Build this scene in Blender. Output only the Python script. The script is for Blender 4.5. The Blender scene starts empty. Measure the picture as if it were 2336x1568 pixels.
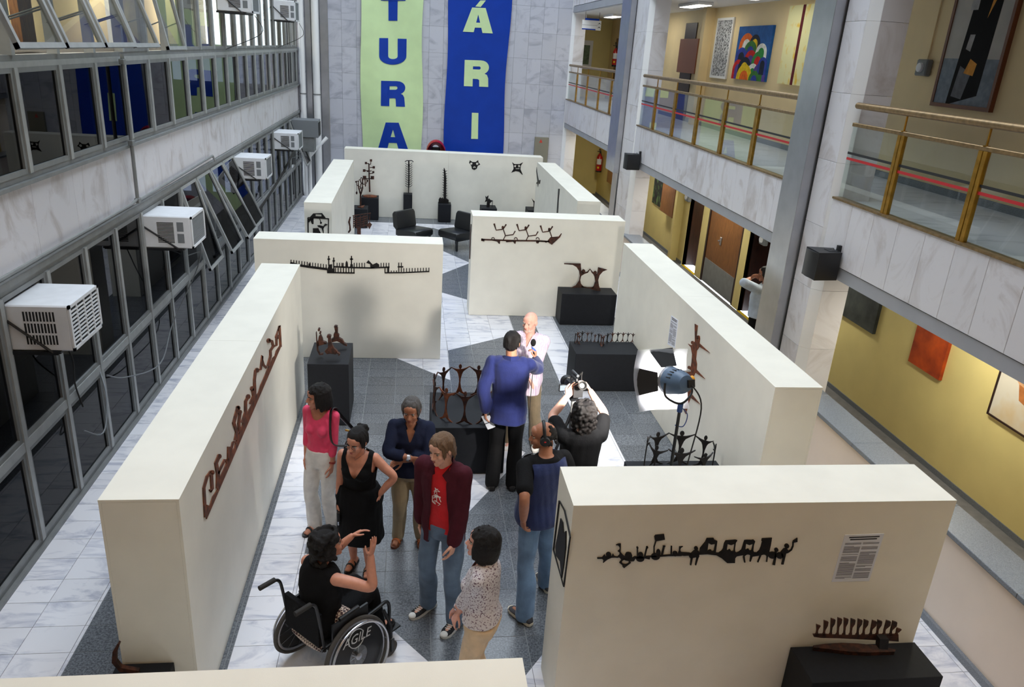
import bpy, math, random
import numpy as np
from mathutils import Vector, Matrix, noise
random.seed(7)
SC = bpy.context.scene
COL = SC.collection
# ------------------------------------------------------------------ camera
F_PX, PITCH, YAW, ROLL, CAM_H = 1752.0, math.radians(20.9), math.radians(8.15), math.radians(3.77), 4.6
_cp, _sp = math.cos(PITCH), math.sin(PITCH)
FW = Vector((math.sin(YAW)*_cp, math.cos(YAW)*_cp, -_sp))
_r0 = Vector((math.cos(YAW), -math.sin(YAW), 0)); _u0 = _r0.cross(FW)
RT = math.cos(ROLL)*_r0 + math.sin(ROLL)*_u0
UP = -math.sin(ROLL)*_r0 + math.cos(ROLL)*_u0
CAM = Vector((0, 0, CAM_H))
cd = bpy.data.cameras.new('camera'); cam = bpy.data.objects.new('camera', cd); COL.objects.link(cam)
cd.sensor_fit = 'HORIZONTAL'; cd.sensor_width = 36.0; cd.lens = F_PX/2336*36.0; cd.clip_start = 0.05
_m = Matrix((RT, UP, -FW)).transposed().to_4x4(); _m.translation = CAM; cam.matrix_world = _m
SC.camera = cam
# ------------------------------------------------------------------ world, exposure
w = bpy.data.worlds.new('overcast_sky'); SC.world = w; w.use_nodes = True
bg = w.node_tree.nodes['Background']; bg.inputs[0].default_value = (0.80, 0.90, 1.0, 1); bg.inputs[1].default_value = 4.7
vs = SC.view_settings
vs.view_transform = 'Standard'; vs.look = 'None'; vs.exposure = 0.0; vs.gamma = 1.0; vs.use_curve_mapping = False
SC.cycles.use_denoising = True
SC.cycles.max_bounces = 8; SC.cycles.diffuse_bounces = 4; SC.cycles.glossy_bounces = 4
SC.cycles.transparent_max_bounces = 12; SC.cycles.transmission_bounces = 4
SC.cycles.sample_clamp_indirect = 6.0; SC.cycles.caustics_reflective = False; SC.cycles.caustics_refractive = False
# ------------------------------------------------------------------ pixel -> place helpers (a pixel gives a direction only)
def ray(x, y): return RT*((x-1168)/F_PX) - UP*((y-784)/F_PX) + FW
def PZ(x, y, z=0.0): d = ray(x, y); return CAM + d*((z-CAM_H)/d.z)
def PY(x, y, Y): d = ray(x, y); return CAM + d*(Y/d.y)
def PX(x, y, X): d = ray(x, y); return CAM + d*(X/d.x)
def proj(p):
    v = Vector(p)-CAM; return (1168+F_PX*v.dot(RT)/v.dot(FW), 784-F_PX*v.dot(UP)/v.dot(FW))
def crop(x0, y0, s): return lambda p: (x0+p[0]*s, y0+p[1]*s)
# ------------------------------------------------------------------ materials
def lin(c):
    c = c/255.0
    return c/12.92 if c <= 0.04045 else ((c+0.055)/1.055)**2.4
def rgb(r, g, b): return (lin(r), lin(g), lin(b), 1.0)
MATS = {}
def mat(name, col, rough=0.6, metal=0.0, var=0.0, vscale=6.0, bump=0.0, bscale=40.0, spec=0.5, coat=0.0, per_obj=0.0, col2=None, detail=3.0, lo=.35, hi=.65, emit=0, sheen=0.0, stretch=None):
    """principled material; var / col2 mix a noise-driven second colour, bump adds fine relief"""
    if name in MATS: return MATS[name]
    m = bpy.data.materials.new(name); m.use_nodes = True; nt = m.node_tree; N = nt.nodes; L = nt.links
    b = N['Principled BSDF']; b.inputs['Base Color'].default_value = col
    b.inputs['Roughness'].default_value = rough; b.inputs['Metallic'].default_value = metal
    b.inputs['Specular IOR Level'].default_value = spec; b.inputs['Coat Weight'].default_value = coat
    if sheen: b.inputs['Sheen Weight'].default_value = sheen
    if emit:
        b.inputs['Emission Color'].default_value = col; b.inputs['Emission Strength'].default_value = emit
    src = None
    if var or bump or per_obj or col2:
        g = N.new('ShaderNodeNewGeometry'); vec = g.outputs['Position']
        if stretch:
            mp = N.new('ShaderNodeMapping'); mp.inputs['Scale'].default_value = stretch; L.new(vec, mp.inputs['Vector']); vec = mp.outputs[0]
        if per_obj:
            oi = N.new('ShaderNodeObjectInfo'); ad = N.new('ShaderNodeVectorMath'); ad.operation = 'MULTIPLY_ADD'
            cb = N.new('ShaderNodeCombineXYZ')
            for i in range(3): L.new(oi.outputs['Random'], cb.inputs[i])
            L.new(cb.outputs[0], ad.inputs[0]); ad.inputs[1].default_value = (37, 53, 71); L.new(vec, ad.inputs[2]); vec = ad.outputs[0]
        if var or col2:
            n = N.new('ShaderNodeTexNoise'); n.inputs['Scale'].default_value = vscale; n.inputs['Detail'].default_value = detail
            L.new(vec, n.inputs['Vector'])
            r = N.new('ShaderNodeValToRGB'); r.color_ramp.elements[0].position = lo; r.color_ramp.elements[1].position = hi
            c0 = [max(0, c*(1-var)) for c in col[:3]]+[1]; c1 = [min(1, c*(1+var)) for c in col[:3]]+[1]
            if col2: c0, c1 = col, col2
            r.color_ramp.elements[0].color = c0; r.color_ramp.elements[1].color = c1
            L.new(n.outputs['Fac'], r.inputs['Fac']); src = r.outputs['Color']
            if per_obj:
                hs = N.new('ShaderNodeHueSaturation'); mr = N.new('ShaderNodeMapRange')
                mr.inputs['To Min'].default_value = 1-per_obj; mr.inputs['To Max'].default_value = 1+per_obj
                L.new(oi.outputs['Random'], mr.inputs['Value']); L.new(mr.outputs[0], hs.inputs['Value']); L.new(src, hs.inputs['Color']); src = hs.outputs[0]
            L.new(src, b.inputs['Base Color'])
        if bump:
            n2 = N.new('ShaderNodeTexNoise'); n2.inputs['Scale'].default_value = bscale; n2.inputs['Detail'].default_value = 4
            L.new(vec, n2.inputs['Vector']); bp = N.new('ShaderNodeBump'); bp.inputs['Strength'].default_value = bump; bp.inputs['Distance'].default_value = 0.02
            L.new(n2.outputs['Fac'], bp.inputs['Height']); L.new(bp.outputs[0], b.inputs['Normal'])
    MATS[name] = m; return m
def marble(name, base, vein, scale=2.0, rough=0.25, per_obj=0.05, spec=0.5):
    if name in MATS: return MATS[name]
    m = bpy.data.materials.new(name); m.use_nodes = True; nt = m.node_tree; N = nt.nodes; L = nt.links; b = N['Principled BSDF']
    b.inputs['Roughness'].default_value = rough; b.inputs['Specular IOR Level'].default_value = spec
    g = N.new('ShaderNodeNewGeometry'); oi = N.new('ShaderNodeObjectInfo'); cb = N.new('ShaderNodeCombineXYZ')
    for i in range(3): L.new(oi.outputs['Random'], cb.inputs[i])
    ad = N.new('ShaderNodeVectorMath'); ad.operation = 'MULTIPLY_ADD'; ad.inputs[1].default_value = (31, 47, 59)
    L.new(cb.outputs[0], ad.inputs[0]); L.new(g.outputs['Position'], ad.inputs[2])
    mp = N.new('ShaderNodeMapping'); mp.inputs['Rotation'].default_value = (0.5, 0.3, 0.7); mp.inputs['Scale'].default_value = (1.0, 2.6, 1.6); L.new(ad.outputs[0], mp.inputs['Vector'])
    n = N.new('ShaderNodeTexNoise'); n.inputs['Scale'].default_value = scale; n.inputs['Detail'].default_value = 7; n.inputs['Roughness'].default_value = 0.62; n.inputs['Distortion'].default_value = 1.4
    L.new(mp.outputs[0], n.inputs['Vector'])
    r = N.new('ShaderNodeValToRGB'); e = r.color_ramp.elements; e[0].position = 0.34; e[0].color = vein; e[1].position = 0.5; e[1].color = base
    L.new(n.outputs['Fac'], r.inputs['Fac'])
    hs = N.new('ShaderNodeHueSaturation'); mr = N.new('ShaderNodeMapRange'); mr.inputs['To Min'].default_value = 1-per_obj; mr.inputs['To Max'].default_value = 1+per_obj
    L.new(oi.outputs['Random'], mr.inputs['Value']); L.new(mr.outputs[0], hs.inputs['Value']); L.new(r.outputs[0], hs.inputs['Color']); L.new(hs.outputs[0], b.inputs['Base Color'])
    MATS[name] = m; return m
def glass(name, tint, ior=1.45, rough=0.0, boost=1.0):
    if name in MATS: return MATS[name]
    m = bpy.data.materials.new(name); m.use_nodes = True; nt = m.node_tree; N = nt.nodes; L = nt.links
    N.remove(N['Principled BSDF']); out = N['Material Output']
    t = N.new('ShaderNodeBsdfTransparent'); t.inputs[0].default_value = tint
    gl = N.new('ShaderNodeBsdfGlossy'); gl.inputs['Roughness'].default_value = rough; gl.inputs['Color'].default_value = (boost, boost, boost, 1)
    lw = N.new('ShaderNodeLayerWeight'); lw.inputs['Blend'].default_value = 0.5
    pw = N.new('ShaderNodeMath'); pw.operation = 'POWER'; pw.inputs[1].default_value = 5.0; L.new(lw.outputs['Facing'], pw.inputs[0])
    fr = N.new('ShaderNodeMath'); fr.operation = 'MULTIPLY_ADD'; r0 = ((ior-1)/(ior+1))**2; fr.inputs[1].default_value = 1-r0; fr.inputs[2].default_value = r0; L.new(pw.outputs[0], fr.inputs[0])
    mx = N.new('ShaderNodeMixShader'); L.new(fr.outputs[0], mx.inputs[0]); L.new(t.outputs[0], mx.inputs[1]); L.new(gl.outputs[0], mx.inputs[2]); L.new(mx.outputs[0], out.inputs['Surface'])
    MATS[name] = m; return m
def emission(name, col, strength):
    if name in MATS: return MATS[name]
    m = bpy.data.materials.new(name); m.use_nodes = True; nt = m.node_tree; N = nt.nodes
    N.remove(N['Principled BSDF']); e = N.new('ShaderNodeEmission'); e.inputs[0].default_value = col; e.inputs[1].default_value = strength
    nt.links.new(e.outputs[0], N['Material Output'].inputs['Surface']); MATS[name] = m; return m
# ------------------------------------------------------------------ mesh builder
class MB:
    def __init__(s): s.v = []; s.f = []
    def add(s, vs_, fs):
        o = len(s.v); s.v += [tuple(p) for p in vs_]; s.f += [tuple(i+o for i in f) for f in fs]; return s
    def box(s, x0, y0, z0, x1, y1, z1):
        if x0 > x1: x0, x1 = x1, x0
        if y0 > y1: y0, y1 = y1, y0
        if z0 > z1: z0, z1 = z1, z0
        return s.add([(x0,y0,z0),(x1,y0,z0),(x1,y1,z0),(x0,y1,z0),(x0,y0,z1),(x1,y0,z1),(x1,y1,z1),(x0,y1,z1)],
                     [(0,3,2,1),(4,5,6,7),(0,1,5,4),(1,2,6,5),(2,3,7,6),(3,0,4,7)])
    def obox(s, c, ax, ay, az, hx, hy, hz):
        c = Vector(c); ax, ay, az = Vector(ax).normalized()*hx, Vector(ay).normalized()*hy, Vector(az).normalized()*hz
        P = [c+ax*i+ay*j+az*k for k in (-1,1) for (i,j) in ((-1,-1),(1,-1),(1,1),(-1,1))]
        return s.add(P, [(0,3,2,1),(4,5,6,7),(0,1,5,4),(1,2,6,5),(2,3,7,6),(3,0,4,7)])
    def rbox(s, x0, y0, z0, x1, y1, z1, r=0.02):
        """box with chamfered edges"""
        xs, ys, zs = (x0, x1), (y0, y1), (z0, z1); V = []; F = []; idx = {}
        for i in (0,1):
            for j in (0,1):
                for k in (0,1):
                    p = [xs[i], ys[j], zs[k]]; sg = [1-2*i, 1-2*j, 1-2*k]
                    for a in range(3):
                        q = [p[b] + (0 if b == a else sg[b]*r) for b in range(3)]
                        idx[(i,j,k,a)] = len(V); V.append(q)
                    F.append(tuple(idx[(i,j,k,a)] for a in range(3)))
        for a in range(3):
            b, c = (a+1) % 3, (a+2) % 3
            for sa in (0,1):
                ring = []
                for (sb, sc) in ((0,0),(1,0),(1,1),(0,1)):
                    t = [0,0,0]; t[a] = sa; t[b] = sb; t[c] = sc; ring.append(idx[(*t, a)])
                F.append(tuple(ring))
            for sb in (0,1):
                for sc in (0,1):
                    t0 = [0,0,0]; t1 = [0,0,0]; t0[a] = 0; t1[a] = 1
                    for t in (t0, t1): t[b] = sb; t[c] = sc
                    F.append((idx[(*t0, b)], idx[(*t1, b)], idx[(*t1, c)], idx[(*t0, c)]))
        return s.add(V, F)
    def tube(s, pts, r, n=10, cap=True, flat=None):
        pts = [Vector(p) for p in pts]; k = len(pts)
        rs = r if isinstance(r, (list, tuple)) else [r]*k
        rings = []; T = []
        for i in range(k):
            a = pts[max(0, i-1)]; b = pts[min(k-1, i+1)]; d = (b-a); T.append(d.normalized() if d.length > 1e-9 else Vector((0,0,1)))
        ref = Vector((0,0,1)) if abs(T[0].z) < 0.9 else Vector((1,0,0))
        u = T[0].cross(ref).normalized()
        for i in range(k):
            u = (u - T[i]*u.dot(T[i]));
            u = u.normalized() if u.length > 1e-6 else T[i].orthogonal().normalized()
            v = T[i].cross(u)
            ring = []
            for j in range(n):
                an = 2*math.pi*j/n; ring.append(pts[i] + (u*math.cos(an) + v*math.sin(an)*(flat or 1.0))*rs[i])
            rings.append(ring)
        V = [p for R_ in rings for p in R_]; Fs = []
        for i in range(k-1):
            for j in range(n): Fs.append((i*n+j, i*n+(j+1) % n, (i+1)*n+(j+1) % n, (i+1)*n+j))
        if cap: Fs.append(tuple(range(n-1, -1, -1))); Fs.append(tuple((k-1)*n+j for j in range(n)))
        return s.add(V, Fs)
    def ell(s, c, r, M=None, nu=16, nv=10):
        c = Vector(c); V = []; Fs = []
        r = (r, r, r) if isinstance(r, (int, float)) else r
        for i in range(1, nv):
            th = math.pi*i/nv
            for j in range(nu):
                ph = 2*math.pi*j/nu; V.append(Vector((r[0]*math.sin(th)*math.cos(ph), r[1]*math.sin(th)*math.sin(ph), r[2]*math.cos(th))))
        V += [Vector((0,0,r[2])), Vector((0,0,-r[2]))]; t = len(V)-2
        V = [c+(M @ p if M is not None else p) for p in V]
        for i in range(nv-2):
            for j in range(nu): Fs.append((i*nu+j, (i+1)*nu+j, (i+1)*nu+(j+1) % nu, i*nu+(j+1) % nu))
        for j in range(nu):
            Fs.append((t, j, (j+1) % nu)); Fs.append((t+1, (nv-2)*nu+(j+1) % nu, (nv-2)*nu+j))
        return s.add(V, Fs)
    def loft(s, rings, cap=True):
        n = len(rings[0]); V = [p for R_ in rings for p in R_]; Fs = []
        for i in range(len(rings)-1):
            for j in range(n): Fs.append((i*n+j, i*n+(j+1) % n, (i+1)*n+(j+1) % n, (i+1)*n+j))
        if cap: Fs.append(tuple(range(n-1, -1, -1))); Fs.append(tuple((len(rings)-1)*n+j for j in range(n)))
        return s.add(V, Fs)
    def prism(s, pts, nrm):
        """closed outline pts (3D, planar) thickened by vector nrm"""
        pts = [Vector(p) for p in pts]; nrm = Vector(nrm); n = len(pts)
        a = Vector((0,0,0))
        for i in range(n): a += pts[i].cross(pts[(i+1) % n])
        if a.dot(nrm) > 0: pts = pts[::-1]
        V = pts + [p+nrm for p in pts]
        return s.add(V, [tuple(range(n)), tuple(range(2*n-1, n-1, -1))] + [(i, i+n, (i+1) % n+n, (i+1) % n) for i in range(n)])
    def lathe(s, c, axis, prof, n=20):
        """prof: list of (distance along axis, radius)"""
        c = Vector(c); ax = Vector(axis).normalized(); u = ax.orthogonal().normalized(); v = ax.cross(u)
        rings = [[c+ax*h+(u*math.cos(2*math.pi*j/n)+v*math.sin(2*math.pi*j/n))*max(r, 1e-4) for j in range(n)] for h, r in prof]
        return s.loft(rings)
    def mesh(s, name, off=(0,0,0)):
        me = bpy.data.meshes.new(name); o = Vector(off)
        me.from_pydata([tuple(Vector(p)-o) for p in s.v], [], s.f); me.validate(); me.update(); return me
    def build(s, name, m, parent=None, smooth=False, kind=None):
        off = wloc(parent) if parent else Vector((0,0,0))
        me = s.mesh(name, off)
        if smooth:
            me.polygons.foreach_set('use_smooth', [True]*len(me.polygons))
            try: me.set_sharp_from_angle(angle=math.radians(42))
            except Exception: pass
        ob = bpy.data.objects.new(name, me); COL.objects.link(ob)
        if m: me.materials.append(m)
        if parent: ob.parent = parent
        if kind: ob['kind'] = kind
        return ob
def wloc(o):
    p = Vector((0,0,0))
    while o: p += o.location; o = o.parent
    return p
def tag(o, label=None, cat=None, group=None, kind=None):
    if label: o['label'] = label
    if cat: o['category'] = cat
    if group: o['group'] = group
    if kind: o['kind'] = kind
    return o
def thing(name, label, cat, loc=(0,0,0), group=None):
    o = bpy.data.objects.new(name, None); COL.objects.link(o); o.location = loc; o.empty_display_size = 0.1
    return tag(o, label, cat, group)
def struct(mb, name, m, label=None, parent=None, smooth=False):
    o = mb.build(name, m, parent, smooth)
    if not parent: tag(o, label, kind='structure')
    return o
def share(me, name, parent, loc, rot=(0,0,0)):
    o = bpy.data.objects.new(name, me); COL.objects.link(o); o.parent = parent
    o.location = Vector(loc) - (wloc(parent) if parent else Vector((0,0,0))); o.rotation_euler = rot; return o
def bez(pts, n=8):
    """Catmull-Rom through pts"""
    P = [Vector(p) for p in pts]; out = []
    for i in range(len(P)-1):
        a, b, c, d = P[max(0,i-1)], P[i], P[i+1], P[min(len(P)-1,i+2)]
        for k in range(n):
            t = k/n; out.append(0.5*((2*b)+(c-a)*t+(2*a-5*b+4*c-d)*t*t+(3*b-a-3*c+d)*t**3))
    return out+[P[-1]]
# ------------------------------------------------------------------ palette
m_panel = mat('painted_board', rgb(239,235,222), .62, var=.025, vscale=3, bump=.04, bscale=180)
m_seam = mat('board_edge', rgb(196,180,148), .7)
m_marble_f = marble('floor_marble', rgb(232,231,236), rgb(186,188,202), 1.5, .22, .05)
m_marble_w = marble('wall_marble', rgb(190,191,200), rgb(162,163,174), 1.1, .4, .05)
m_marble_c = marble('clad_marble', rgb(216,214,218), rgb(190,184,184), .8, .42, .03)
m_granite = mat('grey_granite', rgb(122,126,132), .26, var=.0, col2=rgb(66,69,74), vscale=70, detail=3, per_obj=.16, lo=.3, hi=.7)
m_coping = mat('coping_granite', rgb(128,134,142), .35, col2=rgb(104,108,116), vscale=120, per_obj=.04)
m_grout = mat('grout', rgb(112,111,112), .9, var=.1, vscale=9)
m_grout_l = mat('pale_grout', rgb(128,130,132), .8, var=.12, vscale=5)
m_alu = mat('anodised_aluminium', rgb(160,162,161), .42, .1, var=.08, vscale=8)
m_alu_d = mat('dull_aluminium', rgb(128,130,130), .5, .1, var=.08, vscale=8)
m_steel = mat('satin_steel', rgb(178,180,186), .3, .9, var=.05, vscale=5)
m_brass = mat('aged_brass', rgb(174,132,52), .3, .85, var=.18, vscale=14)
m_brass_d = mat('tarnished_brass', rgb(140,116,82), .4, .75, var=.2, vscale=20)
m_yellow = mat('yellow_wall_paint', rgb(226,208,140), .6, var=.03, vscale=2)
m_cream = mat('cream_wall_paint', rgb(228,206,160), .6, var=.03, vscale=2)
m_pinkwall = mat('pale_pink_paint', rgb(222,206,192), .65, var=.03, vscale=2)
m_concrete = mat('grey_painted_beam', rgb(158,160,166), .55, var=.05, vscale=3)
m_white = mat('white_paint', rgb(235,235,235), .5)
m_black = mat('black_paint', rgb(20,21,24), .45, var=.12, vscale=30)
m_blackplastic = mat('black_plastic', rgb(22,22,25), .5)
m_rubber = mat('rubber', rgb(40,38,36), .8)
m_plinth = mat('black_plinth_paint', rgb(22,24,29), .6, spec=.25, var=.1, vscale=25, bump=.05, bscale=200)
m_rust = mat('rusted_iron', rgb(84,46,30), .62, .35, col2=rgb(40,26,22), vscale=22, bump=.15, bscale=120)
m_rust2 = mat('orange_rust', rgb(134,70,34), .65, .25, col2=rgb(80,44,26), vscale=18, bump=.15, bscale=120)
m_iron = mat('dark_iron', rgb(34,29,27), .55, .4, col2=rgb(20,18,18), vscale=25, bump=.1, bscale=120)
m_wood = mat('door_wood', rgb(140,92,46), .4, col2=rgb(104,64,30), vscale=9, stretch=(8,8,.7))
m_wood_d = mat('dark_wood', rgb(54,26,18), .4, col2=rgb(30,14,12), vscale=9, stretch=(8,8,.7))
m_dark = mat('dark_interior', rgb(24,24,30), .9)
m_glass_dark = glass('tinted_window_glass', (.20,.21,.24,1), 1.42, 0.0, .55)
m_glass_clear = glass('clear_window_glass', (.82,.84,.82,1), 1.42, 0.0, .6)
m_glass_rail = glass('balustrade_glass', (.90,.94,.92,1), 1.45)
m_tube = emission('fluorescent_tube', (1.0,.96,.82,1), 12.0)
m_tube2 = emission('fluorescent_tube_low', (1.0,.96,.82,1), 31.0)
# ================================================================== STRUCTURE
XL, XR, XC, YB, PH = -3.38, 4.68, 6.5, 24.55, 1.84      # window wall, balcony face, corridor wall, end wall, panel height
ZT = 14.0
m_upper = mat('upper_facade', rgb(104,106,110), .5, var=.1, vscale=2)
# ---- exhibition panels: (x0, y0, x1, y1, axis of boards, seams, label)
PANELS = [
 (-1.90, 4.35, -1.42, 9.90, 'y', [7.12], 'long cream display panel with the long rusted relief, next to the dark windows'),
 (-2.25, 11.20, 0.48, 11.66, 'x', [], 'cream display panel with the iron fence relief and soft head shadow'),
 (1.07, 13.35, 3.83, 13.86, 'x', [], 'cream display panel carrying the rowing boat relief'),
 (3.36, 6.13, 3.83, 11.68, 'y', [8.90], 'long cream display panel behind the film lamp with tall rusted figures'),
 (1.08, 4.22, 3.83, 4.72, 'x', [], 'cream display panel with the silhouette procession and white text sheet'),
 (-2.18, 2.42, 0.57, 2.90, 'x', [], 'cream display panel at the camera end closing the enclosure beside the wheelchair'),
 (-1.90, 14.0, -1.42, 19.5, 'y', [16.9], 'long cream display panel of the far enclosure, next to the windows'),
 (3.32, 15.2, 3.80, 20.65, 'y', [17.9], 'long cream display panel of the far enclosure, next to the corridor'),
 (-1.82, 21.62, 3.63, 22.08, 'x', [1.0], 'cream display panel with the two iron masks, in front of banners'),
]
def build_panels():
    t = .018
    for (x0, y0, x1, y1, ax, seams, lab) in PANELS:
        r = thing('display_panel', lab, 'display panel', ((x0+x1)/2, (y0+y1)/2, 0))
        cuts = [x0]+seams+[x1] if ax == 'x' else [y0]+seams+[y1]
        g = .0015
        for a, b in zip(cuts[:-1], cuts[1:]):
            a2, b2 = a+g, b-g
            if ax == 'x':
                MB().box(a2, y0, 0.004, b2, y0+t, PH-t).build('side_board', m_panel, r)
                MB().box(a2, y1-t, 0.004, b2, y1, PH-t).build('side_board', m_panel, r)
                MB().box(a2, y0-.001, PH-t+.0005, b2, y1+.001, PH).build('top_board', m_panel, r)
            else:
                MB().box(x0, a2, 0.004, x0+t, b2, PH-t).build('side_board', m_panel, r)
                MB().box(x1-t, a2, 0.004, x1, b2, PH-t).build('side_board', m_panel, r)
                MB().box(x0-.001, a2, PH-t+.0005, x1+.001, b2, PH).build('top_board', m_panel, r)
        if ax == 'x':
            for xx in (x0, x1-t): MB().box(xx+.0015, y0+t+.001, 0.004, xx+t-.0015, y1-t-.001, PH-t-.001).build('end_board', m_panel, r)
        else:
            for yy in (y0, y1-t): MB().box(x0+t+.001, yy+.0015, 0.004, x1-t-.001, yy+t-.0015, PH-t-.001).build('end_board', m_panel, r)
        MB().box(x0+.03, y0+.03, 0, x1-.03, y1-.03, PH-.05).build('frame', m_seam, r)
build_panels()
# ---- floor: marble / granite tiles 0.40 x 0.30 on a grout bed
WHITE_POLYS = [
 [(XL,-3),(-2.56,-3),(-2.56,YB),(XL,YB)],
 [(3.84,-3),(XR,-3),(XR,YB),(3.84,YB)],
 [(-2.56,22.3),(3.84,22.3),(3.84,YB),(-2.56,YB)],
 [(-1.36,-3),(-.96,-3),(-.96,20.95),(-1.36,20.95)],
 [(2.24,-3),(2.64,-3),(2.64,20.95),(2.24,20.95)],
 [(-.96,12.0),(.61,10.38),(.62,11.57),(.62,14.7),(.08,15.17),(-.96,15.17)],
 [(.62,11.57),(1.82,12.38),(1.82,13.62),(.62,14.7)],
 [(-.96,15.17),(.08,15.17),(1.35,17.0),(-.2,19.7),(-.96,19.7)],
 [(-.96,19.7),(0,19.7),(.58,20.49),(.58,20.95),(-.96,20.95)],
 [(1.2,19.7),(2.24,19.7),(2.24,20.95),(.58,20.95),(.58,20.49)],
 [(1.43,8.21),(.9,8.99),(.3,7.7),(.55,6.78)],
 [(-.96,6.3),(-.06,5.15),(.64,4.25),(.64,3.0),(-.96,3.0)],
 [(.64,3.0),(2.24,3.0),(2.24,6.3),(1.34,5.15),(.64,4.25)],
]
def clip(poly, cl):
    """Sutherland-Hodgman: poly clipped by convex cl (ccw)"""
    a = sum(cl[i][0]*cl[(i+1) % len(cl)][1]-cl[(i+1) % len(cl)][0]*cl[i][1] for i in range(len(cl)))
    if a < 0: cl = cl[::-1]
    out = poly
    for i in range(len(cl)):
        p, q = cl[i], cl[(i+1) % len(cl)]; inp, out = out, []
        if not inp: return []
        side = lambda r: (q[0]-p[0])*(r[1]-p[1])-(q[1]-p[1])*(r[0]-p[0])
        for k in range(len(inp)):
            A, B = inp[k-1], inp[k]; sa, sb = side(A), side(B)
            if (sa < 0) != (sb < 0):
                t = sa/(sa-sb); out.append((A[0]+(B[0]-A[0])*t, A[1]+(B[1]-A[1])*t))
            if sb >= 0: out.append(B)
    return out
def area(p): return abs(sum(p[i-1][0]*p[i][1]-p[i][0]*p[i-1][1] for i in range(len(p))))/2
def subtract(polys, cl):
    """convex pieces of polys outside convex cl"""
    a = sum(cl[i][0]*cl[(i+1) % len(cl)][1]-cl[(i+1) % len(cl)][0]*cl[i][1] for i in range(len(cl)))
    if a < 0: cl = cl[::-1]
    res = []
    for poly in polys:
        if area(clip(poly, cl)) < 1e-4: res.append(poly); continue
        rem = poly
        for i in range(len(cl)):
            p, q = cl[i], cl[(i+1) % len(cl)]
            n = (-(q[1]-p[1]), q[0]-p[0]); big = 50
            d = (q[0]-p[0], q[1]-p[1]); l = math.hypot(*d); d = (d[0]/l, d[1]/l); n = (n[0]/l, n[1]/l)
            half_out = [(p[0]-d[0]*big, p[1]-d[1]*big), (p[0]+d[0]*big, p[1]+d[1]*big), (p[0]+d[0]*big-n[0]*big, p[1]+d[1]*big-n[1]*big), (p[0]-d[0]*big-n[0]*big, p[1]-d[1]*big-n[1]*big)]
            half_in = [(p[0]-d[0]*big, p[1]-d[1]*big), (p[0]+d[0]*big, p[1]+d[1]*big), (p[0]+d[0]*big+n[0]*big, p[1]+d[1]*big+n[1]*big), (p[0]-d[0]*big+n[0]*big, p[1]-d[1]*big+n[1]*big)]
            o = clip(rem, half_out)
            if area(o) > 1e-4: res.append(o)
            rem = clip(rem, half_in)
            if not rem: break
    return res
def shrink(p, d):
    c = (sum(q[0] for q in p)/len(p), sum(q[1] for q in p)/len(p)); n = len(p)
    a = sum(p[i][0]*p[(i+1) % n][1]-p[(i+1) % n][0]*p[i][1] for i in range(n))
    if a < 0: p = p[::-1]
    x0, x1 = min(q[0] for q in p)+d, max(q[0] for q in p)-d; y0, y1 = min(q[1] for q in p)+d, max(q[1] for q in p)-d
    if x1 <= x0 or y1 <= y0: return []
    return clip(p, [(x0,y0),(x1,y0),(x1,y1),(x0,y1)])
def hidden(p):
    """is this floor point behind a display panel as seen from the camera?"""
    d = Vector((p[0], p[1], 0))-CAM
    for (x0, y0, x1, y1, *_r) in PANELS:
        t0, t1 = 0.0, .999
        for a, lo, hi in ((0,x0,x1),(1,y0,y1),(2,0,PH)):
            if abs(d[a]) < 1e-9:
                if not lo <= CAM[a] <= hi: t0 = 2
                continue
            u, v = (lo-CAM[a])/d[a], (hi-CAM[a])/d[a]
            t0, t1 = max(t0, min(u,v)), min(t1, max(u,v))
        if t0 < t1: return True
    return False
def build_floor():
    fl = struct(MB().box(XL-.3, -3, -.12, XC, 27.2, -.004), 'floor', m_grout, 'atrium floor of white marble and grey granite tiles')
    bed = MB(); seen = {True: [], False: []}; rest = {True: MB(), False: MB()}
    xs = [.61+.4*k for k in range(-10, 11)]; ys = [5.08+.3*k for k in range(-10, 66)]
    T = .006
    for x in xs:
        for y in ys:
            cell = [(max(x,XL),y),(min(x+.4,XR),y),(min(x+.4,XR),min(y+.3,YB)),(max(x,XL),min(y+.3,YB))]
            if cell[1][0]-cell[0][0] < .02 or cell[2][1]-y < .02: continue
            whites = []; dark = [cell]
            for P in WHITE_POLYS:
                c = clip(cell, P)
                if len(c) > 2 and area(c) > 2e-4: whites.append(c); dark = subtract(dark, P)
            if sum(area(c) for c in whites) > .999*area(cell): whites, dark = [cell], []
            for isw, lst in ((True, whites), (False, dark)):
                for p in lst:
                    if not isw: bed.add([(a, b, -.0025) for a, b in p], [tuple(range(len(p)))] if sum(p[i-1][0]*p[i][1]-p[i][0]*p[i-1][1] for i in range(len(p))) > 0 else [tuple(range(len(p)))[::-1]])
                    q = shrink(p, .0022 if isw else .0032)
                    if len(q) < 3 or area(q) < 4e-4: continue
                    c = (sum(k[0] for k in q)/len(q), sum(k[1] for k in q)/len(q))
                    u, v = proj((c[0], c[1], 0))
                    vis = -20 < u < 2356 and 0 < v < 1590 and not hidden(c)
                    sz = area(q)/max(1, c[1])**2
                    seen[isw].append((sz if vis else -1, q))
    bed.build('grout_bed', m_grout_l, fl, kind='stuff')
    for isw, nmat, base in ((True, m_marble_f, 'marble_tile'), (False, m_granite, 'granite_tile')):
        L = sorted(seen[isw], key=lambda e: -e[0]); n = 0
        for sz, q in L:
            mb = MB().prism([(a, b, 0.0) for a, b in q], (0, 0, -.006))
            if sz > 0 and n < (170 if isw else 130): mb.build(base, nmat, fl); n += 1
            else: rest[isw].add(mb.v, mb.f)
        rest[isw].build(base+'_bed', nmat, fl, kind='stuff')
build_floor()
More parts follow.
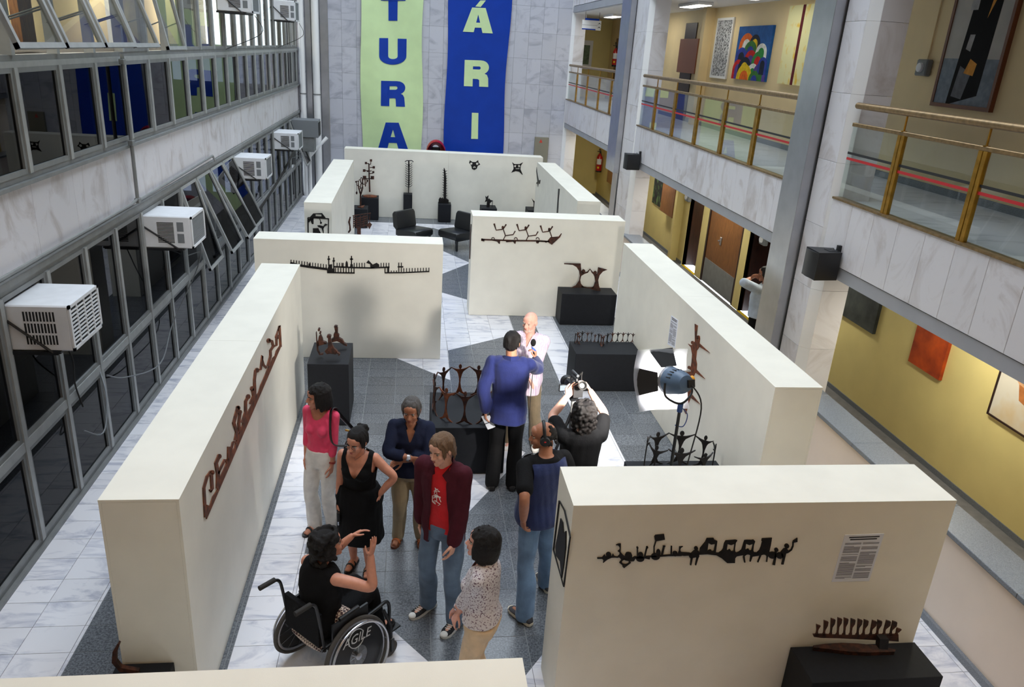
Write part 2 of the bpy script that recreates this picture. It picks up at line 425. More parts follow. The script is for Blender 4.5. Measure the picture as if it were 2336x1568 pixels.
# ---- end wall (marble slabs 0.43 x 0.73)
wb = struct(MB().box(XL-.3, YB, 0, XR+.1, YB+.3, ZT), 'wall_back', m_grout, 'tall end wall clad in white marble slabs')
def slabs_y(parent, x0, x1, z0, z1, dx, dz, y, m, skip=lambda x, z: False, name='marble_slab'):
    nx = max(1, round((x1-x0)/dx)); nz = max(1, round((z1-z0)/dz)); dx = (x1-x0)/nx; dz = (z1-z0)/nz
    me = MB().rbox(-dx/2+.002, -.012, -dz/2+.002, dx/2-.002, .0, dz/2-.002, .002).mesh(name); me.materials.append(m)
    for i in range(nx):
        for k in range(nz):
            c = (x0+(i+.5)*dx, y, z0+(k+.5)*dz)
            if not skip(c[0], c[2]): share(me, name, parent, c)
slabs_y(wb, XL+.02, XR, 0, 8.76, .425, .73, YB, m_marble_w)
# ---- walls behind the camera and ceiling over the camera's bridge
struct(MB().box(XL-.3, -3.3, 0, XC, -3.0, ZT), 'wall_front', m_pinkwall, 'plain wall behind the viewpoint')
struct(MB().box(XL-.3, -3.0, 6.6, XC+.3, 3.4, 6.9), 'ceiling', m_white, 'flat white ceiling over the bridge')
struct(MB().box(XL-.3, -3.0, ZT, XC+.3, 2.0, ZT+.2), 'ceiling', m_white, 'upper roof edge of the skylight')
# ---- window wall
BAY = .885; MY = [5.58+BAY*k for k in range(-4, 22)]      # mullion stations (… 7.35, 8.235 …)
MY = [y for y in MY if y > 2.0 and y < 24.4]
def pane_mesh(w, h): 
    return MB().box(-.003, -w/2, -h/2, .003, w/2, h/2)
def ribbon(name, z0, z1, label, gm, sash_open, rails, deep=.06):
    r = struct(MB().box(XL-.05, MY[0]-.03, z0-.05, XL+.02, MY[-1]+BAY, z0), name, m_alu_d, label)
    MB().box(XL-.05, MY[0]-.03, z1, XL+.02, MY[-1]+BAY, z1+.05).build('head_rail', m_alu_d, r)
    for y in MY: MB().box(XL-.05, y-.03, z0, XL+.045, y+.03, z1).build('mullion', m_alu, r)
    zz = [z0]+rails+[z1]
    for zr in rails: MB().box(XL-.045, MY[0], zr-.045, XL+.04, MY[-1]+BAY, zr+.045).build('transom', m_alu, r)
    for k, (a, b) in enumerate(zip(zz[:-1], zz[1:])):
        a2 = a+(.045 if k else 0); b2 = b-(.045 if k < len(zz)-2 else 0)
        for i, y in enumerate(MY):
            dx = sash_open.get((k, i), 0)
            if i == len(MY)-1 and y+BAY > YB: continue
            W = BAY-.06; Hh = b2-a2
            th = math.asin(min(.9, dx/Hh))
            ax = Vector((math.sin(th), 0, -math.cos(th)))     # down the sash
            top = Vector((XL+.01, y+BAY/2, b2)); c = top+ax*(Hh/2); nn = Vector((math.cos(th), 0, math.sin(th))); ey = Vector((0,1,0))
            fr = MB(); q = .022
            for sy in (-1, 1): fr.obox(c+ey*sy*(W/2-q), nn, ey, ax, .02, q, Hh/2)
            for sz in (-1, 1): fr.obox(c+ax*sz*(Hh/2-q), nn, ey, ax, .0195, W/2, q)
            f = fr.build('sash', m_alu if dx else m_alu_d, r)
            MB().obox(c-nn*.004, nn, ey, ax, .003, W/2-q, Hh/2-q).build('pane', gm, f)
            if dx:
                for sy in (-1, 1):
                    MB().tube([c+ey*sy*(W/2-.03)-nn*.02+ax*Hh*.25, Vector((XL, y+BAY/2+sy*(W/2-.03), b2-Hh*.8))], .008, 6).build('stay_arm', m_alu_d, r)
    return r
iy = lambda Y: min(range(len(MY)), key=lambda i: abs(MY[i]-Y))
ribbon('window_1', .09, 2.42, 'ground level ribbon of dark aluminium windows', m_glass_dark,
       {(1, iy(11.79)): .34, (1, iy(12.66)): .48, (1, iy(13.55)): .56, (1, iy(14.43)): .52, (1, iy(22.4)): .45}, [1.07])
ribbon('window_2', 3.32, 4.2, 'middle ribbon of dark fixed windows above spandrel', m_glass_dark, {}, [])
ribbon('window_3', 4.30, 5.66, 'upper ribbon of clear top hung windows, several propped open', m_glass_clear,
       {(0, iy(6.47)): .46, (0, iy(7.36)): .46, (0, iy(8.24)): .46, (0, iy(9.13)): .44, (0, iy(10.9)): .27}, [])
wl = struct(MB().box(XL-.3, -3, 2.52, XL-.03, YB, 3.24), 'wall_left', m_grout, 'window wall with marble spandrel band')
for i in range(-4, 22):
    y0 = 5.58+BAY*i
    if y0 > YB-.1: break
    MB().rbox(XL-.03, y0+.0015, 2.54, XL+.012, min(y0+BAY-.0015, YB), 3.235, .003).build('spandrel_slab', m_marble_c, wl)
MB().box(XL-.06, -3, 3.235, XL+.06, YB, 3.268).build('sill', m_alu_d, wl)
MB().box(XL-.06, -3, 2.475, XL+.05, YB, 2.535).build('head_flashing', m_alu_d, wl)
MB().box(XL-.06, 2, 4.2, XL+.03, YB, 4.25).build('band_rail', m_alu, wl)
MB().box(XL-.2, 2, 0, XL+.055, YB, .04).build('kerb', m_alu_d, wl)
MB().box(XL-.3, -3, 5.7, XL+.01, YB, ZT).build('upper_wall', m_upper, wl)
MB().box(XL-.3, -3, 0, XL+.01, 2.0, 5.7).build('end_pier', m_marble_c, wl)
# rooms behind the windows
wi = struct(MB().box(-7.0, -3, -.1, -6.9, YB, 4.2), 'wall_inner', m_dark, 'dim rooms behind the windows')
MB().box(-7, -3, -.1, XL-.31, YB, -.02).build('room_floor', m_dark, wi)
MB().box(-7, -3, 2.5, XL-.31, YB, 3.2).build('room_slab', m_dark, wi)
MB().box(-5.6, 10.6, 0, -5.5, 13.6, 2.4).build('room_partition', m_cream, wi)
MB().box(-7, -3, 4.15, XL-.08, YB, 4.22).build('room_slab', m_dark, wi)
MB().box(-6.0, -3, 4.22, -5.9, YB, 5.75).build('lit_wall', m_cream, wi)
MB().box(-7, -3, 5.72, XL-.31, YB, 5.8).build('room_ceiling', m_white, wi)
for y, wd in ((9.4, .5), (10.2, .35), (13.2, .5), (17.0, .7)): MB().box(-4.6, y, 4.25, -4.5, y+wd, 5.6).build('room_screen', m_wood if wd < .5 else m_white, wi)
for y in (7.0, 9.6, 12.6, 16.5, 21.0):
    MB().box(-5.4, y-.6, 5.68, -4.9, y+.6, 5.715).build('room_lamp', m_tube2, wi)
# ---- balcony side: columns, fascia, parapet, corridor
def column(y0, y1, y2, label, front=True):
    c = struct(MB().box(XR+.065, y0+.065, 0, 5.08, y1, ZT), 'column', m_grout, label)
    ch = .1
    for k in range(13):
        z0 = k*.73; z1 = z0+.73
        MB().rbox(XR, y0+ch, z0+.0015, XR+.022, y1, z1-.0015, .002).build('marble_slab', m_marble_c, c)
        MB().rbox(XR+ch, y0, z0+.0015, 5.1, y0+.022, z1-.0015, .002).build('marble_slab', m_marble_c, c)
        MB().prism([(XR, y0+ch-.002, z0+.001), (XR+ch-.002, y0, z0+.001), (XR+ch+.02, y0+.02, z0+.001), (XR+.02, y0+ch+.02, z0+.001)], (0,0,.728)).build('chamfer_slab', m_white, c)
    if y2 > y1: MB().rbox(XR-.13, y1+.03, 0 if y2 < 12 else 2.12, XR+.03, y2, ZT, .004).build('pipe_casing', m_steel, c)
    MB().box(XR-.004, y1, 0, XR+.02, y1+.03, ZT).build('joint_strip', m_black, c)
    if y2 > 12: MB().box(XR-.02, y1+.05, 0, XR+.06, y2-.3, 2.12).build('lower_casing', m_steel, c)
    return c
column(8.1, 8.62, 9.14, 'marble column with steel pipe casing near the procession panel')
column(16.3, 17.3, 18.1, 'marble column with shortened steel casing and loudspeaker')
column(24.45, 25.2, 25.2, 'marble corner column at the end wall')
column(-.1, .5, 1.0, 'marble column beside the viewpoint')
BAYS = [(.5, 8.12), (9.12, 16.32), (18.08, 24.47)]
be = struct(MB().box(XR+.05, -3, 2.46, XC, 27.0, 3.24), 'slab', m_concrete, 'balcony floor slab with marble fascia')
MB().box(XR+.06, -3, 3.24, XC, 27.0, 3.252).build('balcony_floor', m_marble_w, be)
for (y0, y1) in BAYS:
    n = round((y1-y0)/.43); d = (y1-y0)/n
    for i in range(n): MB().rbox(XR, y0+i*d+.0015, 2.585, XR+.05, y0+(i+1)*d-.0015, 3.27, .003).build('fascia_slab', m_marble_c, be)
    MB().box(XR+.012, y0, 2.44, XR+.06, y1, 2.575).build('edge_beam', m_concrete, be)
    MB().box(XR-.012, y0, 3.27, XR+.10, y1, 3.292).build('rail_sill', m_brass_d, be)
ub = struct(MB().box(XR+.03, -3, 5.75, XC, 27.0, 6.6), 'slab_upper', m_concrete, 'next floor slab with marble fascia')
MB().box(XR+.05, -3, 5.72, XC, 27.0, 5.752).build('corridor_ceiling', m_white, ub)
for (y0, y1) in BAYS:
    MB().box(XR, y0, 5.92, XR+.03, y1, 6.6).build('fascia_slab', m_marble_c, ub)
    MB().box(XR+.0, y0, 5.74, XR+.03, y1, 5.905).build('edge_beam', m_concrete, ub)
struct(MB().box(XR+.05, -3, 6.6, XR+.35, YB, ZT), 'wall_upper', m_upper, 'marble wall of the floors above')
pa = struct(MB().box(4.69, -3, 0, 4.99, 24.5, .895), 'wall_parapet', m_pinkwall, 'low pale pink parapet wall between atrium and corridor')
for i in range(23):
    y0 = -2.9+i*1.2
    MB().rbox(4.655, y0+.001, .90, 5.03, min(24.45, y0+1.199), .945, .004).build('coping_slab', m_coping, pa)
MB().box(4.675, -3, .885, 4.70, 24.5, .902).build('shadow_joint', m_dark, pa)
MB().box(4.655, -3, 0, 4.70, 24.5, .07).build('skirting', m_coping, pa)
# corridor wall (two floors) with door openings
wr = struct(MB().box(XC+.02, -3, 0, XC+.3, 12.3, 2.46), 'wall_right', m_yellow, 'yellow corridor wall hung with paintings')
DOORS = [(12.75, 13.95), (14.25, 16.15), (16.5, 17.4)]
edges = [12.3]+[e for d in DOORS for e in d]+[27.0]
for a, b in zip(edges[0::2], edges[1::2]): MB().box(XC+.0, a, 0, XC+.3, b, 2.46).build('wall_pier', m_yellow, wr)
for a, b in DOORS: MB().box(XC+.0, a, 2.12, XC+.3, b, 2.46).build('door_head', m_yellow, wr)
MB().box(XC, -3, 0, XC+.02, 12.3, 2.46).build('wall_face', m_yellow, wr)
MB().box(XC-.012, -3, 0, XC, 12.7, .07).build('skirting', m_coping, wr)
MB().box(XC-.012, 17.45, 0, XC, 27, .07).build('skirting', m_coping, wr)
MB().box(XC-.19, 18.3-.5, 0, XC, 18.3-.35, 2.46).build('wall_nib', m_yellow, wr)
MB().box(XC+.3, 12, -.01, 8.6, 18, 0.0).build('room_floor', m_marble_f, wr)
MB().box(8.5, 12, 0, 8.6, 18, 2.5).build('room_wall', m_wood_d, wr)
MB().box(XC+.3, 14.05, 0, 8.5, 14.15, 2.5).build('room_wall', m_wood_d, wr)
MB().box(XC+.3, 16.25, 0, 8.5, 16.35, 2.5).build('room_wall', m_wood_d, wr)
for a, b in (DOORS[0], DOORS[2]): MB().box(XC-.01, a, .0005, XC+.06, b, .006).build('yellow_strip', mat('yellow_tape', rgb(225,190,30), .5), wr)
MB().box(XC+.3, 12, 2.46, 8.6, 18, 2.56).build('room_ceiling', m_white, wr)
MB().box(XC+.3, 11.9, 0, 8.6, 12.0, 2.5).build('room_wall', m_wood_d, wr); MB().box(XC+.3, 18, 0, 8.6, 18.1, 2.5).build('room_wall', m_wood_d, wr)
MB().box(XC+.35, 16.36, 0, 8.45, 16.37, 2.45).build('room_lining', m_cream, wr); MB().box(7.3, 16.6, 2.40, 7.9, 17.0, 2.44).build('room_lamp', m_tube2, wr)
# solid door
d1 = struct(MB().rbox(XC+.02, 14.33, .01, XC+.065, 16.07, 2.1, .004), 'door_1', m_wood, 'wide brown wooden corridor door')
MB().box(XC+.005, 14.25, 0, XC+.09, 14.325, 2.12).build('door_jamb', m_wood_d, d1); MB().box(XC+.005, 16.075, 0, XC+.09, 16.15, 2.12).build('door_jamb', m_wood_d, d1)
MB().box(XC+.012, 14.36, .03, XC+.02, 16.04, .55).build('kick_plate', m_alu_d, d1)
MB().rbox(XC+.0, 15.28, 1.0, XC+.02, 15.36, 1.17, .005).build('lock_plate', m_steel, d1); MB().tube([(XC+.0,15.32,1.1),(XC-.05,15.32,1.1),(XC-.05,15.22,1.1)], .011, 8).build('door_handle', m_steel, d1)
# dark open door leaves
d2 = struct(MB().rbox(XC+.08, 13.9, .01, XC+.9, 13.945, 2.1, .004), 'door_2', m_wood_d, 'dark door standing open behind the walking man')
MB().box(XC+.005, 12.75, 0, XC+.09, 12.82, 2.12).build('door_jamb', m_wood_d, d2); MB().box(XC+.005, 13.95, 0, XC+.09, 14.02, 2.12).build('door_jamb', m_wood_d, d2)
d3 = struct(MB().rbox(XC+.08, 17.34, .01, XC+.85, 17.385, 2.1, .004), 'door_3', m_wood_d, 'dark door standing open beside the brown cabinet')
MB().box(XC+.005, 17.4, 0, XC+.09, 17.47, 2.12).build('door_jamb', m_wood_d, d3); MB().box(XC+.005, 16.43, 0, XC+.09, 16.5, 2.12).build('door_jamb', m_wood_d, d3)
# upper corridor
wu = struct(MB().box(XC, -3, 3.25, XC+.3, 27, 5.75), 'wall_right_upper', m_cream, 'cream gallery wall of the upper corridor')
MB().box(XC-.012, -3, 3.252, XC, 27, 3.34).build('skirting', m_coping, wu)
MB().box(XC-.2, 17.55, 3.252, XC, 17.75, 5.72).build('wall_pilaster', m_cream, wu)
MB().rbox(XC-.02, 18.55, 3.252, XC-.001, 19.35, 5.45, .004).build('dark_doorway', m_wood_d, wu)
# corridor end (both floors)
we = struct(MB().box(5.55, 26.9, 0, XC+.3, 27.2, 2.5), 'wall_end', m_yellow, 'yellow end of the corridor')
MB().box(XR, 26.9, 3.25, XC+.3, 27.2, 5.75).build('wall_face', m_yellow, we)
MB().box(XR, 29.5, 0, XC, 29.6, 2.5).build('office_wall', m_cream, we)
MB().box(XR, 26.9, 2.1, 5.55, 27.2, 2.5).build('door_head', m_yellow, we)
MB().box(5.5, 26.86, 0, 5.58, 27.2, 2.1).build('door_jamb', m_wood_d, we)
MB().box(XR-.3, 24.9, 0, XR+.05, 29.5, 2.5).build('side_wall', m_yellow, we)
MB().box(XR-.3, 24.9, 3.25, XR+.05, 27.2, 5.75).build('side_wall', m_yellow, we)
MB().box(XR, 27.2, -.02, XC, 29.5, 0).build('office_floor', m_marble_f, we)
MB().box(XR-.3, 27.0, 2.5, XC+.3, 29.6, 2.6).build('office_ceiling', m_white, we); MB().box(XC, 27.2, 0, XC+.1, 29.6, 2.5).build('office_wall', m_cream, we)
# fluorescent fittings under the two corridor ceilings
def fluo(x, y, z, label, m_t=None):
    o = thing('ceiling_light', label, 'ceiling light', (x, y, z))
    MB().rbox(x-.16, y-.62, z-.06, x+.16, y+.62, z, .01).build('housing', m_white, o)
    MB().box(x-.13, y-.59, z-.068, x+.13, y+.59, z-.061).build('diffuser', m_t or m_tube, o)
for y, t in ((13.3,'opposite the yellow striped canvas'),(16.6,'opposite the dotted picture'),(20.2,'behind the second column'),(23.6,'near the corridor sign')):
    fluo(5.7, y, 5.72, 'recessed fluorescent ceiling light of the upper corridor, '+t)
for y, t in ((3.5,'at the viewpoint end'),(7.0,'over the orange painting'),(11.2,'over the walking man'),(15.2,'over the brown door'),(19.0,'over the dark painting'),(23.5,'by the extinguisher'),(28.3,'in the office')):
    fluo(5.75, y, 2.46, 'fluorescent ceiling light of the lower corridor, '+t, m_tube2)

m_warm = emission('warm_fill', (1.0,.62,.26,1), 15.0)  # unseen fill lights, added to warm the panel faces turned towards the camera
for x, t in ((-2.2,'above the window side'), (1.0,'above the middle'), (4.0,'above the balcony side')):
    o = thing('ceiling_light', 'unseen warm fill light added under the bridge ceiling, '+t, 'ceiling light', (x, 1.6, 6.6))
    MB().rbox(x-.42, 1.18, 6.53, x+.42, 2.02, 6.6, .01).build('housing', m_white, o); MB().box(x-.38, 1.22, 6.52, x+.38, 1.98, 6.529).build('diffuser', m_warm, o)
# ================================================================== FIXTURES
k1 = crop(0,0,.2998); k2 = crop(0,400,.2998); k4 = crop(650,0,.2998); k5 = crop(1250,0,.2998); k6 = crop(1736,0,.2997); k8 = crop(1736,500,.3827)
m_acwhite = mat('ac_enamel', rgb(226,228,232), .45, var=.03, vscale=8)
m_acgrey = mat('ac_grille_grey', rgb(120,124,128), .5)
m_slot = mat('slot_black', rgb(28,28,30), .8)
# ---- air conditioners through the window wall
def ac_unit(y0, z0, label, style, x1=-2.78, w=.64, h=.41):
    z1 = z0+h; x0 = XL-.02
    o = thing('air_conditioner', label, 'air conditioner', ((x0+x1)/2, y0+w/2, z0), 'air conditioners in the window wall')
    MB().rbox(x0, y0, z0, x1, y0+w, z1, .012).build('case', m_acwhite, o)
    fr = MB()
    for (a, b, c, d) in ((y0, y0+w, z0, z0+.03), (y0, y0+w, z1-.03, z1), (y0, y0+.03, z0, z1), (y0+w-.03, y0+w, z0, z1)): fr.box(x1-.002, a, c, x1+.015, b, d)
    fr.build('face_frame', m_acwhite, o)
    if style == 'grid':
        MB().box(x1-.001, y0+.03, z0+.03, x1+.003, y0+w-.03, z1-.03).build('face_recess', m_slot, o)
        for i in range(1, 10): MB().box(x1, y0+.03, z0+.03+(h-.06)*i/10-.006, x1+.013, y0+w-.03, z0+.03+(h-.06)*i/10+.006).build('grille_bar', m_acwhite, o)
        for i in range(1, 4): MB().box(x1, y0+w*i/4-.007, z0+.03, x1+.014, y0+w*i/4+.007, z1-.03).build('grille_bar', m_acwhite, o)
        for r in range(3):
            for i in range(10):
                xx = x0+.17+i*.026; MB().box(xx, y0-.003, z0+.06+r*.105, xx+.014, y0+.003, z0+.145+r*.105).build('vent_slot', m_slot, o)
    else:
        MB().box(x1-.001, y0+.03, z0+.03, x1+.004, y0+w-.03, z1-.03).build('face_grille', m_acgrey, o)
        for i in range(1, 14): MB().box(x1, y0+.03, z0+.03+(h-.06)*i/14-.003, x1+.008, y0+w-.03, z0+.03+(h-.06)*i/14+.003).build('grille_bar', m_acwhite if False else m_acgrey, o)
        for i in range(15):
            zz = z0+.07+i*.018; MB().box(x0+.21, y0-.003, zz, x0+.41, y0+.003, zz+.010).build('vent_slot', m_slot, o)
        for zz in (z0+.07, z0+.22): MB().box(x0+.45, y0-.003, zz, x0+.53, y0+.003, zz+.12).build('vent_mesh', m_acgrey, o)
    for yy in (y0-.012, y0+w-.01): MB().tube([(XL, yy, z0+h*.72), (x1-.16, yy, z0-.012)], .011, 6).build('bracket_strut', m_black, o)
    MB().box(x0, y0-.02, z0-.03, x1-.12, y0+.0, z0).build('bracket_rail', m_black, o); MB().box(x0, y0+w, z0-.03, x1-.12, y0+w+.02, z0).build('bracket_rail', m_black, o)
    MB().box(x0+.02, y0-.01, z0-.022, x1-.1, y0+w+.01, z0-.002).build('drip_tray', m_black, o)
    return o
ac_unit(6.55, 1.94, 'white air conditioner with coarse square outer grille and slotted side', 'grid', -2.87)
ac_unit(10.06, 1.96, 'white air conditioner beside the propped open window sashes', 'fine')
ac_unit(15.39, 1.97, 'white air conditioner after the open sashes, before the far pair', 'fine')
ac_unit(19.85, 1.96, 'white air conditioner next to the grey box unit', 'fine', w=.75)
ac_unit(15.0, 4.92, 'upper floor air conditioner above middle windows', 'fine', -2.8, h=.45)
ac_unit(20.6, 4.92, 'upper floor air conditioner near the end wall', 'fine', -2.85, h=.45)
o = thing('condenser_box', 'plain grey metal unit on bracket in the window corner', 'air conditioner', (-2.9, 23.0, 1.9))
MB().rbox(XL, 22.7, 1.95, -2.62, 23.3, 2.42, .01).build('case', m_acgrey, o); MB().box(-2.622, 22.75, 2.0, -2.61, 23.25, 2.36).build('face_grille', m_slot, o)
MB().rbox(XL, 22.75, 1.55, -2.75, 23.2, 1.95, .01).build('lower_case', m_alu_d, o)
# window cables and conduits
def cable(name, pts, r, m, label, cat='cable', group=None):
    o = MB().tube(bez(pts, 6), r, 6).build(name, m, None, True); tag(o, label, cat, group); return o
cable('drain_hose', [(XL+.08,7.2,1.92),(-3.2,7.25,1.6),(XL+.06,7.5,1.2),(XL+.06,7.6,.9)], .008, m_rubber, 'dark drain hose under the coarse grille air conditioner', 'hose')
cable('drain_hose', [(-2.85,10.75,1.95),(-2.95,10.85,1.5),(XL+.1,10.6,.75),(XL+.2,9.6,.55),(XL+.1,8.7,.75),(XL+.05,8.3,.95)], .008, m_acgrey, 'grey drain hose looping below the second air conditioner', 'hose')
cable('drain_hose', [(XL+.05,8.15,1.05),(XL+.18,7.9,.85),(XL+.22,7.6,.6),(XL+.1,7.45,.7)], .008, m_acgrey, 'short grey hose curled at the window transom', 'hose')
pv = thing('conduit', 'dark vertical conduit crossing the middle windows', 'pipe', (XL+.05, 9.75, 2.6))
MB().tube([(XL+.095,9.78,4.28),(XL+.095,9.76,2.62)], .022, 8).build('pipe', m_alu_d, pv, True)
MB().tube([(XL+.095,9.76,2.64),(XL+.075,9.6,2.60),(XL+.075,4.0,2.60)], .018, 8).build('pipe', m_alu_d, pv, True)
MB().tube([(XL+.095,9.76,2.64),(XL+.075,9.9,2.60),(XL+.075,13.6,2.64),(XL+.11,13.6,2.55)], .018, 8).build('pipe', m_alu_d, pv, True)
for z in (2.62, 3.3, 4.2): MB().rbox(XL+.065, 9.73, z-.03, XL+.12, 9.82, z+.03, .006).build('clamp', m_alu_d, pv)
for y, t in ((15.6,'under the first upper air conditioner'),(21.2,'under the second upper air conditioner')):
    cable('hanging_wire', [(-2.75,y-.65,4.88),(-2.76,y-.02,4.6),(XL+.1,y-.6,4.3)], .006, m_rubber, 'thin wire hanging '+t)
cable('window_cable', [(XL+.1,17.0,1.0),(XL+.2,19.5,1.35),(XL+.16,22.5,1.7)], .03, m_rubber, 'thick black cable sagging along the far windows')
# ---- downpipes and steel-faced piers on the end wall
for i, (xa, xb, mt, lb) in enumerate(((-3.30,-3.14,m_white,'white rain pipe in the window corner'), (-2.93,-2.72,m_white,'white rain pipe between the steel strips'))):
    o = thing('downpipe', lb, 'pipe', ((xa+xb)/2, YB-.14, 0))
    MB().tube([((xa+xb)/2, YB-.14, 0), ((xa+xb)/2, YB-.14, ZT)], (xb-xa)/2, 16).build('pipe', mt, o, True)
    for z in (3.0, 6.2): MB().tube([((xa+xb)/2, YB-.14, z), ((xa+xb)/2, YB-.14, z+.03)], (xb-xa)/2+.012, 16).build('collar', m_alu_d, o, True)
for (xa, xb, lb) in ((-3.115,-2.95,'brushed steel cover strip next to the corner pipe'), (-2.70,-2.47,'brushed steel cover strip next to the slab joints')):
    tag(MB().rbox(xa, YB-.10, 0, xb, YB-.014, ZT, .01).build('cover_strip', m_steel), lb, 'cover strip')
o = thing('branch_pipe', 'pale drain pipe with slanted branch at the window corner', 'pipe', (-2.55, 23.7, 0))
MB().tube([(-3.0,23.6,0),(-3.0,23.6,1.75)], .06, 12).build('pipe', m_white, o, True); MB().tube([(-3.0,23.6,1.3),(-2.5,23.8,1.85)], .05, 12).build('branch', m_white, o, True)
# ---- banners
m_bgreen = mat('banner_green', rgb(204,228,172), .55, spec=.3, var=.03, vscale=3); m_bblue = mat('banner_blue', rgb(4,56,160), .5, spec=.25, var=.05, vscale=3)
def banner(name, xa, xb, zb, m, label, letters, ml, ph):
    YF = YB-.07; nx, nz = 10, 60; zt = 8.6
    o = thing(name, label, 'banner', ((xa+xb)/2, YF, zb))
    def surf(u, z):
        pinch = .05*math.sin((z-zb)*1.35+ph); s = (u-.5)
        x = (xa+xb)/2 + s*(xb-xa)*(1-.03*math.cos((z-zb)*1.5+ph)) + pinch*.35
        y = YF - .035*math.sin(s*5+(z-zb)*1.1+ph) - .05*max(0, math.sin((z-zb)*.9+ph))*(1-4*s*s) - .02
        return Vector((x, y, z))
    mb = MB(); V = []; Fs = []
    for k in range(nz+1):
        for i in range(nx+1): V.append(surf(i/nx, zb+(zt-zb)*k/nz))
    for k in range(nz):
        for i in range(nx):
            a = k*(nx+1)+i; Fs.append((a, a+1, a+nx+2, a+nx+1))
    n = len(V); V2 = [v+Vector((0,.004,0)) for v in V]
    mb.add(V, Fs); mb.add(V2, [f[::-1] for f in Fs]); mb.build('cloth', m, o, True)
    for polys in letters:
        lb = MB()
        for poly in polys:
            # densify so that print follows the cloth
            P = [PY(*k4(p), YF) for p in poly]
            pts = []
            for q in P:
                u = (q.x-xa)/(xb-xa); s3 = surf(u, q.z); pts.append(Vector((q.x, s3.y-.012, q.z)))
            lb.prism(pts, (0, .006, 0))
        lb.build('letter', ml, o)
    return o
def arc(cx, cy, rx, ry, a0, a1, n=10): return [(cx+rx*math.cos(math.radians(a0+(a1-a0)*i/n)), cy+ry*math.sin(math.radians(a0+(a1-a0)*i/n))) for i in range(n+1)]
LT = [[[(735,-60),(912,-60),(912,6),(735,6)], [(788,6),(858,6),(856,158),(788,157)]],
      ]
L_T = [[(728,-70),(920,-70),(918,6),(730,4)], [(787,0),(858,0),(856,158),(788,157)]]
L_U = [[(718,290),(786,290),(786,430),(718,430)], [(858,294),(926,296),(924,430),(858,430)],
       [(718,428),(786,428)]+arc(822,428,36,22,180,0,8)[1:-1]+[(858,428),(924,428)]+arc(821,428,103,64,0,180,14)[1:-1]]
L_R1 = [[(733,614),(798,616),(795,806),(731,804)], [(796,616),(856,617)]+arc(858,668,58,50,-90,90,12)+[(856,718),(796,716),(796,682),(846,682)]+arc(844,668,13,13,90,-90,6)+[(796,655)],
        [(796,712),(880,712),(898,722),(908,742),(914,812),(846,809),(843,750),(834,746),(796,746)]]
L_A1 = [[(770,932),(806,932),(806,1120),(776,1120),(760,1110),(714,1112)], [(714,1160),(772,930),(822,930),(790,1084),(778,1160)], [(808,930),(866,932),(930,1160),(866,1160),(850,1084),(806,980)], [(786,1042),(852,1042),(862,1086),(780,1086)]]
L_A1 = [[(768,930),(866,932),(856,985),(822,985),(790,1090),(772,1160),(700,1160)], [(822,978),(866,932),(946,1160),(872,1160)], [(792,1040),(846,1042),(860,1086),(780,1084)]]
banner('wall_banner', -1.53, .27, 1.2, m_bgreen, 'pale green hanging banner with blue vertical letters T U R A', [L_T, L_U, L_R1, L_A1], m_bblue, .4)
L_A2 = [[(1424,57),(1526,62),(1512,115),(1470,112),(1436,245),(1354,241)], [(1470,108),(1526,62),(1580,255),(1502,251)], [(1440,172),(1494,174),(1508,212),(1430,210)], [(1486,4),(1528,4),(1488,54),(1448,50)]]
L_R2 = [[(1368,456),(1432,458),(1428,658),(1361,655)], [(1430,458),(1496,460)]+arc(1496,513,56,52,-90,90,12)+[(1496,565),(1428,562),(1428,528),(1478,530)]+arc(1478,518,12,12,90,-90,6)+[(1428,505)],
        [(1428,556),(1512,558),(1536,570),(1546,596),(1547,662),(1478,660),(1478,610),(1466,602),(1428,600)]]
L_I = [[(1422,858),(1472,860),(1468,1057),(1416,1055)]]
banner('wall_banner', .98, 2.80, 1.2, m_bblue, 'dark blue hanging banner with pale green letters A R I', [L_A2, L_R2, L_I], m_bgreen, 2.1)
# red public phone hood behind the far panel, grey cabinet on end wall
ph_ = PY(995, 332, 23.6); o = thing('phone_hood', 'red rounded telephone hood between the two banners', 'telephone hood', (ph_.x, 23.6, 0))
hood = MB(); cx, cz = ph_.x, 1.62
rings = []
for i in range(9):
    a = math.pi*i/8
    rings.append([Vector((cx+.30*math.cos(t)*math.sin(a*.5+.4), 24.1-.55*i/8, cz+.38*math.sin(t)*math.sin(a*.5+.4)-.06*i/8)) for t in [math.radians(-40+260*j/16) for j in range(17)]])
V = [p for r_ in rings for p in r_]; Fs = [(i*17+j, i*17+j+1, (i+1)*17+j+1, (i+1)*17+j) for i in range(8) for j in range(16)]
hood.add(V, Fs); hood.add([v*1.0+Vector((0,0,-.012)) for v in V], [f[::-1] for f in Fs]); hood.build('hood', mat('red_fibreglass', rgb(168,22,40), .3), o, True)
MB().tube([(cx,24.0,0),(cx,24.0,1.5)], .05, 10).build('post', m_acgrey, o); MB().rbox(cx-.13,23.85,1.25,cx+.13,24.05,1.7,.02).build('telephone', m_black, o)
a, b = PY(1220,312,YB-.03), PY(1248,354,YB-.03)
o = tag(MB().rbox(a.x, YB-.12, b.z-.25, b.x, YB-.012, a.z, .008).build('wall_cabinet', mat('olive_metal', rgb(128,124,110), .5)), 'grey metal cabinet with red mark on the marble end wall', 'cabinet')
c = PY(1234,322,YB-.13); MB().prism([c+Vector((-.05,0,-.05)), c+Vector((.05,0,-.05)), c+Vector((0,0,.06))], (0,.006,0)).build('red_mark', mat('red_sticker', rgb(196,60,46), .5), o)
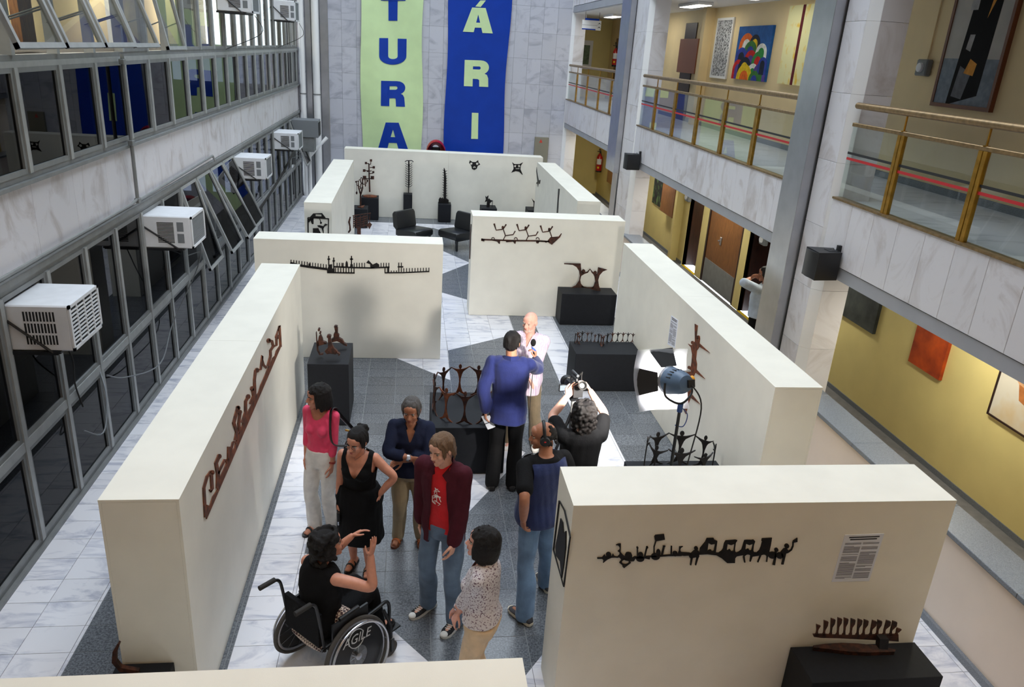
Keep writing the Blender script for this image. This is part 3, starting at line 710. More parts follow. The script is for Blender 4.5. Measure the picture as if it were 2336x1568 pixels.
# ---- balcony railings
m_tape_r = mat('red_tape', rgb(190,30,40), .5); m_tape_k = mat('black_tape', rgb(30,30,34), .5)
def railing(y0, y1, posts, label):
    x = XR+.04
    o = thing('railing', label, 'railing', (x, (y0+y1)/2, 3.29))
    MB().tube([(x, y0+.02, 4.27), (x, y1-.02, 4.27)], .034, 14).build('handrail', m_brass_d, o, True)
    MB().rbox(x-.022, y0+.02, 4.055, x+.022, y1-.02, 4.095, .006).build('mid_rail', m_brass_d, o)
    for yp in posts:
        MB().rbox(x-.02, yp-.055, 3.291, x+.02, yp-.004, 4.056, .003).build('post', m_brass, o); MB().rbox(x-.02, yp+.004, 3.291, x+.02, yp+.055, 4.056, .003).build('post', m_brass, o)
        MB().tube([(x, yp, 4.09), (x, yp, 4.24)], .010, 8).build('spindle', m_brass, o); MB().tube([(x, yp, 4.092), (x, yp, 4.10)], .028, 10).build('spindle_foot', m_brass, o)
    st = [y0+.02]+sorted(posts)+[y1-.02]
    for a, b in zip(st[:-1], st[1:]):
        if b-a < .15: continue
        a2 = a+(.055 if a > y0+.05 else 0); b2 = b-(.055 if b < y1-.05 else 0)
        MB().box(x-.004, a2, 3.295, x+.004, b2, 4.056).build('glass_panel', m_glass_rail, o)
        MB().box(x-.0055, a2, 3.765, x-.0042, b2, 3.790).build('black_stripe', m_tape_k, o); MB().box(x-.0055, a2, 3.705, x-.0042, b2, 3.732).build('red_stripe', m_tape_r, o)
    return o
P1 = [PX(*k6(p), XR+.04).y for p in ((1085,1015),(1710,1140))]
P1 += [P1[1]-(P1[0]-P1[1])*k for k in (1.05, 2.1, 3.15, 4.2)]
P2 = [PX(*k5(p), XR+.04).y for p in ((832,672),(980,702),(1157,738),(1363,768),(1608,812),(1905,868))]
P3 = [PX(*k5(p), XR+.04).y for p in ((225,575),(304,588),(395,602),(488,615))]
railing(.5, 8.1, [p for p in P1 if p > .8], 'brass and glass balcony railing in front of the grey abstract painting')
railing(9.14, 16.3, P2, 'brass and glass balcony railing below the row of colourful canvases')
railing(18.1, 24.45, P3, 'brass and glass balcony railing nearest the marble end wall')
# ---- loudspeakers on the fascia
def speaker(y, label, z=2.45):
    o = thing('loudspeaker', label, 'loudspeaker', (XR-.2, y, z), 'balcony loudspeakers')
    x0, x1 = XR-.34, XR-.03
    body = MB(); h = .31
    body.prism([(x0+.03, y-.13, z), (x0+.03, y+.16, z), (x1, y+.13, z+.0), (x1, y-.10, z+.0)], (0,0,h)); body.build('cabinet', m_blackplastic, o)
    gr = [[Vector((x0+.031-.03*math.sin(math.pi*j/8)-.0, y-.13+.29*j/8, z+h*(.03 if k == 0 else .97))) for j in range(9)] for k in (0,1)]
    g = MB(); g.add(gr[0]+gr[1], [(j, j+1, 9+j+1, 9+j) for j in range(8)]+[tuple(range(9))[::-1], tuple(range(9,18)), (0,9,17,8)]); g.build('front_grille', m_black, o, True)
    MB().box(x1-.13, y-.06, z+h-.002, x1-.02, y+.06, z+h+.004).build('handle_recess', m_slot, o)
    MB().box(x1-.01, y-.02, z+h*.3, XR+.0, y+.02, z+h+.06).build('wall_bracket', m_black, o)
    MB().tube([(x1-.06,y,z+h-.03),(x1-.06,y,z+h+.03)], .012, 8).build('bracket_bolt', m_acgrey, o)
speaker(7.75, 'black loudspeaker beside the marble column by the dark green painting')
speaker(15.75, 'black loudspeaker on the second marble column above the far enclosure', 2.44)
# ---- paintings
def painting(name, label, X, y0, y1, z0, z1, depth=.04, frame=None, fw=.03, canvas=None, cat='painting'):
    o = thing(name, label, cat, (X, (y0+y1)/2, z0))
    xf = X-depth
    if frame:
        for (a, b, c, d) in ((y0, y1, z0, z0+fw), (y0, y1, z1-fw, z1), (y0, y0+fw, z0+fw, z1-fw), (y1-fw, y1, z0+fw, z1-fw)): MB().box(xf, a, c, X-.002, b, d).build('frame', frame, o)
        MB().box(xf+.012, y0+fw, z0+fw, X-.003, y1-fw, z1-fw).build('canvas', canvas, o); xf += .012
    else: MB().box(xf, y0, z0, X-.002, y1, z1).build('canvas', canvas, o)
    def patch(pts, m, nm='paint_patch', lift=.002):
        """pts in (u, v): u 0..1 from far (left in view) to near, v 0..1 upwards"""
        P = [Vector((xf-lift, y1+(y0-y1)*u, z0+(z1-z0)*v)) for u, v in pts]
        MB().prism(P, (lift*.9, 0, 0)).build(nm, m, o)
    return o, patch
C = lambda n, *c: mat('paint_'+n, rgb(*c), .7, var=.15, vscale=12, spec=.15)
ell = lambda cu, cv, ru, rv, a0=0, a1=360, n=16: [(cu+ru*math.cos(math.radians(a0+(a1-a0)*i/n)), cv+rv*math.sin(math.radians(a0+(a1-a0)*i/n))) for i in range(n+(0 if a1-a0 >= 360 else 1))]
o, pt = painting('dotted_picture', 'tall white framed picture of black and white flecks', XC, 16.33, 17.25, 4.30, 5.50, .04, m_white, .05, mat('flecked_paint', rgb(188,190,194), .5, col2=rgb(44,44,50), vscale=26, lo=.52, hi=.56))
o, pt = painting('arches_painting', 'colourful square canvas of overlapping painted arches on blue', XC, 14.38, 15.94, 4.33, 5.31, .05, None, 0, C('blue', 40,92,160))
cols = [(230,110,40),(30,40,60),(60,120,60),(200,40,40),(240,240,235),(235,200,40),(50,70,160),(90,70,150),(50,140,70)]
for k, (cu, cv, r, ci) in enumerate(((.3,.62,.22,0),(.55,.66,.16,1),(.45,.5,.2,2),(.78,.5,.16,4),(.2,.4,.18,6),(.5,.34,.19,3),(.72,.34,.17,8),(.15,.18,.18,3),(.35,.2,.2,1),(.62,.12,.17,4),(.38,.02,.24,5),(.82,.12,.18,7),(.88,.3,.14,6),(.7,.0,.16,2))):
    r = min(r, 1-cu, cu+.02); pt([(cu-r,max(0,cv-.18))]+ell(cu, cv, r, r*1.15, 180, 0, 10)+[(cu+r,max(0,cv-.18))], C('arch%d' % ci, *cols[ci]), lift=.002+.0006*k)
    pt([(cu-r*.55,max(0,cv-.18))]+ell(cu, cv, r*.55, r*.65, 180, 0, 8)+[(cu+r*.55,max(0,cv-.18))], C('arch%d' % ((ci+4) % 9), *cols[(ci+4) % 9]), lift=.0023+.0006*k)
o, pt = painting('striped_canvas', 'tall pale yellow canvas with one dark red stripe and yellow edge', XC, 12.83, 13.8, 4.33, 5.6, .07, None, 0, mat('pale_yellow_paint', rgb(226,222,170), .5, col2=rgb(226,190,60), vscale=5, lo=.56, hi=.7))
pt([(.52,0),(.62,0),(.62,1),(.52,1)], C('maroon', 92,30,40))
MB().box(XC-.069, 12.825, 4.33, XC-.003, 12.831, 5.6).build('painted_edge', C('yellow', 236,186,20), o)
o, pt = painting('abstract_painting', 'large framed black and grey abstract with orange accents', XC, 8.33, 9.4, 4.27, 5.6, .06, mat('brown_frame', rgb(110,60,36), .4), .045, mat('grey_field', rgb(176,172,166), .5, var=.06, vscale=4))
pt([(.0,.0),(1,.0),(1,.42),(0,.42)], C('slate', 128,138,150)); pt([(.26,.02),(.74,.12),(.78,1),(.36,1)], C('ink', 16,15,17), lift=.003)
pt([(.6,.75),(.72,.98),(.64,.98)], C('ochre', 214,150,70), lift=.004); pt([(.44,.3),(.6,.28),(.62,.38),(.5,.42)], C('ochre', 214,150,70), lift=.004); pt([(.3,.82),(.42,.82),(.42,.9),(.3,.9)], C('light_grey', 170,170,172), lift=.004)
pt([(.32,.1),(.5,.08),(.56,.3),(.36,.36)], C('mid_grey', 110,112,118), lift=.0035); pt([(.38,.5),(.46,.48),(.48,.62),(.4,.62)], C('light_grey', 170,170,172), lift=.004)
tag(MB().rbox(XC-.18, 17.88, 4.34, XC-.002, 19.15, 5.09, .01).build('wall_cupboard', mat('cupboard_brown', rgb(138,82,52), .45)), 'brown wall cupboard beside the dark upper doorway', 'cupboard')
painting('dark_painting', 'dark grey green canvas next to the marble column, lower corridor', XC, 9.44, 10.7, 1.18, 2.1, .05, None, 0, mat('murky_paint', rgb(70,76,74), .5, col2=rgb(38,42,44), vscale=4))
painting('orange_painting', 'burnt orange canvas on the yellow lower corridor wall', XC, 7.95, 8.58, 1.13, 2.1, .045, None, 0, mat('burnt_orange', rgb(206,84,24), .45, col2=rgb(140,44,14), vscale=4))
o, pt = painting('portrait_painting', 'pale watercolour portrait of a face in thin dark frame', XC, 5.9, 7.1, 1.1, 2.2, .035, m_wood_d, .02, mat('watercolour_paper', rgb(214,206,190), .6, col2=rgb(206,176,120), vscale=2.2, lo=.5, hi=.75))
pt(ell(.33,.62,.17,.2), C('skin_wash', 196,150,110)); pt(ell(.5,.7,.1,.16), C('hair_wash', 58,60,66), lift=.003); pt([(.25,.45),(.45,.42),(.5,.25),(.3,.3)], C('sienna', 176,110,60), lift=.003); pt([(.45,.2),(.9,.1),(1,.4),(.6,.5)], C('amber', 190,120,50), lift=.0025)
pt(ell(.26,.68,.025,.015), C('hair_wash', 58,60,66), lift=.004); pt(ell(.22,.55,.04,.012), C('lip_wash', 170,90,80), lift=.004)
painting('leaf_painting', 'narrow dark green and black canvas beside brown cabinet', XC, 19.2, 20.2, .98, 2.0, .04, None, 0, mat('leaf_paint', rgb(24,26,24), .5, col2=rgb(92,120,70), vscale=7, lo=.52, hi=.66))
tag(MB().rbox(XC-.2, 17.97, 1.0, XC-.002, 18.98, 2.0, .01).build('hydrant_cabinet', m_wood), 'brown wooden hydrant cabinet beside the dark green canvas', 'cabinet')
tag(MB().rbox(XC-.16, 23.9, .75, XC-.002, 24.9, 1.8, .01).build('hydrant_cabinet', m_wood), 'brown wooden cabinet near the fire extinguisher', 'cabinet')
o, _p = painting('framed_print', 'small white framed print on the far upper yellow wall', 5.2, 0, 0, 0, 0) if False else (None, None)
fp = PY(1336, 125, 26.88); o = thing('framed_print', 'small white framed print on the far yellow wall', 'picture', (fp.x, 26.88, fp.z-.45))
MB().box(fp.x-.22, 26.86, fp.z-.45, fp.x+.22, 26.899, fp.z+.45).build('frame', m_white, o); MB().box(fp.x-.12, 26.852, fp.z-.3, fp.x+.12, 26.86, fp.z+.3).build('print', mat('green_print', rgb(90,110,84), .5, var=.3, vscale=9), o)
# wall switches / sockets / emergency lamps
def wallbox(X, y, z, label):
    o = thing('emergency_lamp', label, 'emergency lamp', (X-.05, y, z)); MB().rbox(X-.09, y-.11, z-.1, X-.001, y+.11, z+.1, .015).build('box', m_acgrey, o)
    MB().lathe((X-.09, y, z), (-1,0,0), [(0,.06),(.03,.055),(.035,.03)], 12).build('lens', m_acwhite, o, True); MB().tube([(X-.02,y,z+.1),(X-.02,y,z+.9)], .012, 6).build('wire_duct', m_cream, o)
wallbox(XC, PX(2115,155,XC).y, PX(2115,155,XC).z, 'grey emergency lamp box beside the large framed abstract')
wallbox(XC, PX(1570,482,XC).y, 1.62, 'grey emergency lamp box above the open dark door')
wallbox(XC, PX(1745,565,XC).y, 1.62, 'grey emergency lamp box above the walking man')
# fire extinguishers
m_red = mat('extinguisher_red', rgb(186,26,26), .3)
def extinguisher(p, label, Rr=.085, h=.55):
    x, y, z = p; o = thing('fire_extinguisher', label, 'fire extinguisher', (x, y, z))
    MB().lathe((x,y,z), (0,0,1), [(0,Rr*.9),(.02,Rr),(h*.8,Rr),(h*.93,Rr*.6),(h,.03)], 18).build('cylinder', m_red, o, True)
    MB().lathe((x,y,z-.002), (0,0,1), [(0,Rr+.003),(.05,Rr+.003)], 18).build('base_ring', m_black, o, True)
    MB().tube([(x,y,z+h-.01),(x,y,z+h+.06)], .022, 8).build('valve', m_black, o); MB().obox((x-.04,y,z+h+.07), (1,0,0), (0,1,0), (0,0,1), .06, .012, .01).build('lever', m_black, o)
    MB().tube(bez([(x,y,z+h+.03),(x-.05,y-.06,z+h+.16),(x-.02,y-.14,z+h+.12),(x+.02,y-.12,z+h-.05)]), .012, 7).build('hose', m_rubber, o, True)
    th = [math.radians(200+100*j/8) for j in range(9)]
    lab = MB(); A = [Vector((x+(Rr+.002)*math.cos(t), y+(Rr+.002)*math.sin(t), z+h*.42)) for t in th]; B = [a+Vector((0,0,h*.3)) for a in A]
    lab.add(A+B, [(j,j+1,10+j,9+j) for j in range(8)]); lab.build('label', m_white, o, True)
    lab = MB(); A = [Vector((x+(Rr+.002)*math.cos(t), y+(Rr+.002)*math.sin(t), z+h*.2)) for t in th[2:6]]; B = [a+Vector((0,0,h*.1)) for a in A]
    lab.add(A+B, [(j,j+1,5+j,4+j) for j in range(3)]); lab.build('sticker', mat('yellow_sticker', rgb(236,200,40), .5), o, True)
    MB().box(x-.03,y+Rr-.01,z+h*.7,x+.09,y+Rr+.02,z+h*.8).build('hook', m_black, o)
e1 = PX(1365,391,6.38); extinguisher((6.38, e1.y, .85), 'red fire extinguisher on the lower corridor wall', .1, .62)
e2 = PX(1400,146,6.38); extinguisher((6.38, min(e2.y, 25.6), 4.3), 'red fire extinguisher on the upper corridor wall')
tag(MB().rbox(XC-.015, 25.1, 3.45, XC-.001, 26.1, 5.15, .003).build('board', m_wood), 'tall brown backing board behind the upper extinguisher', 'board')
# hanging corridor sign
sg = PY(1350, 58, 22.9); o = thing('corridor_sign', 'white hanging corridor sign with arrows and blue lower edge', 'sign', (sg.x, 22.9, sg.z-.13))
x0s, x1s, z0s, z1s = sg.x-.28, sg.x+.26, sg.z-.12, sg.z+.13
MB().box(x0s, 22.88, z0s, x1s, 22.92, z1s).build('sign_plate', m_white, o); MB().box(x0s, 22.876, z0s, x1s-.15, 22.88, z0s+.03).build('blue_edge', m_bblue, o)
MB().box(x0s, 22.877, z0s+.12, x1s-.1, 22.88, z0s+.125).build('line', m_black, o)
for k in (0, 1): MB().prism([(x1s-.1, 22.879, z0s+.05+k*.1), (x1s-.05, 22.879, z0s+.1+k*.1), (x1s-.0, 22.879, z0s+.05+k*.1), (x1s-.05, 22.879, z0s+.075+k*.1)], (0,-.003,0)).build('arrow', m_black, o)
def text_obj(s, size, M4, m, name, parent, extr=.0008, shear=0, align='CENTER'):
    cu = bpy.data.curves.new(name, 'FONT'); cu.body = s; cu.size = size; cu.extrude = extr; cu.shear = shear; cu.align_x = align; cu.align_y = 'CENTER'; cu.resolution_u = 2
    tmp = bpy.data.objects.new('tmp_text', cu); COL.objects.link(tmp)
    dg = bpy.context.evaluated_depsgraph_get(); me = bpy.data.meshes.new_from_object(tmp.evaluated_get(dg)); bpy.data.objects.remove(tmp)
    off = wloc(parent) if parent else Vector((0,0,0))
    me.transform(Matrix.Translation(-off) @ M4); me.materials.clear(); me.materials.append(m)
    ob = bpy.data.objects.new(name, me); COL.objects.link(ob); ob.parent = parent; return ob
def frame_m(o_, ex, ey):
    ex = Vector(ex).normalized(); ey = Vector(ey); ey = (ey-ex*ey.dot(ex)).normalized(); ez = ex.cross(ey)
    M_ = Matrix((ex, ey, ez)).transposed().to_4x4(); M_.translation = Vector(o_); return M_
text_obj('Banheiros', .075, frame_m((sg.x-.05, 22.876, sg.z-.03), (1,0,0), (0,0,1)), m_black, 'lettering', o) if False else None
MB().tube([(sg.x-.2,22.9,z1s),(sg.x-.2,22.9,5.72)], .006, 6).build('hanger', m_black, o); MB().tube([(sg.x+.2,22.9,z1s),(sg.x+.2,22.9,5.72)], .006, 6).build('hanger', m_black, o)
MB().box(sg.x-.2,22.87,z1s,sg.x+.2,22.93,z1s+.05).build('hanging_bar', m_bblue, o)
# office furniture seen through the far doorway
o = thing('office_desk', 'orange brown reception desk with shelves in far doorway', 'desk', (5.2, 28.0, 0))
MB().rbox(4.75, 27.75, 1.0, 6.1, 28.3, 1.05, .006).build('desk_top', m_white, o); MB().box(4.8, 27.8, .7, 6.05, 28.25, 1.0).build('front_panel', mat('orange_wood', rgb(176,84,40), .4), o)
MB().box(4.8, 27.8, .0, 6.05, 28.25, .05).build('plinth', m_wood_d, o); MB().box(4.8, 27.82, .45, 6.05, 28.25, .48).build('shelf', m_wood_d, o); MB().box(4.8, 28.22, .05, 6.05, 28.25, .7).build('back_panel', m_wood, o)
o = thing('computer_monitor', 'dark computer monitor standing on the reception desk', 'monitor', (5.25, 28.0, 1.05))
MB().rbox(5.12, 27.95, 1.12, 5.5, 28.05, 1.5, .02).build('screen_case', m_blackplastic, o); MB().rbox(5.2, 27.9, 1.05, 5.42, 28.1, 1.07, .005).build('stand', m_blackplastic, o); MB().box(5.28,27.98,1.06,5.34,28.03,1.14).build('neck', m_blackplastic, o)
tag(MB().rbox(4.95, 27.84, .06, 5.4, 28.15, .36, .02).build('parcel', m_pinkwall), 'pale paper parcel on the bottom of the reception desk', 'parcel')
# ================================================================== SCULPTURES, PLINTHS, CHAIRS
class Tr:
    """traces an outline seen in the photograph onto the real plane that carries it and gives it thickness"""
    def __init__(s, fn, plane, n): s.fn = fn; s.plane = plane; s.n = Vector(n); s.mb = MB()
    def P(s, p): return s.plane(*s.fn(p))
    def poly(s, pts): s.mb.prism([s.P(p) for p in pts], s.n); return s
    def disc(s, x, y, rx, ry=None, n=14): return s.poly([(x+rx*math.cos(2*math.pi*i/n), y+(ry or rx)*math.sin(2*math.pi*i/n)) for i in range(n)])
    def stroke(s, pts, w, closed=False):
        n = len(pts); ws = w if isinstance(w, (list, tuple)) else [w]*n; Lq = []; Rq = []
        for i in range(n):
            a = pts[(i-1) % n] if closed else pts[max(0,i-1)]; b = pts[(i+1) % n] if closed else pts[min(n-1,i+1)]
            dx, dy = b[0]-a[0], b[1]-a[1]; l = math.hypot(dx, dy) or 1; nx, ny = -dy/l, dx/l
            Lq.append((pts[i][0]+nx*ws[i]/2, pts[i][1]+ny*ws[i]/2)); Rq.append((pts[i][0]-nx*ws[i]/2, pts[i][1]-ny*ws[i]/2))
        for i in range(n if closed else n-1):
            j = (i+1) % n; s.poly([Lq[i], Lq[j], Rq[j], Rq[i]])
        return s
    def ring(s, x, y, rx, ry, w, n=18): return s.stroke([(x+rx*math.cos(2*math.pi*i/n), y+ry*math.sin(2*math.pi*i/n)) for i in range(n)], w, True)
    def holed(s, outer, holes):
        ar = lambda p: sum(p[i-1][0]*p[i][1]-p[i][0]*p[i-1][1] for i in range(len(p)))
        P = list(outer) if ar(outer) > 0 else list(outer)[::-1]
        for h in holes:
            H = list(h) if ar(h) < 0 else list(h)[::-1]
            i, j = min(((i, j) for i in range(len(P)) for j in range(len(H))), key=lambda ij: (P[ij[0]][0]-H[ij[1]][0])**2+(P[ij[0]][1]-H[ij[1]][1])**2)
            P = P[:i+1]+H[j:]+H[:j+1]+P[i:]
        return s.poly(P)
    def done(s, name, m, label, cat='sculpture', parent=None):
        o = s.mb.build(name, m, parent)
        if not parent: tag(o, label, cat)
        return o
EL = lambda x, y, rx, ry, n=16: [(x+rx*math.cos(2*math.pi*i/n), y+ry*math.sin(2*math.pi*i/n)) for i in range(n)]
onY = lambda Y: (lambda x, y: PY(x, y, Y)); onX = lambda X: (lambda x, y: PX(x, y, X)); onZ = lambda z: (lambda x, y: PZ(x, y, z))
def plinth(x0, y0, x1, y1, h, label):
    o = thing('plinth', label, 'plinth', ((x0+x1)/2, (y0+y1)/2, 0), 'black exhibition plinths')
    MB().rbox(x0, y0, .012, x1, y1, h, .004).build('body', m_plinth, o); MB().box(x0+.015, y0+.015, 0, x1-.015, y1-.015, .02).build('base', m_black, o)
    return o
# ---- procession silhouette on the panel by the text sheet
A = crop(1360,1200,.10274); B = crop(1560,1200,.11986); tr = Tr(A, onY(4.212), (0,.0075,0))
tr.poly([(25,712),(135,708),(190,640),(215,690),(345,690),(378,622),(410,680),(450,690),(490,690),(490,715),(420,710),(340,712),(250,755),(155,832),(165,770),(130,738),(25,738)]).disc(278,650,60)
tr.poly([(440,432),(495,405),(550,402),(545,590),(610,665),(650,690),(650,760),(560,760),(520,710),(470,700),(520,650),(522,600),(482,572),(525,530),(522,480),(490,440)])
tr.poly([(645,650),(670,600),(720,590),(780,605),(800,650),(795,720),(870,680),(890,700),(840,790),(770,795),(640,770)])
tr.holed([(515,825),(560,765),(640,735),(720,745),(775,825),(620,945),(585,910),(585,880)], [EL(650,808,78,52)])
tr.stroke([(918,490),(920,690)],26).stroke([(1130,480),(1080,690)],28).disc(918,492,22).disc(1135,485,24).disc(992,650,55,60).disc(980,740,92,65)
tr.poly([(880,690),(1090,690),(1200,700),(1190,750),(1150,745),(1100,730),(880,730)])
tr.poly([(1295,240),(1320,210),(1510,190),(1530,310),(1340,345),(1310,330)]).stroke([(1330,340),(1290,470),(1290,680)],24).disc(1385,600,48,75).disc(1320,690,100,75).stroke([(1510,455),(1460,670)],[36,46]).poly([(1480,450),(1540,450),(1530,475)])
tr.poly([(1100,680),(1450,660),(1650,645),(1900,645),(1900,675),(1600,678),(1450,690),(1100,705)])
tr.stroke([(1675,455),(1668,660)],30).disc(1755,625,58).poly([(1845,470),(1930,462),(1880,500),(1870,540),(1890,590),(2080,605),(2130,620),(2080,665),(1960,672),(1830,660),(1820,620),(1845,560)])
tr.disc(2222,508,45).poly([(2180,550),(2270,560),(2300,600),(2290,650),(2290,690),(2270,720),(2240,700),(2130,720),(2085,720),(2065,690),(2100,620)]).stroke([(2130,700),(2100,880)],[46,28]).stroke([(2255,700),(2210,880)],[46,26])
tr.fn = B
tr.holed([(275,520),(300,520),(310,430),(410,310),(440,240),(570,238),(585,275),(640,295),(615,470),(610,520),(640,515),(660,520),(720,480),(750,440),(770,340),(800,285),(900,278),(985,270),(1020,280),(990,330),(975,440),(980,500),(1010,515),(1050,500),(1100,460),(1130,360),(1155,280),(1200,275),(1300,275),(1330,268),(1360,300),(1335,370),(1325,470),(1340,510),(1390,515),(1440,470),(1470,400),(1495,295),(1480,290),(1490,245),(1680,235),(1660,360),(1620,540),(1600,600),(1590,690),(1570,690),(1580,590),(1550,555),(1520,550),(1480,560),(1420,700),(1400,695),(1450,570),(1310,590),(1275,685),(1255,685),(1270,570),(1240,550),(1200,550),(1160,580),(1175,700),(1155,705),(1130,610),(1140,560),(1010,585),(980,620),(975,712),(825,712),(720,620),(620,565),(450,545),(270,555)],
 [[(470,330),(520,360),(600,345),(575,480),(540,490),(520,460),(480,465),(450,490)],[(835,350),(900,370),(970,345),(950,480),(910,490),(880,450),(840,470),(815,480)],[(1185,345),(1250,370),(1320,345),(1290,470),(1265,480),(1230,440),(1180,460),(1170,470)]])
tr.disc(1765,463,38).disc(1690,565,85,65).stroke([(1755,480),(1745,600),(1715,750)],[40,34,46])
tr.disc(1963,390,45).poly([(1900,440),(1960,430),(2000,480),(1990,520),(1950,530),(1900,740),(1860,740),(1885,620),(1850,540),(1840,510)]).disc(1830,570,70,60).stroke([(1990,505),(2050,460),(2080,390),(2085,310)],25).poly([(2080,290),(2165,235),(2165,310),(2090,325)])
tr.done('procession_relief', m_iron, 'dark iron silhouette relief of marching figures and buildings', 'sculpture')
# text sheets
m_paper = mat('paper', rgb(226,230,240), .7); m_ink = mat('print_ink', rgb(96,96,108), .8); m_inkd = mat('print_bold', rgb(40,40,48), .8)
def sheet(fn, plane, n, C4, label, bold=True):
    tr = Tr(fn, plane, n); tr.poly(C4); o = tr.done('text_sheet', m_paper, label, 'paper sheet')
    off = -Vector(n).normalized()*.0012
    (a, b, c, d) = [tr.P(p)+off for p in C4]      # tl, tr, br, bl
    def q(u, v): return (a*(1-u)+b*u)*(1-v)+(d*(1-u)+c*u)*v
    mb = MB(); k = MB(); rnd = random.Random(3)
    for i in range(2): k.add([q(.12+.04*i,.04+.045*i), q(.9-.05*i,.04+.045*i), q(.9-.05*i,.065+.045*i), q(.12+.04*i,.065+.045*i)], [(0,1,2,3),(3,2,1,0)])
    for col in (0, 1):
        v = .17
        while v < .93:
            w = .42 if rnd.random() > .18 else .25
            if rnd.random() > .1: mb.add([q(.06+.46*col,v), q(.06+.46*col+w,v), q(.06+.46*col+w,v+.010), q(.06+.46*col,v+.010)], [(0,1,2,3),(3,2,1,0)])
            v += .022
    mb.build('text_lines', m_ink, o); k.build('heading', m_inkd, o); return o
Q = crop(1736,1150,.2666)
sheet(Q, onY(4.2155), (0,.004,0), [(720,268),(1055,255),(925,660),(605,668)], 'white typed text sheet beside the procession silhouette')
Rf = crop(1400,680,.268)
sheet(Rf, onX(3.355), (.004,0,0), [(490,148),(548,190),(520,430),(458,395)], 'typed text sheet above the crown sculpture, beside the film lamp')
# ---- comb of oars on plinth
plinth(2.83, 3.86, 3.83, 4.205, .60, 'black plinth under the comb of paddles, below the text sheet')
K = crop(1840,1380,.10702); tr = Tr(K, onY(4.06), (0,.012,0))
tr.poly([(140,640),(250,638),(400,640),(700,662),(1000,668),(1300,655),(1700,640),(1960,640),(1965,790),(1700,770),(1300,750),(700,720),(300,710),(160,690)])
for xb, xt, yt in ((232,215,430),(385,378,345),(530,528,300),(675,672,285),(815,805,288),(955,955,305),(1100,1105,312),(1228,1235,325),(1385,1410,340),(1520,1525,333),(1668,1710,340),(1810,1845,355),(1935,1940,505)):
    sh = yt > 400; d = 60 if sh else 150
    tr.poly([(xb-50,655),(xb-22,620),(xb-14,560),(xt,yt),(xt+92,yt+32),(xt+78,yt+d*.75),(xb+26,yt+d+40),(xb+14,570),(xb+18,660)])
o = tr.done('paddle_comb', m_rust, 'rusted comb of upright paddles standing on black plinth')
tr = Tr(K, onZ(.632), (0,0,-.032)); tr.poly([(140,870),(400,832),(750,812),(1100,825),(1500,870),(1900,960),(1880,1000),(1300,1020),(900,1000),(500,950),(150,910)]).done('boat_hull', m_rust, '', parent=o)
tr = Tr(K, onY(4.0), (0,.05,0)); tr.poly([(1570,740),(1760,740),(1730,960),(1550,950)]).done('support_block', m_iron, '', parent=o)
# ---- fence skyline relief
S = crop(560,500,.2568); tr = Tr(S, onY(11.192), (0,.0075,0))
tr.stroke([(398,390),(480,412),(560,425),(725,446)],20)
for i in range(14):
    x = 405+24*i; yb = 395+50*(i*24)/320; tr.stroke([(x,362+i*3.2),(x,yb)],7)
tr.poly([(560,395),(580,395),(578,430),(560,428)]).poly([(725,475),(725,450),(745,405),(770,402),(770,440),(792,440),(792,475)])
for x, y0, y1, r in ((740,328,420,13),(784,343,440,12),(942,328,430,15)): tr.stroke([(x,y0),(x,y1)],9).disc(x,y0+29,r,8)
tr.stroke([(785,424),(970,432),(1110,435),(1280,428)],13).stroke([(725,476),(970,480)],12)
for i in range(8): tr.stroke([(800+23.5*i,435),(800+23.5*i,480)],8)
for x in list(range(814,880,22))+[868]+list(range(966,1075,23))+list(range(1205,1282,23)): tr.stroke([(x,390),(x,432)],7)
tr.poly([(888,425),(890,388),(898,370),(908,386),(912,426)]).poly([(930,432),(932,402),(953,402),(955,432)]).poly([(1072,390),(1092,365),(1130,405),(1165,389),(1188,405),(1188,437),(1110,440),(1108,402)])
tr.stroke([(1240,430),(1240,482)],8).stroke([(1268,425),(1268,478)],18).stroke([(1240,478),(1400,477),(1632,466)],11)
for x in (1295,1318,1342): tr.stroke([(x,458),(x,477)],7)
tr.stroke([(1362,388),(1362,470)],8).stroke([(1385,388),(1385,470)],8).stroke([(1352,425),(1402,425)],12)
for i in range(10): tr.stroke([(1407+24.8*i,438-i*.6),(1407+24.8*i,472)],7)
tr.done('fence_relief', m_iron, 'long dark iron relief of fence posts, crosses and small house')
# ---- rowing boat relief
W = crop(1050,460,.2805); tr = Tr(W, onY(13.342), (0,.0075,0))
tr.stroke([(172,306),(190,310),(420,318),(620,320),(725,326)],12).poly([(170,303),(196,305),(196,325),(170,320)])
for ox in (0, 185, 362):
    tr.stroke([(254+ox,308),(258+ox,296),(268+ox,292),(278+ox,300),(280+ox,312)],6)
tr.poly([(255,318),(325,320),(322,346),(312,342),(300,326)]).poly([(365,318),(455,320),(448,346),(438,340),(430,327),(375,332)]).poly([(615,320),(705,322),(700,337),(680,325),(645,326),(634,342),(618,338)]).poly([(705,325),(735,290),(800,285),(822,258),(826,262),(812,290),(745,352)])
for ox, oy in ((0,0),(186,4),(378,16)):
    T = lambda pts: [(x+ox, y+oy) for x, y in pts]
    tr.stroke(T([(275,180),(292,233),(345,226)]),[14,8,8]).stroke(T([(348,226),(371,190)]),[8,10]).stroke(T([(350,226),(368,278)]),8).disc(346+ox,212+oy,10,14).disc(371+ox,190+oy,6)
    if ox < 300: tr.stroke(T([(368,276),(348,316)]),7).stroke(T([(366,278),(430,270),(447,240)]),[7,8,9])
tr.done('rower_relief', m_rust, 'iron relief of three rowers waving on a long boat')
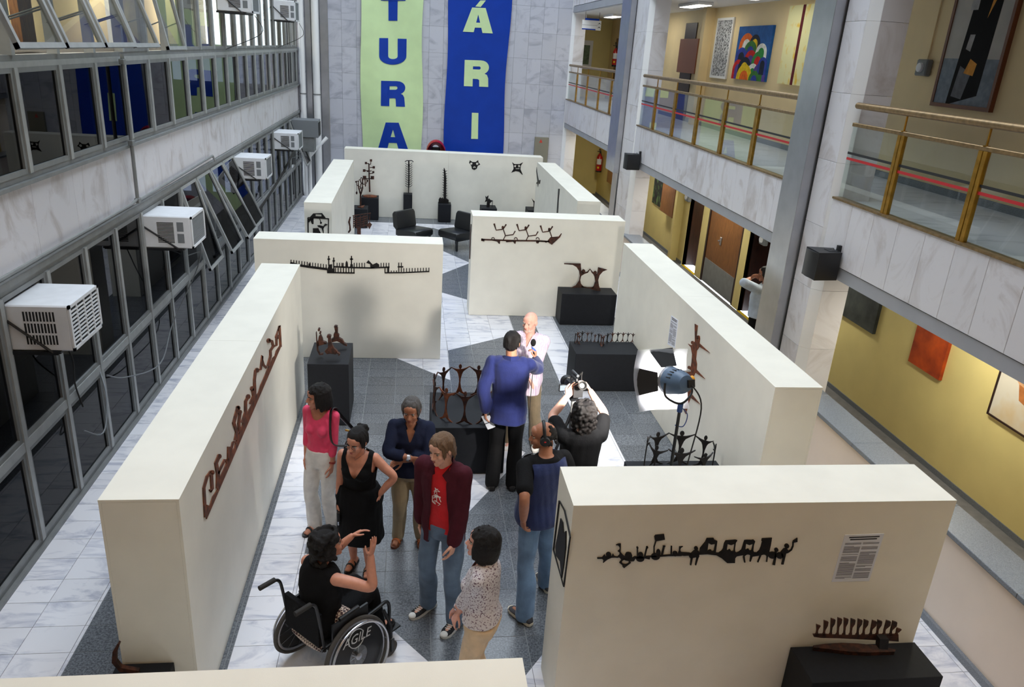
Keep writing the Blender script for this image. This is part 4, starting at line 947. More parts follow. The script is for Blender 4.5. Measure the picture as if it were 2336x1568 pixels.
# ---- two round figures on plinth
plinth(2.69, 12.90, 3.70, 13.335, .59, 'black plinth in front of the rowing boat panel')
tr = Tr(W, onY(13.14), (0,.014,0))
tr.poly([(845,502),(980,505),(984,560),(1002,578),(982,612),(976,640),(982,668),(1010,700),(900,703),(940,682),(966,645),(973,605),(966,566),(946,534),(915,516),(845,510)])
tr.poly([(1112,596),(1122,535),(1196,555),(1160,570),(1134,600),(1122,640),(1128,685),(1148,738),(1060,712),(1085,688),(1098,650),(1092,612),(1080,588)])
tr.stroke([(985,592),(1008,582),(1035,576),(1056,550),(1075,578),(1110,600)],[22,16,10,8,12,22]).disc(1003,566,14).disc(1098,578,13).stroke([(985,692),(1035,702),(1085,702)],9)
tr.done('ring_figures', m_rust, 'rusted cut iron pair of figures forming rings on plinth')
# ---- long rusted relief on the window side panel
Lr = crop(440,720,.3062); tr = Tr(Lr, onX(-1.412), (-.0075,0,0))
tr.poly([(105,1518),(657,235),(648,225),(622,262),(612,300),(596,315),(575,370),(556,400),(540,440),(528,470),(505,520),(490,575),(462,610),(448,655),(420,700),(400,745),(372,810),(352,870),(330,920),(312,985),(280,1040),(240,1130),(200,1215),(186,1300),(150,1350),(128,1420),(105,1410)])
for pts, wd in (([(98,1505),(86,1285),(110,1200),(140,1162)],18),([(140,1162),(148,1290),(132,1312),(135,1300)],20),([(202,1040),(176,1100),(190,1180),(188,1290)],24),([(190,1180),(240,1075),(266,1085)],15),([(272,978),(270,1085)],22),([(302,942),(280,1040)],14),([(302,942),(325,945)],12),([(340,678),(308,800),(332,870),(320,930)],22),([(357,712),(345,800),(352,870)],18),([(420,598),(396,640),(396,720),(370,800)],20),([(446,538),(456,600),(430,660)],20),([(470,408),(462,480),(465,600)],18),([(470,408),(508,402),(520,300),(530,370),(552,392)],15),([(565,185),(592,190),(602,230),(580,262),(582,300),(560,380)],17),([(602,230),(626,222),(626,150),(648,76),(656,235)],15)):
    tr.stroke(pts, wd)
for x, y in ((148,1170),(200,1050),(262,1085),(340,690),(352,720),(415,605),(445,545),(480,408),(568,188),(630,160)): tr.disc(x, y, 15, 18)
tr.done('long_relief', m_rust2, 'long rusted iron relief of looping figures above a solid band')
# ---- tall figures on the panel behind the lamp
tr = Tr(Rf, onX(3.352), (.0075,0,0))
tr.poly([(688,220),(712,235),(702,330),(732,345),(726,385),(817,470),(727,415),(704,450),(697,520),(705,560),(702,610),(775,690),(692,635),(668,690),(658,760),(662,820),(732,905),(652,850),(632,900),(612,988),(592,950),(610,870),(620,790),(635,740),(640,700),(625,640),(610,610),(640,620),(655,590),(662,540),(666,480),(655,420),(630,390),(660,405),(690,370)]).disc(668,380,12,14).disc(718,334,13,15).disc(640,592,12,14)
tr.done('tall_relief', m_rust2, 'tall orange rusted relief of climbing figures behind film lamp')
# ---- diamond plate on panel end
G = crop(1230,1050,.3304); tr = Tr(G, onX(1.072), (.0075,0,0))
tr.stroke([(135,280),(172,350),(210,530),(165,875),(95,620)],5,True).poly([(145,402),(160,430),(165,505),(182,490),(180,600),(167,720),(152,815),(142,700),(115,660),(110,600),(125,520)])
tr.done('diamond_relief', m_iron, 'diamond outlined iron relief on the panel end by headphone man')
# ---- rings of dancing figures
def figure_pts(fr_):
    """one dancer as quads on a curved sheet: fr_(u, v) -> (point, outward normal)"""
    mb = MB(); t = .006
    def quad(c):
        P = [fr_(u, v) for u, v in c]; a = [p+n*t for p, n in P]; b = [p-n*t for p, n in P]; k = len(c)
        mb.add(a+b, [tuple(range(k)), tuple(range(2*k-1, k-1, -1))]+[(i, (i+1) % k, (i+1) % k+k, i+k) for i in range(k)])
    rows = [(0,.31,.43),(.05,.12,.28),(.1,0,.17),(.25,0,.075),(.42,0,.035),(.55,0,.05),(.7,0,.11),(.8,0,.19),(.86,0,.10)]
    arms = [(.10,.74,.86),(.2,.79,.87),(.35,.865,.905),(.5,.93,.955)]
    for s_ in (-1, 1):
        for r0, r1 in zip(rows[:-1], rows[1:]): quad([(s_*r0[1], r0[0]), (s_*r0[2], r0[0]), (s_*r1[2], r1[0]), (s_*r1[1], r1[0])])
        for r0, r1 in zip(arms[:-1], arms[1:]): quad([(s_*r0[0], r0[1]), (s_*r1[0], r1[1]), (s_*r1[0], r1[2]), (s_*r0[0], r0[2])])
    quad([(.085*math.cos(2*math.pi*i/12), .94+.075*math.sin(2*math.pi*i/12)) for i in range(12)]); quad([(-.03,.84),(.03,.84),(.03,.9),(-.03,.9)])
    return mb
def dancers(name, label, path, n, h, z0, mats, closed=True, jit=0):
    """path(s) -> (x, y) for s in 0..1"""
    c = [path(i/40) for i in range(40)]; ctr = Vector((sum(p[0] for p in c)/40, sum(p[1] for p in c)/40, z0))
    o = thing(name, label, 'sculpture', ctr); rnd = random.Random(5)
    for i in range(n):
        s0 = (i+.5)/n; hh = h*(1+rnd.uniform(-jit, jit))
        def fr_(u, v):
            s_ = s0+u/n; p = Vector((*path(s_), z0+v*hh)); q = Vector((*path(s_+.004), z0)); r_ = Vector((*path(s_-.004), z0)); tg = (q-r_).normalized()
            return p, Vector((tg.y, -tg.x, 0))
        figure_pts(fr_).build('dancer', mats[i % len(mats)], o)
    return o
plinth(.26, 7.71, 1.10, 8.66, .60, 'black plinth under the ring of dancing figures, behind reporter')
dancers('dancer_ring', 'rusted ring of dancing figures with joined hands behind the reporter', lambda s: (.68+.40*math.cos(2*math.pi*s+.3), 8.2+.40*math.sin(2*math.pi*s+.3)), 11, .40, .60, [m_rust, m_rust, m_rust2, m_rust])
plinth(2.28, 6.40, 3.30, 6.95, .60, 'black plinth under the dark crown of figures, below film lamp')
dancers('dancing_circle', 'dark iron crown of leaping figures below the film lamp', lambda s: (2.78+.36*math.cos(2*math.pi*s+.2), 6.70+.20*math.sin(2*math.pi*s+.2)), 8, .36, .60, [m_iron], jit=.12)
plinth(2.37, 10.02, 3.345, 10.53, .59, 'black plinth under the small figure chain, beside video camera')
Rr_ = crop(1270,720,.12754)
def path_of(px, z):
    P = bez([PZ(*Rr_(p), z) for p in px], 8)
    def f(s):
        t = max(0, min(.9999, s))*(len(P)-1); i = int(t); q = P[i].lerp(P[min(i+1, len(P)-1)], t-i)
        e = (P[-1]-P[-2])*((s-1)*(len(P)-1)) if s > 1 else (P[1]-P[0])*(s*(len(P)-1)) if s < 0 else Vector((0,0,0)); q = q+e
        return (q.x, q.y)
    return f
o1 = dancers('figure_chain', 'small iron chain of figures winding over black plinth', path_of([(430,520),(320,500),(400,470),(540,470),(640,474),(740,484),(800,560)], .59), 9, .145, .59, [m_rust, m_iron], jit=.15)
pf = path_of([(800,560),(870,500),(970,474),(1080,472),(1190,472),(1290,476),(1385,486)], .59)
for i in range(7):
    s0 = (i+.5)/7
    def fr_(u, v, s0=s0):
        s_ = s0+u/7; p = Vector((*pf(s_), .59+v*.15)); q = Vector((*pf(s_+.004), 0)); r_ = Vector((*pf(s_-.004), 0)); tg = (q-r_).normalized(); return p, Vector((tg.y, -tg.x, 0))
    figure_pts(fr_).build('dancer', m_iron if i % 2 else m_rust, o1)
# ---- three seated blob figures
plinth(-1.24, 8.92, -.74, 9.66, .85, 'tall black plinth behind the woman in the pink sweater')
Lp = crop(680,730,.17227); o = thing('blob_figures', 'three knobbly rusted seated figures on tall plinth', 'sculpture', (-1.0, 9.3, .85))
for Y, items in ((9.12, [('d',275,135,15,18),('d',292,178,12,16),('p',[(272,225),(300,205),(325,260),(330,290),(370,300),(380,320),(330,330),(255,350),(262,290)]),('s',[(262,290),(255,400),(285,460),(330,455)],16),('s',[(238,170),(245,290),(252,400)],9)]),
                 (9.05, [('d',408,225,30,22),('p',[(395,240),(430,240),(445,320),(475,380),(520,420),(500,460),(430,450),(380,455),(350,420),(395,370)]),('s',[(500,430),(550,462),(535,475)],16)]),
                 (9.42, [('d',498,95,24,14),('p',[(480,110),(525,110),(525,185),(545,205),(540,240),(590,270),(610,310),(645,330),(645,352),(600,335),(560,305),(515,285),(440,300),(440,260),(468,245),(470,195),(490,160)])])):
    tr = Tr(Lp, onY(Y), (0,.05,0))
    for it in items:
        if it[0] == 'd': tr.disc(*it[1:])
        elif it[0] == 'p': tr.poly(it[1])
        else: tr.stroke(it[1], it[2])
    tr.done('seated_figure', m_rust, '', parent=o)
# ---- far enclosure
T_ = crop(680,340,.1403); M_ = crop(880,360,.1531); N_ = crop(1070,340,.1327)
plinth(-1.36, 21.16, -.90, 21.60, .61, 'black plinth under the iron tree of squares')
tr = Tr(T_, onY(21.35), (0,.02,0)); tr.stroke([(1150,235),(1155,400),(1165,700)],[18,22,26])
for x, y, w_ in ((1185,187,36),(1103,230,36),(1230,300,38),(1075,352,42),(1222,378,34),(1208,468,54),(1080,466,56)): tr.poly([(x-w_/2,y-w_/2),(x+w_/2,y-w_/2),(x+w_/2,y+w_/2),(x-w_/2,y+w_/2)])
for s_ in ([(1150,240),(1105,235)],[(1150,258),(1178,250),(1185,200)],[(1165,303),(1230,303)],[(1160,355),(1075,352)],[(1160,400),(1222,396)],[(1165,486),(1080,482)],[(1165,486),(1208,472)],[(1115,370),(1195,355)]): tr.stroke(s_, 12)
o = tr.done('square_tree', m_rust, 'iron tree with square leaves on black plinth'); q = PY(*T_((1170,712)), 21.38)
MB().lathe((q.x,21.38,.61), (0,0,1), [(0,.19),(.02,.19),(.035,.05)], 14).build('base_disc', m_rust2, o)
plinth(-.22, 21.3, .02, 21.6, .72, 'narrow tall black plinth under the ribbed iron spine')
tr = Tr(T_, onY(21.45), (0,.02,0)); tr.stroke([(1800,195),(1802,400),(1800,560),(1795,715)],[22,20,24,12]).stroke([(1738,208),(1768,190),(1850,190),(1876,212)],12)
for i in range(11):
    y = 236+36*i; tr.stroke([(1796,y+24),(1766,y+16),(1744,y-6)],7).stroke([(1806,y+22),(1836,y+12),(1856,y-14)],7)
for y in (270,330,440,510,580): tr.disc(1802,y,16,12)
tr.done('iron_spine', m_iron, 'tall iron spine with curved ribs on narrow plinth')
plinth(.74, 21.22, 1.09, 21.6, .50, 'black plinth under the spiky iron conifer')
tr = Tr(M_, onY(21.4), (0,.02,0)); tr.stroke([(868,152),(876,190),(884,300),(880,690)],[8,24,36,42]).poly([(788,690),(788,625),(800,600),(815,590),(828,606),(846,590),(856,610),(900,605),(938,628),(938,690)])
for i in range(11):
    y = 200+37*i; tr.stroke([(880,y),(846,y-20)],7).stroke([(884,y+10),(914,y-6)],7)
tr.done('iron_conifer', m_iron, 'spiky dark iron conifer sculpture on black plinth')
plinth(1.90, 20.86, 2.33, 21.4, .50, 'black plinth under the small angular iron figure')
tr = Tr(N_, onY(21.1), (0,.03,0)); tr.poly([(278,805),(300,830),(335,798),(328,870),(346,850),(372,880),(412,890),(362,930),(350,1000),(300,1000),(310,900),(272,915),(290,870)]).stroke([(405,890),(395,1010)],8); tr.done('angular_figure', m_iron, 'small angular iron figure on low black plinth')
plinth(3.19, 20.82, 3.60, 21.4, .50, 'black plinth under the spiked iron crown, in the corner')
tr = Tr(N_, onY(21.1), (0,.03,0)); tr.poly([(1075,848),(1112,890),(1132,900),(1142,940),(1190,945),(1198,876),(1216,930),(1258,920),(1253,785),(1266,785),(1272,920),(1302,905),(1272,950),(1242,1000),(1215,1075),(1120,1070),(1132,1000),(1108,1020),(1112,930)]); tr.done('spiked_crown', m_iron, 'spiked dark iron crown on the corner plinth')
tr = Tr(N_, onY(21.612), (0,.0075,0))
tr.holed([(0,240),(15,195),(60,225),(115,225),(155,192),(165,235),(195,265),(150,290),(132,340),(92,362),(50,345),(40,290)], [EL(38,252,21,20,10), EL(140,254,21,21,10), EL(92,318,22,20,10)])
tr.disc(92,335,12,16); tr.done('cat_mask', m_iron, 'pierced iron cat mask with round eyes')
tr = Tr(N_, onY(21.612), (0,.0075,0))
tr.holed([(738,225),(780,260),(870,260),(930,228),(890,290),(885,350),(925,445),(912,440),(860,390),(800,380),(725,408),(765,345),(765,290)], [EL(797,295,23,18,10), EL(857,295,22,20,10), [(802,334),(866,334),(866,346),(802,346)]])
tr.disc(814,298,11).disc(838,298,11); tr.done('frowning_mask', m_iron, 'four pointed iron mask with frowning face')
tr = Tr(N_, onX(3.312), (.0075,0,0)); tr.poly([(1160,310),(1166,380),(1176,450),(1195,540),(1226,533),(1215,602),(1192,590),(1182,655),(1175,602),(1150,592),(1174,560),(1166,490),(1154,380)]); tr.done('leaping_relief', m_iron, 'thin iron leaping figure high on the far side panel')
tr = Tr(N_, onX(3.312), (.0075,0,0)); tr.stroke([(1543,685),(1530,850),(1515,1100)],[24,20,22]); tr.done('pole_relief', m_iron, 'narrow upright iron relief on the far side panel')
tr = Tr(M_, onX(1.063), (.0065,0,0)); tr.stroke([(1268,990),(1256,1200),(1246,1510)],[10,14,12]); tr.done('edge_relief', m_rust, 'narrow rusted relief on the end of the rowing boat panel')
tr = Tr(T_, onY(13.992), (0,.0075,0)); tr.stroke([(165,1440),(160,1118)],20).stroke([(160,1116),(495,1136)],16).stroke([(495,1130),(490,1440)],16)
tr.holed([(190,1110),(245,1050),(390,1045),(450,1122),(255,1128),(250,1150),(180,1150)], [[(285,1062),(380,1066),(380,1098),(285,1094)]])
tr.stroke([(350,1130),(370,1200)],12).disc(372,1202,17).poly([(310,1245),(345,1240),(410,1258),(440,1215),(484,1230),(432,1262),(412,1300),(420,1400),(382,1292),(330,1272)]).poly([(240,1292),(330,1290),(392,1420),(240,1420)]).poly([(160,1130),(252,1140),(252,1222),(226,1222),(202,1165),(176,1200),(165,1160)])
tr.done('toolbox_relief', m_iron, 'pierced iron toolbox relief on the end of far panel')
plinth(-1.50, 20.15, -1.14, 20.68, .50, 'black plinth under the branching seed pod sculpture')
tr = Tr(T_, onY(20.4), (0,.02,0)); tr.stroke([(1015,930),(1015,720),(985,640),(975,560)],[26,24,18,12]).stroke([(1018,740),(1050,640),(1045,560),(1040,480)],[26,20,12,10])
for x, y, rx, ry in ((965,560,16,38),(1002,560,22,60),(1030,510,18,45),(1030,600,15,40),(1070,535,18,46),(1012,682,16,46),(1105,520,13,42)): tr.ring(x, y, rx, ry, 11)
tr.stroke([(955,590),(955,690)],7).disc(952,715,15,24).disc(942,535,14).disc(1125,520,14,20).disc(1095,590,10,26); o = tr.done('pod_branch', m_rust, 'rusted branching sculpture of oval pods on black plinth')
tr = Tr(T_, onZ(.515), (0,0,-.015)); tr.poly([(965,935),(1005,935),(1085,908),(1062,946),(1030,952)]).done('base_plate', m_rust2, '', parent=o)
tr = Tr(T_, onY(17.4), (0,.02,0)); tr.stroke([(886,1088),(1182,1044)],13).stroke([(848,1105),(828,1190),(842,1255),(846,1320),(818,1362)],[20,34,24,30,26]).poly([(1160,1188),(1202,1230),(1160,1308),(1122,1240)]).stroke([(1168,1052),(1160,1192)],9)
for k in range(5): tr.stroke([(895,1105+36*k),(960,1130+34*k),(1040,1115+36*k),(1125,1090+36*k)],16)
for x in (900,950,1010,1070,1125): tr.stroke([(x,1085),(x,1290)],12)
tr.stroke([(990,1280),(990,1950)],60); o = tr.done('lace_sculpture', m_rust, 'rusted lace like standing sculpture with kite pendant')
z0 = min(v.co.z for v in o.data.vertices)
for v in o.data.vertices:
    if v.co.z < .02: v.co.z = max(v.co.z, 0.0)
# plinth peeking out at the camera end
plinth(-1.93, 3.86, -1.56, 4.335, .56, 'small black plinth half hidden at the panel end')
tr = Tr(crop(0,800,.49), onY(4.2), (0,.03,0)); tr.stroke([(552,1368),(532,1408),(530,1452),(560,1488),(640,1500),(640,1540)],[10,18,22,20,16,16]).done('hook_sculpture', m_rust, 'curled rusted iron hook on the half hidden plinth')
# ---- black lounge chairs
m_leather = mat('black_leather', rgb(18,20,24), .38, bump=.1, bscale=90, var=.1, vscale=12)
def lounge(cx, cy, fx, fy, label):
    f = Vector((fx, fy, 0)).normalized(); r = Vector((f.y, -f.x, 0)); u = Vector((0,0,1)); c = Vector((cx, cy, 0))
    o = thing('lounge_chair', label, 'chair', c)
    def pad(prof, half, name):
        """prof: closed list of (forward, up) -> extruded across"""
        n = len(prof); rings = []
        for s_, sc in ((-half, .86), (-half+.03, 1), (half-.03, 1), (half, .86)):
            mf = sum(p[0] for p in prof)/n; mz = sum(p[1] for p in prof)/n
            rings.append([c+r*s_+f*(mf+(p[0]-mf)*sc)+u*(mz+(p[1]-mz)*sc) for p in prof])
        MB().loft(rings).build(name, m_leather, o, True)
    pad([(-.30,.26),(-.30,.40),(-.26,.42),(.28,.45),(.34,.43),(.36,.38),(.35,.30),(.30,.26)], .33, 'seat')
    pad([(-.30,.40),(-.26,.36),(-.20,.43),(-.26,.78),(-.29,.82),(-.36,.82),(-.40,.78),(-.36,.44)], .33, 'backrest')
    for s_ in (-1, 1):
        for t in (-.24, .28):
            p = c+r*(s_*.27)+f*t; MB().obox(p+u*.13, r, f, u, .018, .018, .13).build('leg', m_black, o)
        MB().obox(c+r*(s_*.27)+f*.02+u*.255, r, f, u, .018, .28, .018).build('rail', m_black, o)
    return o
lounge(1.12, 18.40, -.74, -.67, 'black leather lounge chair standing close to the rowing boat panel')
lounge(.06, 18.44, .74, -.67, 'black leather lounge chair standing behind the fence relief panel')
# ================================================================== PEOPLE
def remesh(mb, vox, smooth=4, fac=.5):
    """weld overlapping closed pieces into one continuous surface; returns a mesh in world coordinates"""
    me = mb.mesh('tmp'); ob = bpy.data.objects.new('tmp', me); COL.objects.link(ob)
    r = ob.modifiers.new('r', 'REMESH'); r.mode = 'VOXEL'; r.voxel_size = vox; r.adaptivity = 0
    if smooth:
        s_ = ob.modifiers.new('s', 'SMOOTH'); s_.factor = fac; s_.iterations = smooth
    dg = bpy.context.evaluated_depsgraph_get(); dg.update()
    out = bpy.data.meshes.new_from_object(ob.evaluated_get(dg)); bpy.data.objects.remove(ob); bpy.data.meshes.remove(me)
    n = len(out.vertices); co = np.empty(n*3, 'f'); out.vertices.foreach_get('co', co); co = co.reshape(-1, 3)
    faces = np.empty(len(out.loops), 'i'); out.loops.foreach_get('vertex_index', faces)
    starts = np.empty(len(out.polygons), 'i'); out.polygons.foreach_get('loop_start', starts); tot = np.empty(len(out.polygons), 'i'); out.polygons.foreach_get('loop_total', tot)
    if len(tot) and tot.min() == 4 == tot.max(): F = faces.reshape(-1, 4)
    else: F = [tuple(faces[a:a+b]) for a, b in zip(starts, tot)]
    bpy.data.meshes.remove(out); return co, F
def np_object(name, parts, m, parent, cut=None, disp=None):
    V = []; Fs = []; o = 0
    for co, F in parts:
        F = np.asarray(F)
        if cut is not None:
            cen = co[F].mean(1); keep = ~cut(cen); F = F[keep]
        V.append(co); Fs.append(F+o); o += len(co)
    V = np.concatenate(V); Fs = np.concatenate(Fs)
    used = np.zeros(len(V), bool); used[Fs.ravel()] = True; idx = np.cumsum(used)-1; V = V[used]; Fs = idx[Fs]
    if disp is not None: V = disp(V)
    if cut is not None:
        E = np.concatenate([Fs[:, [a, (a+1) % 4]] for a in range(4)]); E.sort(1); key = E[:, 0].astype('i8')*len(V)+E[:, 1]; uq, cnt = np.unique(key, return_counts=True); bd = uq[cnt == 1]
        A_, B_ = (bd//len(V)).astype('i'), (bd % len(V)).astype('i')
        for _ in range(14):
            acc = np.zeros_like(V); num = np.zeros(len(V)); np.add.at(acc, A_, V[B_]); np.add.at(acc, B_, V[A_]); np.add.at(num, A_, 1); np.add.at(num, B_, 1); k_ = num > 0
            V[k_] = V[k_]*.4+.6*acc[k_]/num[k_, None]
    V = V-np.array(wloc(parent), 'f')
    me = bpy.data.meshes.new(name); me.vertices.add(len(V)); me.vertices.foreach_set('co', V.astype('f').ravel())
    me.loops.add(Fs.size); me.loops.foreach_set('vertex_index', Fs.astype('i').ravel()); me.polygons.add(len(Fs)); me.polygons.foreach_set('loop_start', np.arange(0, Fs.size, 4, dtype='i'))
    me.update(calc_edges=True); me.polygons.foreach_set('use_smooth', [True]*len(Fs)); me.materials.append(m)
    ob = bpy.data.objects.new(name, me); COL.objects.link(ob); ob.parent = parent; return ob
def ik(a, b, l1, l2, hint):
    d = b-a; L_ = d.length; mx = (l1+l2)*.999
    if L_ > mx: b = a+d*(mx/L_); d = b-a; L_ = mx
    x = (l1*l1-l2*l2+L_*L_)/(2*L_); h = math.sqrt(max(0, l1*l1-x*x)); u = d/L_; n = hint-u*hint.dot(u)
    n = n.normalized() if n.length > 1e-5 else u.orthogonal().normalized()
    return a+u*x+n*h, b
MALE = [(.79,.085,.075,0),(.84,.145,.11,-.004),(.92,.163,.122,-.008),(1.0,.155,.115,0),(1.08,.147,.108,.006),(1.18,.156,.116,.01),(1.28,.168,.122,.01),(1.37,.172,.108,.0),(1.42,.145,.085,-.008),(1.455,.08,.064,-.014),(1.48,.05,.05,-.014)]
FEM = [(.79,.085,.075,0),(.84,.15,.115,-.006),(.92,.17,.128,-.01),(1.0,.15,.115,0),(1.08,.128,.10,.004),(1.18,.137,.106,.008),(1.28,.148,.108,.008),(1.37,.152,.098,.0),(1.42,.128,.078,-.008),(1.455,.07,.058,-.014),(1.48,.046,.046,-.014)]
def skin_mat(n, c): return mat('skin_'+n, rgb(*c), .5, var=.06, vscale=30)
m_hairk = mat('hair_black', rgb(15,13,13), .48, spec=.3, col2=rgb(30,25,24), vscale=60, stretch=(3,3,.5), bump=.5, bscale=150); m_hairb = mat('hair_brown', rgb(92,66,46), .45, col2=rgb(136,104,74), vscale=60, stretch=(3,3,.5), bump=.5, bscale=150)
m_hairg = mat('hair_grey', rgb(92,88,86), .55, col2=rgb(60,56,54), vscale=90, bump=.5, bscale=200); m_hairs = mat('hair_stubble', rgb(190,180,172), .7, col2=rgb(206,160,140), vscale=90)
m_eye = mat('eye_white', rgb(186,172,162), .25); m_iris = mat('eye_dark', rgb(36,24,20), .2); m_lip = mat('lips', rgb(176,92,84), .45); m_lip2 = mat('lips_dark', rgb(140,72,62), .5)
class Person:
    def __init__(s, label, root, face, h=1.72, sex='m', fat=1.0, skin=None, pelvis=None, chest=None, neck=None, head=None, look=None, tilt=0, twist=0, sit=False,
                 hands=None, elbows=None, feet=None, knees=None, palms=None, curl=(.35,.35), hdir=(None,None), headscale=1.0):
        s.k = h/1.72; s.f = Vector((face[0], face[1], 0)).normalized(); s.r = Vector((s.f.y, -s.f.x, 0)); s.root = Vector((root[0], root[1], root[2] if len(root) > 2 else 0)); s.sex = sex; s.fat = fat; s.skin = skin
        s.o = thing('person', label, 'person', s.root)
        W = lambda p: p if isinstance(p, Vector) else s.W(p)
        s.pel = W(pelvis or (0,0,.93)); s.che = W(chest or (0,.0,1.28)); s.nec = W(neck or (0,-.012,1.47)); s.hd = W(head or (0,.02,1.612)); s.hs = headscale
        s.look = (Vector(look) if look else s.f).normalized(); s.tilt = tilt
        ct, st = math.cos(twist), math.sin(twist); s.rs = s.r*ct+s.f*st; s.fs = s.f*ct-s.r*st
        up = (s.nec-s.che).normalized(); sh = .178 if sex == 'm' else .155
        s.sho = [s.spine(1.405)+s.rs*(sg*sh*s.k*(.5+.5*fat))+Vector((0,0,-.004)) for sg in (-1, 1)]
        s.hip = [s.pel+s.r*(sg*.088*s.k)-Vector((0,0,.02*s.k)) for sg in (-1, 1)]
        hands = hands or [(-.25,.06,.87),(.25,.06,.87)]; elbows = elbows or [(-.3,-1,-.2),(.3,-1,-.2)]
        s.elb = []; s.wri = []
        for i in (0, 1):
            e, w_ = ik(s.sho[i], W(hands[i]), .285*s.k, .25*s.k, s.r*elbows[i][0]+s.f*elbows[i][1]+Vector((0,0,elbows[i][2]))); s.elb.append(e); s.wri.append(w_)
        feet = feet or [(-.1,0,0),(.1,0,0)]; knees = knees or [(0,1,0),(0,1,0)]
        s.ank = []; s.kne = []; s.foot = []
        for i in (0, 1):
            ft = feet[i]; p = ft[0] if isinstance(ft[0], Vector) else s.W((ft[0], ft[1], 0)); yaw = ft[-1]; fd = (s.f*math.cos(yaw)+s.r*math.sin(yaw))
            a = p+Vector((0,0,.085*s.k))-fd*.03; kn, a = ik(s.hip[i], a, .425*s.k, .415*s.k, s.r*knees[i][0]+s.f*knees[i][1]+Vector((0,0,knees[i][2]))); s.ank.append(a); s.kne.append(kn); s.foot.append((Vector((a.x, a.y, a.z-.085*s.k)), fd))
        # head frame
        hf = s.look; hr = Vector((hf.y, -hf.x, 0)).normalized(); hu = hr.cross(hf); c, t = math.cos(tilt), math.sin(tilt); hr2 = hr*c+hu*t; hu2 = hu*c-hr*t
        s.HM = Matrix((hr2, hf, hu2)).transposed()
        s.curl = curl; s.palms = palms or [None, None]; s.hdir = hdir
        s.body()
    def W(s, p): return s.root+s.r*(p[0]*s.k)+s.f*(p[1]*s.k)+Vector((0,0,p[2]*s.k))
    def loc(s, p): d = Vector(p)-s.root; return Vector((d.dot(s.r), d.dot(s.f), d.z))/s.k
    def spine(s, z):
        if z <= .93: return s.pel+(s.pel-s.che).normalized()*((.93-z)*s.k) if False else s.pel-Vector((0,0,1))*((.93-z)*s.k)
        if z <= 1.28: return s.pel.lerp(s.che, (z-.93)/.35)
        return s.che.lerp(s.nec, (z-1.28)/.19)
    def H(s, p): return s.hd+s.HM @ (Vector(p)*s.hs)
    def ring(s, z, rx, ry, yo, off=0, n=22, sq=2.4):
        c = s.spine(z); t = max(0, min(1, (z-.95)/.35)); R_ = (s.r*(1-t)+s.rs*t).normalized(); F_ = (s.f*(1-t)+s.fs*t).normalized()
        k = s.k*s.fat; out = []
        for j in range(n):
            a = 2*math.pi*j/n; ca, sa = math.cos(a), math.sin(a); q = (abs(ca)**sq+abs(sa)**sq)**(-1/sq)
            out.append(c+R_*(ca*q*(rx*k+off))+F_*(sa*q*(ry*k+off)+yo*s.k))
        return out
    def prof(s, z):
        T = MALE if s.sex == 'm' else FEM
        for a, b in zip(T[:-1], T[1:]):
            if a[0] <= z <= b[0]:
                t = (z-a[0])/(b[0]-a[0]); t = t*t*(3-2*t); return [a[i]+(b[i]-a[i])*t for i in range(4)]
        return T[0] if z < T[0][0] else T[-1]
    def torso(s, mb, z0, z1, off, flare=0, n=14):
        rings = []
        for i in range(n):
            z = z0+(z1-z0)*i/(n-1); p = s.prof(max(.86, z) if flare else z); rings.append(s.ring(z, p[1], p[2], p[3], off+flare*max(0, (1.1-z))))
        mb.loft(rings)
        if s.sex == 'f' and z1 > 1.3:
            for sg in (-1, 1): mb.ell(s.spine(1.25)+s.rs*(sg*.068*s.k)+s.fs*(.085*s.k*s.fat), (.062*s.k*s.fat+off*.6,)*3)
        return mb
    def limb(s, mb, pts, rs, off=0):
        P = bez(pts, 5) if len(pts) > 2 else [Vector(pts[0]).lerp(Vector(pts[1]), i/5) for i in range(6)]
        m_ = len(P); R_ = []
        for i in range(m_):
            t = i/(m_-1)*(len(rs)-1); a = int(min(t, len(rs)-2)); R_.append((rs[a]+(rs[a+1]-rs[a])*(t-a))*s.k+off)
        mb.tube(P, R_, 14); mb.ell(P[0], R_[0], nu=12, nv=8); mb.ell(P[-1], R_[-1], nu=12, nv=8); return mb
    def armpts(s, i): return [s.sho[i], s.sho[i].lerp(s.elb[i], .5), s.elb[i], s.elb[i].lerp(s.wri[i], .5), s.wri[i]]
    ARM = [.054,.049,.041,.040,.028]
    LEG = [.088,.080,.056,.056,.038]
    def legpts(s, i): return [s.hip[i], s.hip[i].lerp(s.kne[i], .5), s.kne[i], s.kne[i].lerp(s.ank[i], .45)+(-s.f*.012), s.ank[i]]
    def body(s):
        mb = MB(); s.torso(mb, .80, 1.475, -.004); fa = s.fat if s.sex == 'f' else .5+.5*s.fat
        ar = [a*fa*(1 if s.sex == 'm' else .86) for a in s.ARM]; lr = [a*(.6+.4*s.fat)*.90 for a in s.LEG]
        for i in (0, 1):
            s.limb(mb, s.armpts(i), ar); s.limb(mb, s.legpts(i), lr)
            mb.ell(s.spine(1.40).lerp(s.sho[i], .62), (.062*s.k,)*3, nu=12, nv=8)
            p, fd = s.foot[i]; mb.tube([s.ank[i], p+Vector((0,0,.045))-fd*.02], .036*s.k, 10); mb.tube([p+Vector((0,0,.035))-fd*.05, p+Vector((0,0,.032))+fd*.06, p+Vector((0,0,.022))+fd*.15], [.034,.036,.026], 10)
        nk = .056 if s.sex == 'm' else .046
        mb.tube([s.spine(1.43), s.spine(1.475), s.H((0,-.028,-.05)), s.H((0,-.02,.0))], [nk*1.25*s.k, nk*s.k, nk*.95*s.k, nk*.9*s.k], 14)
        parts = [remesh(mb, .0095, 3)]
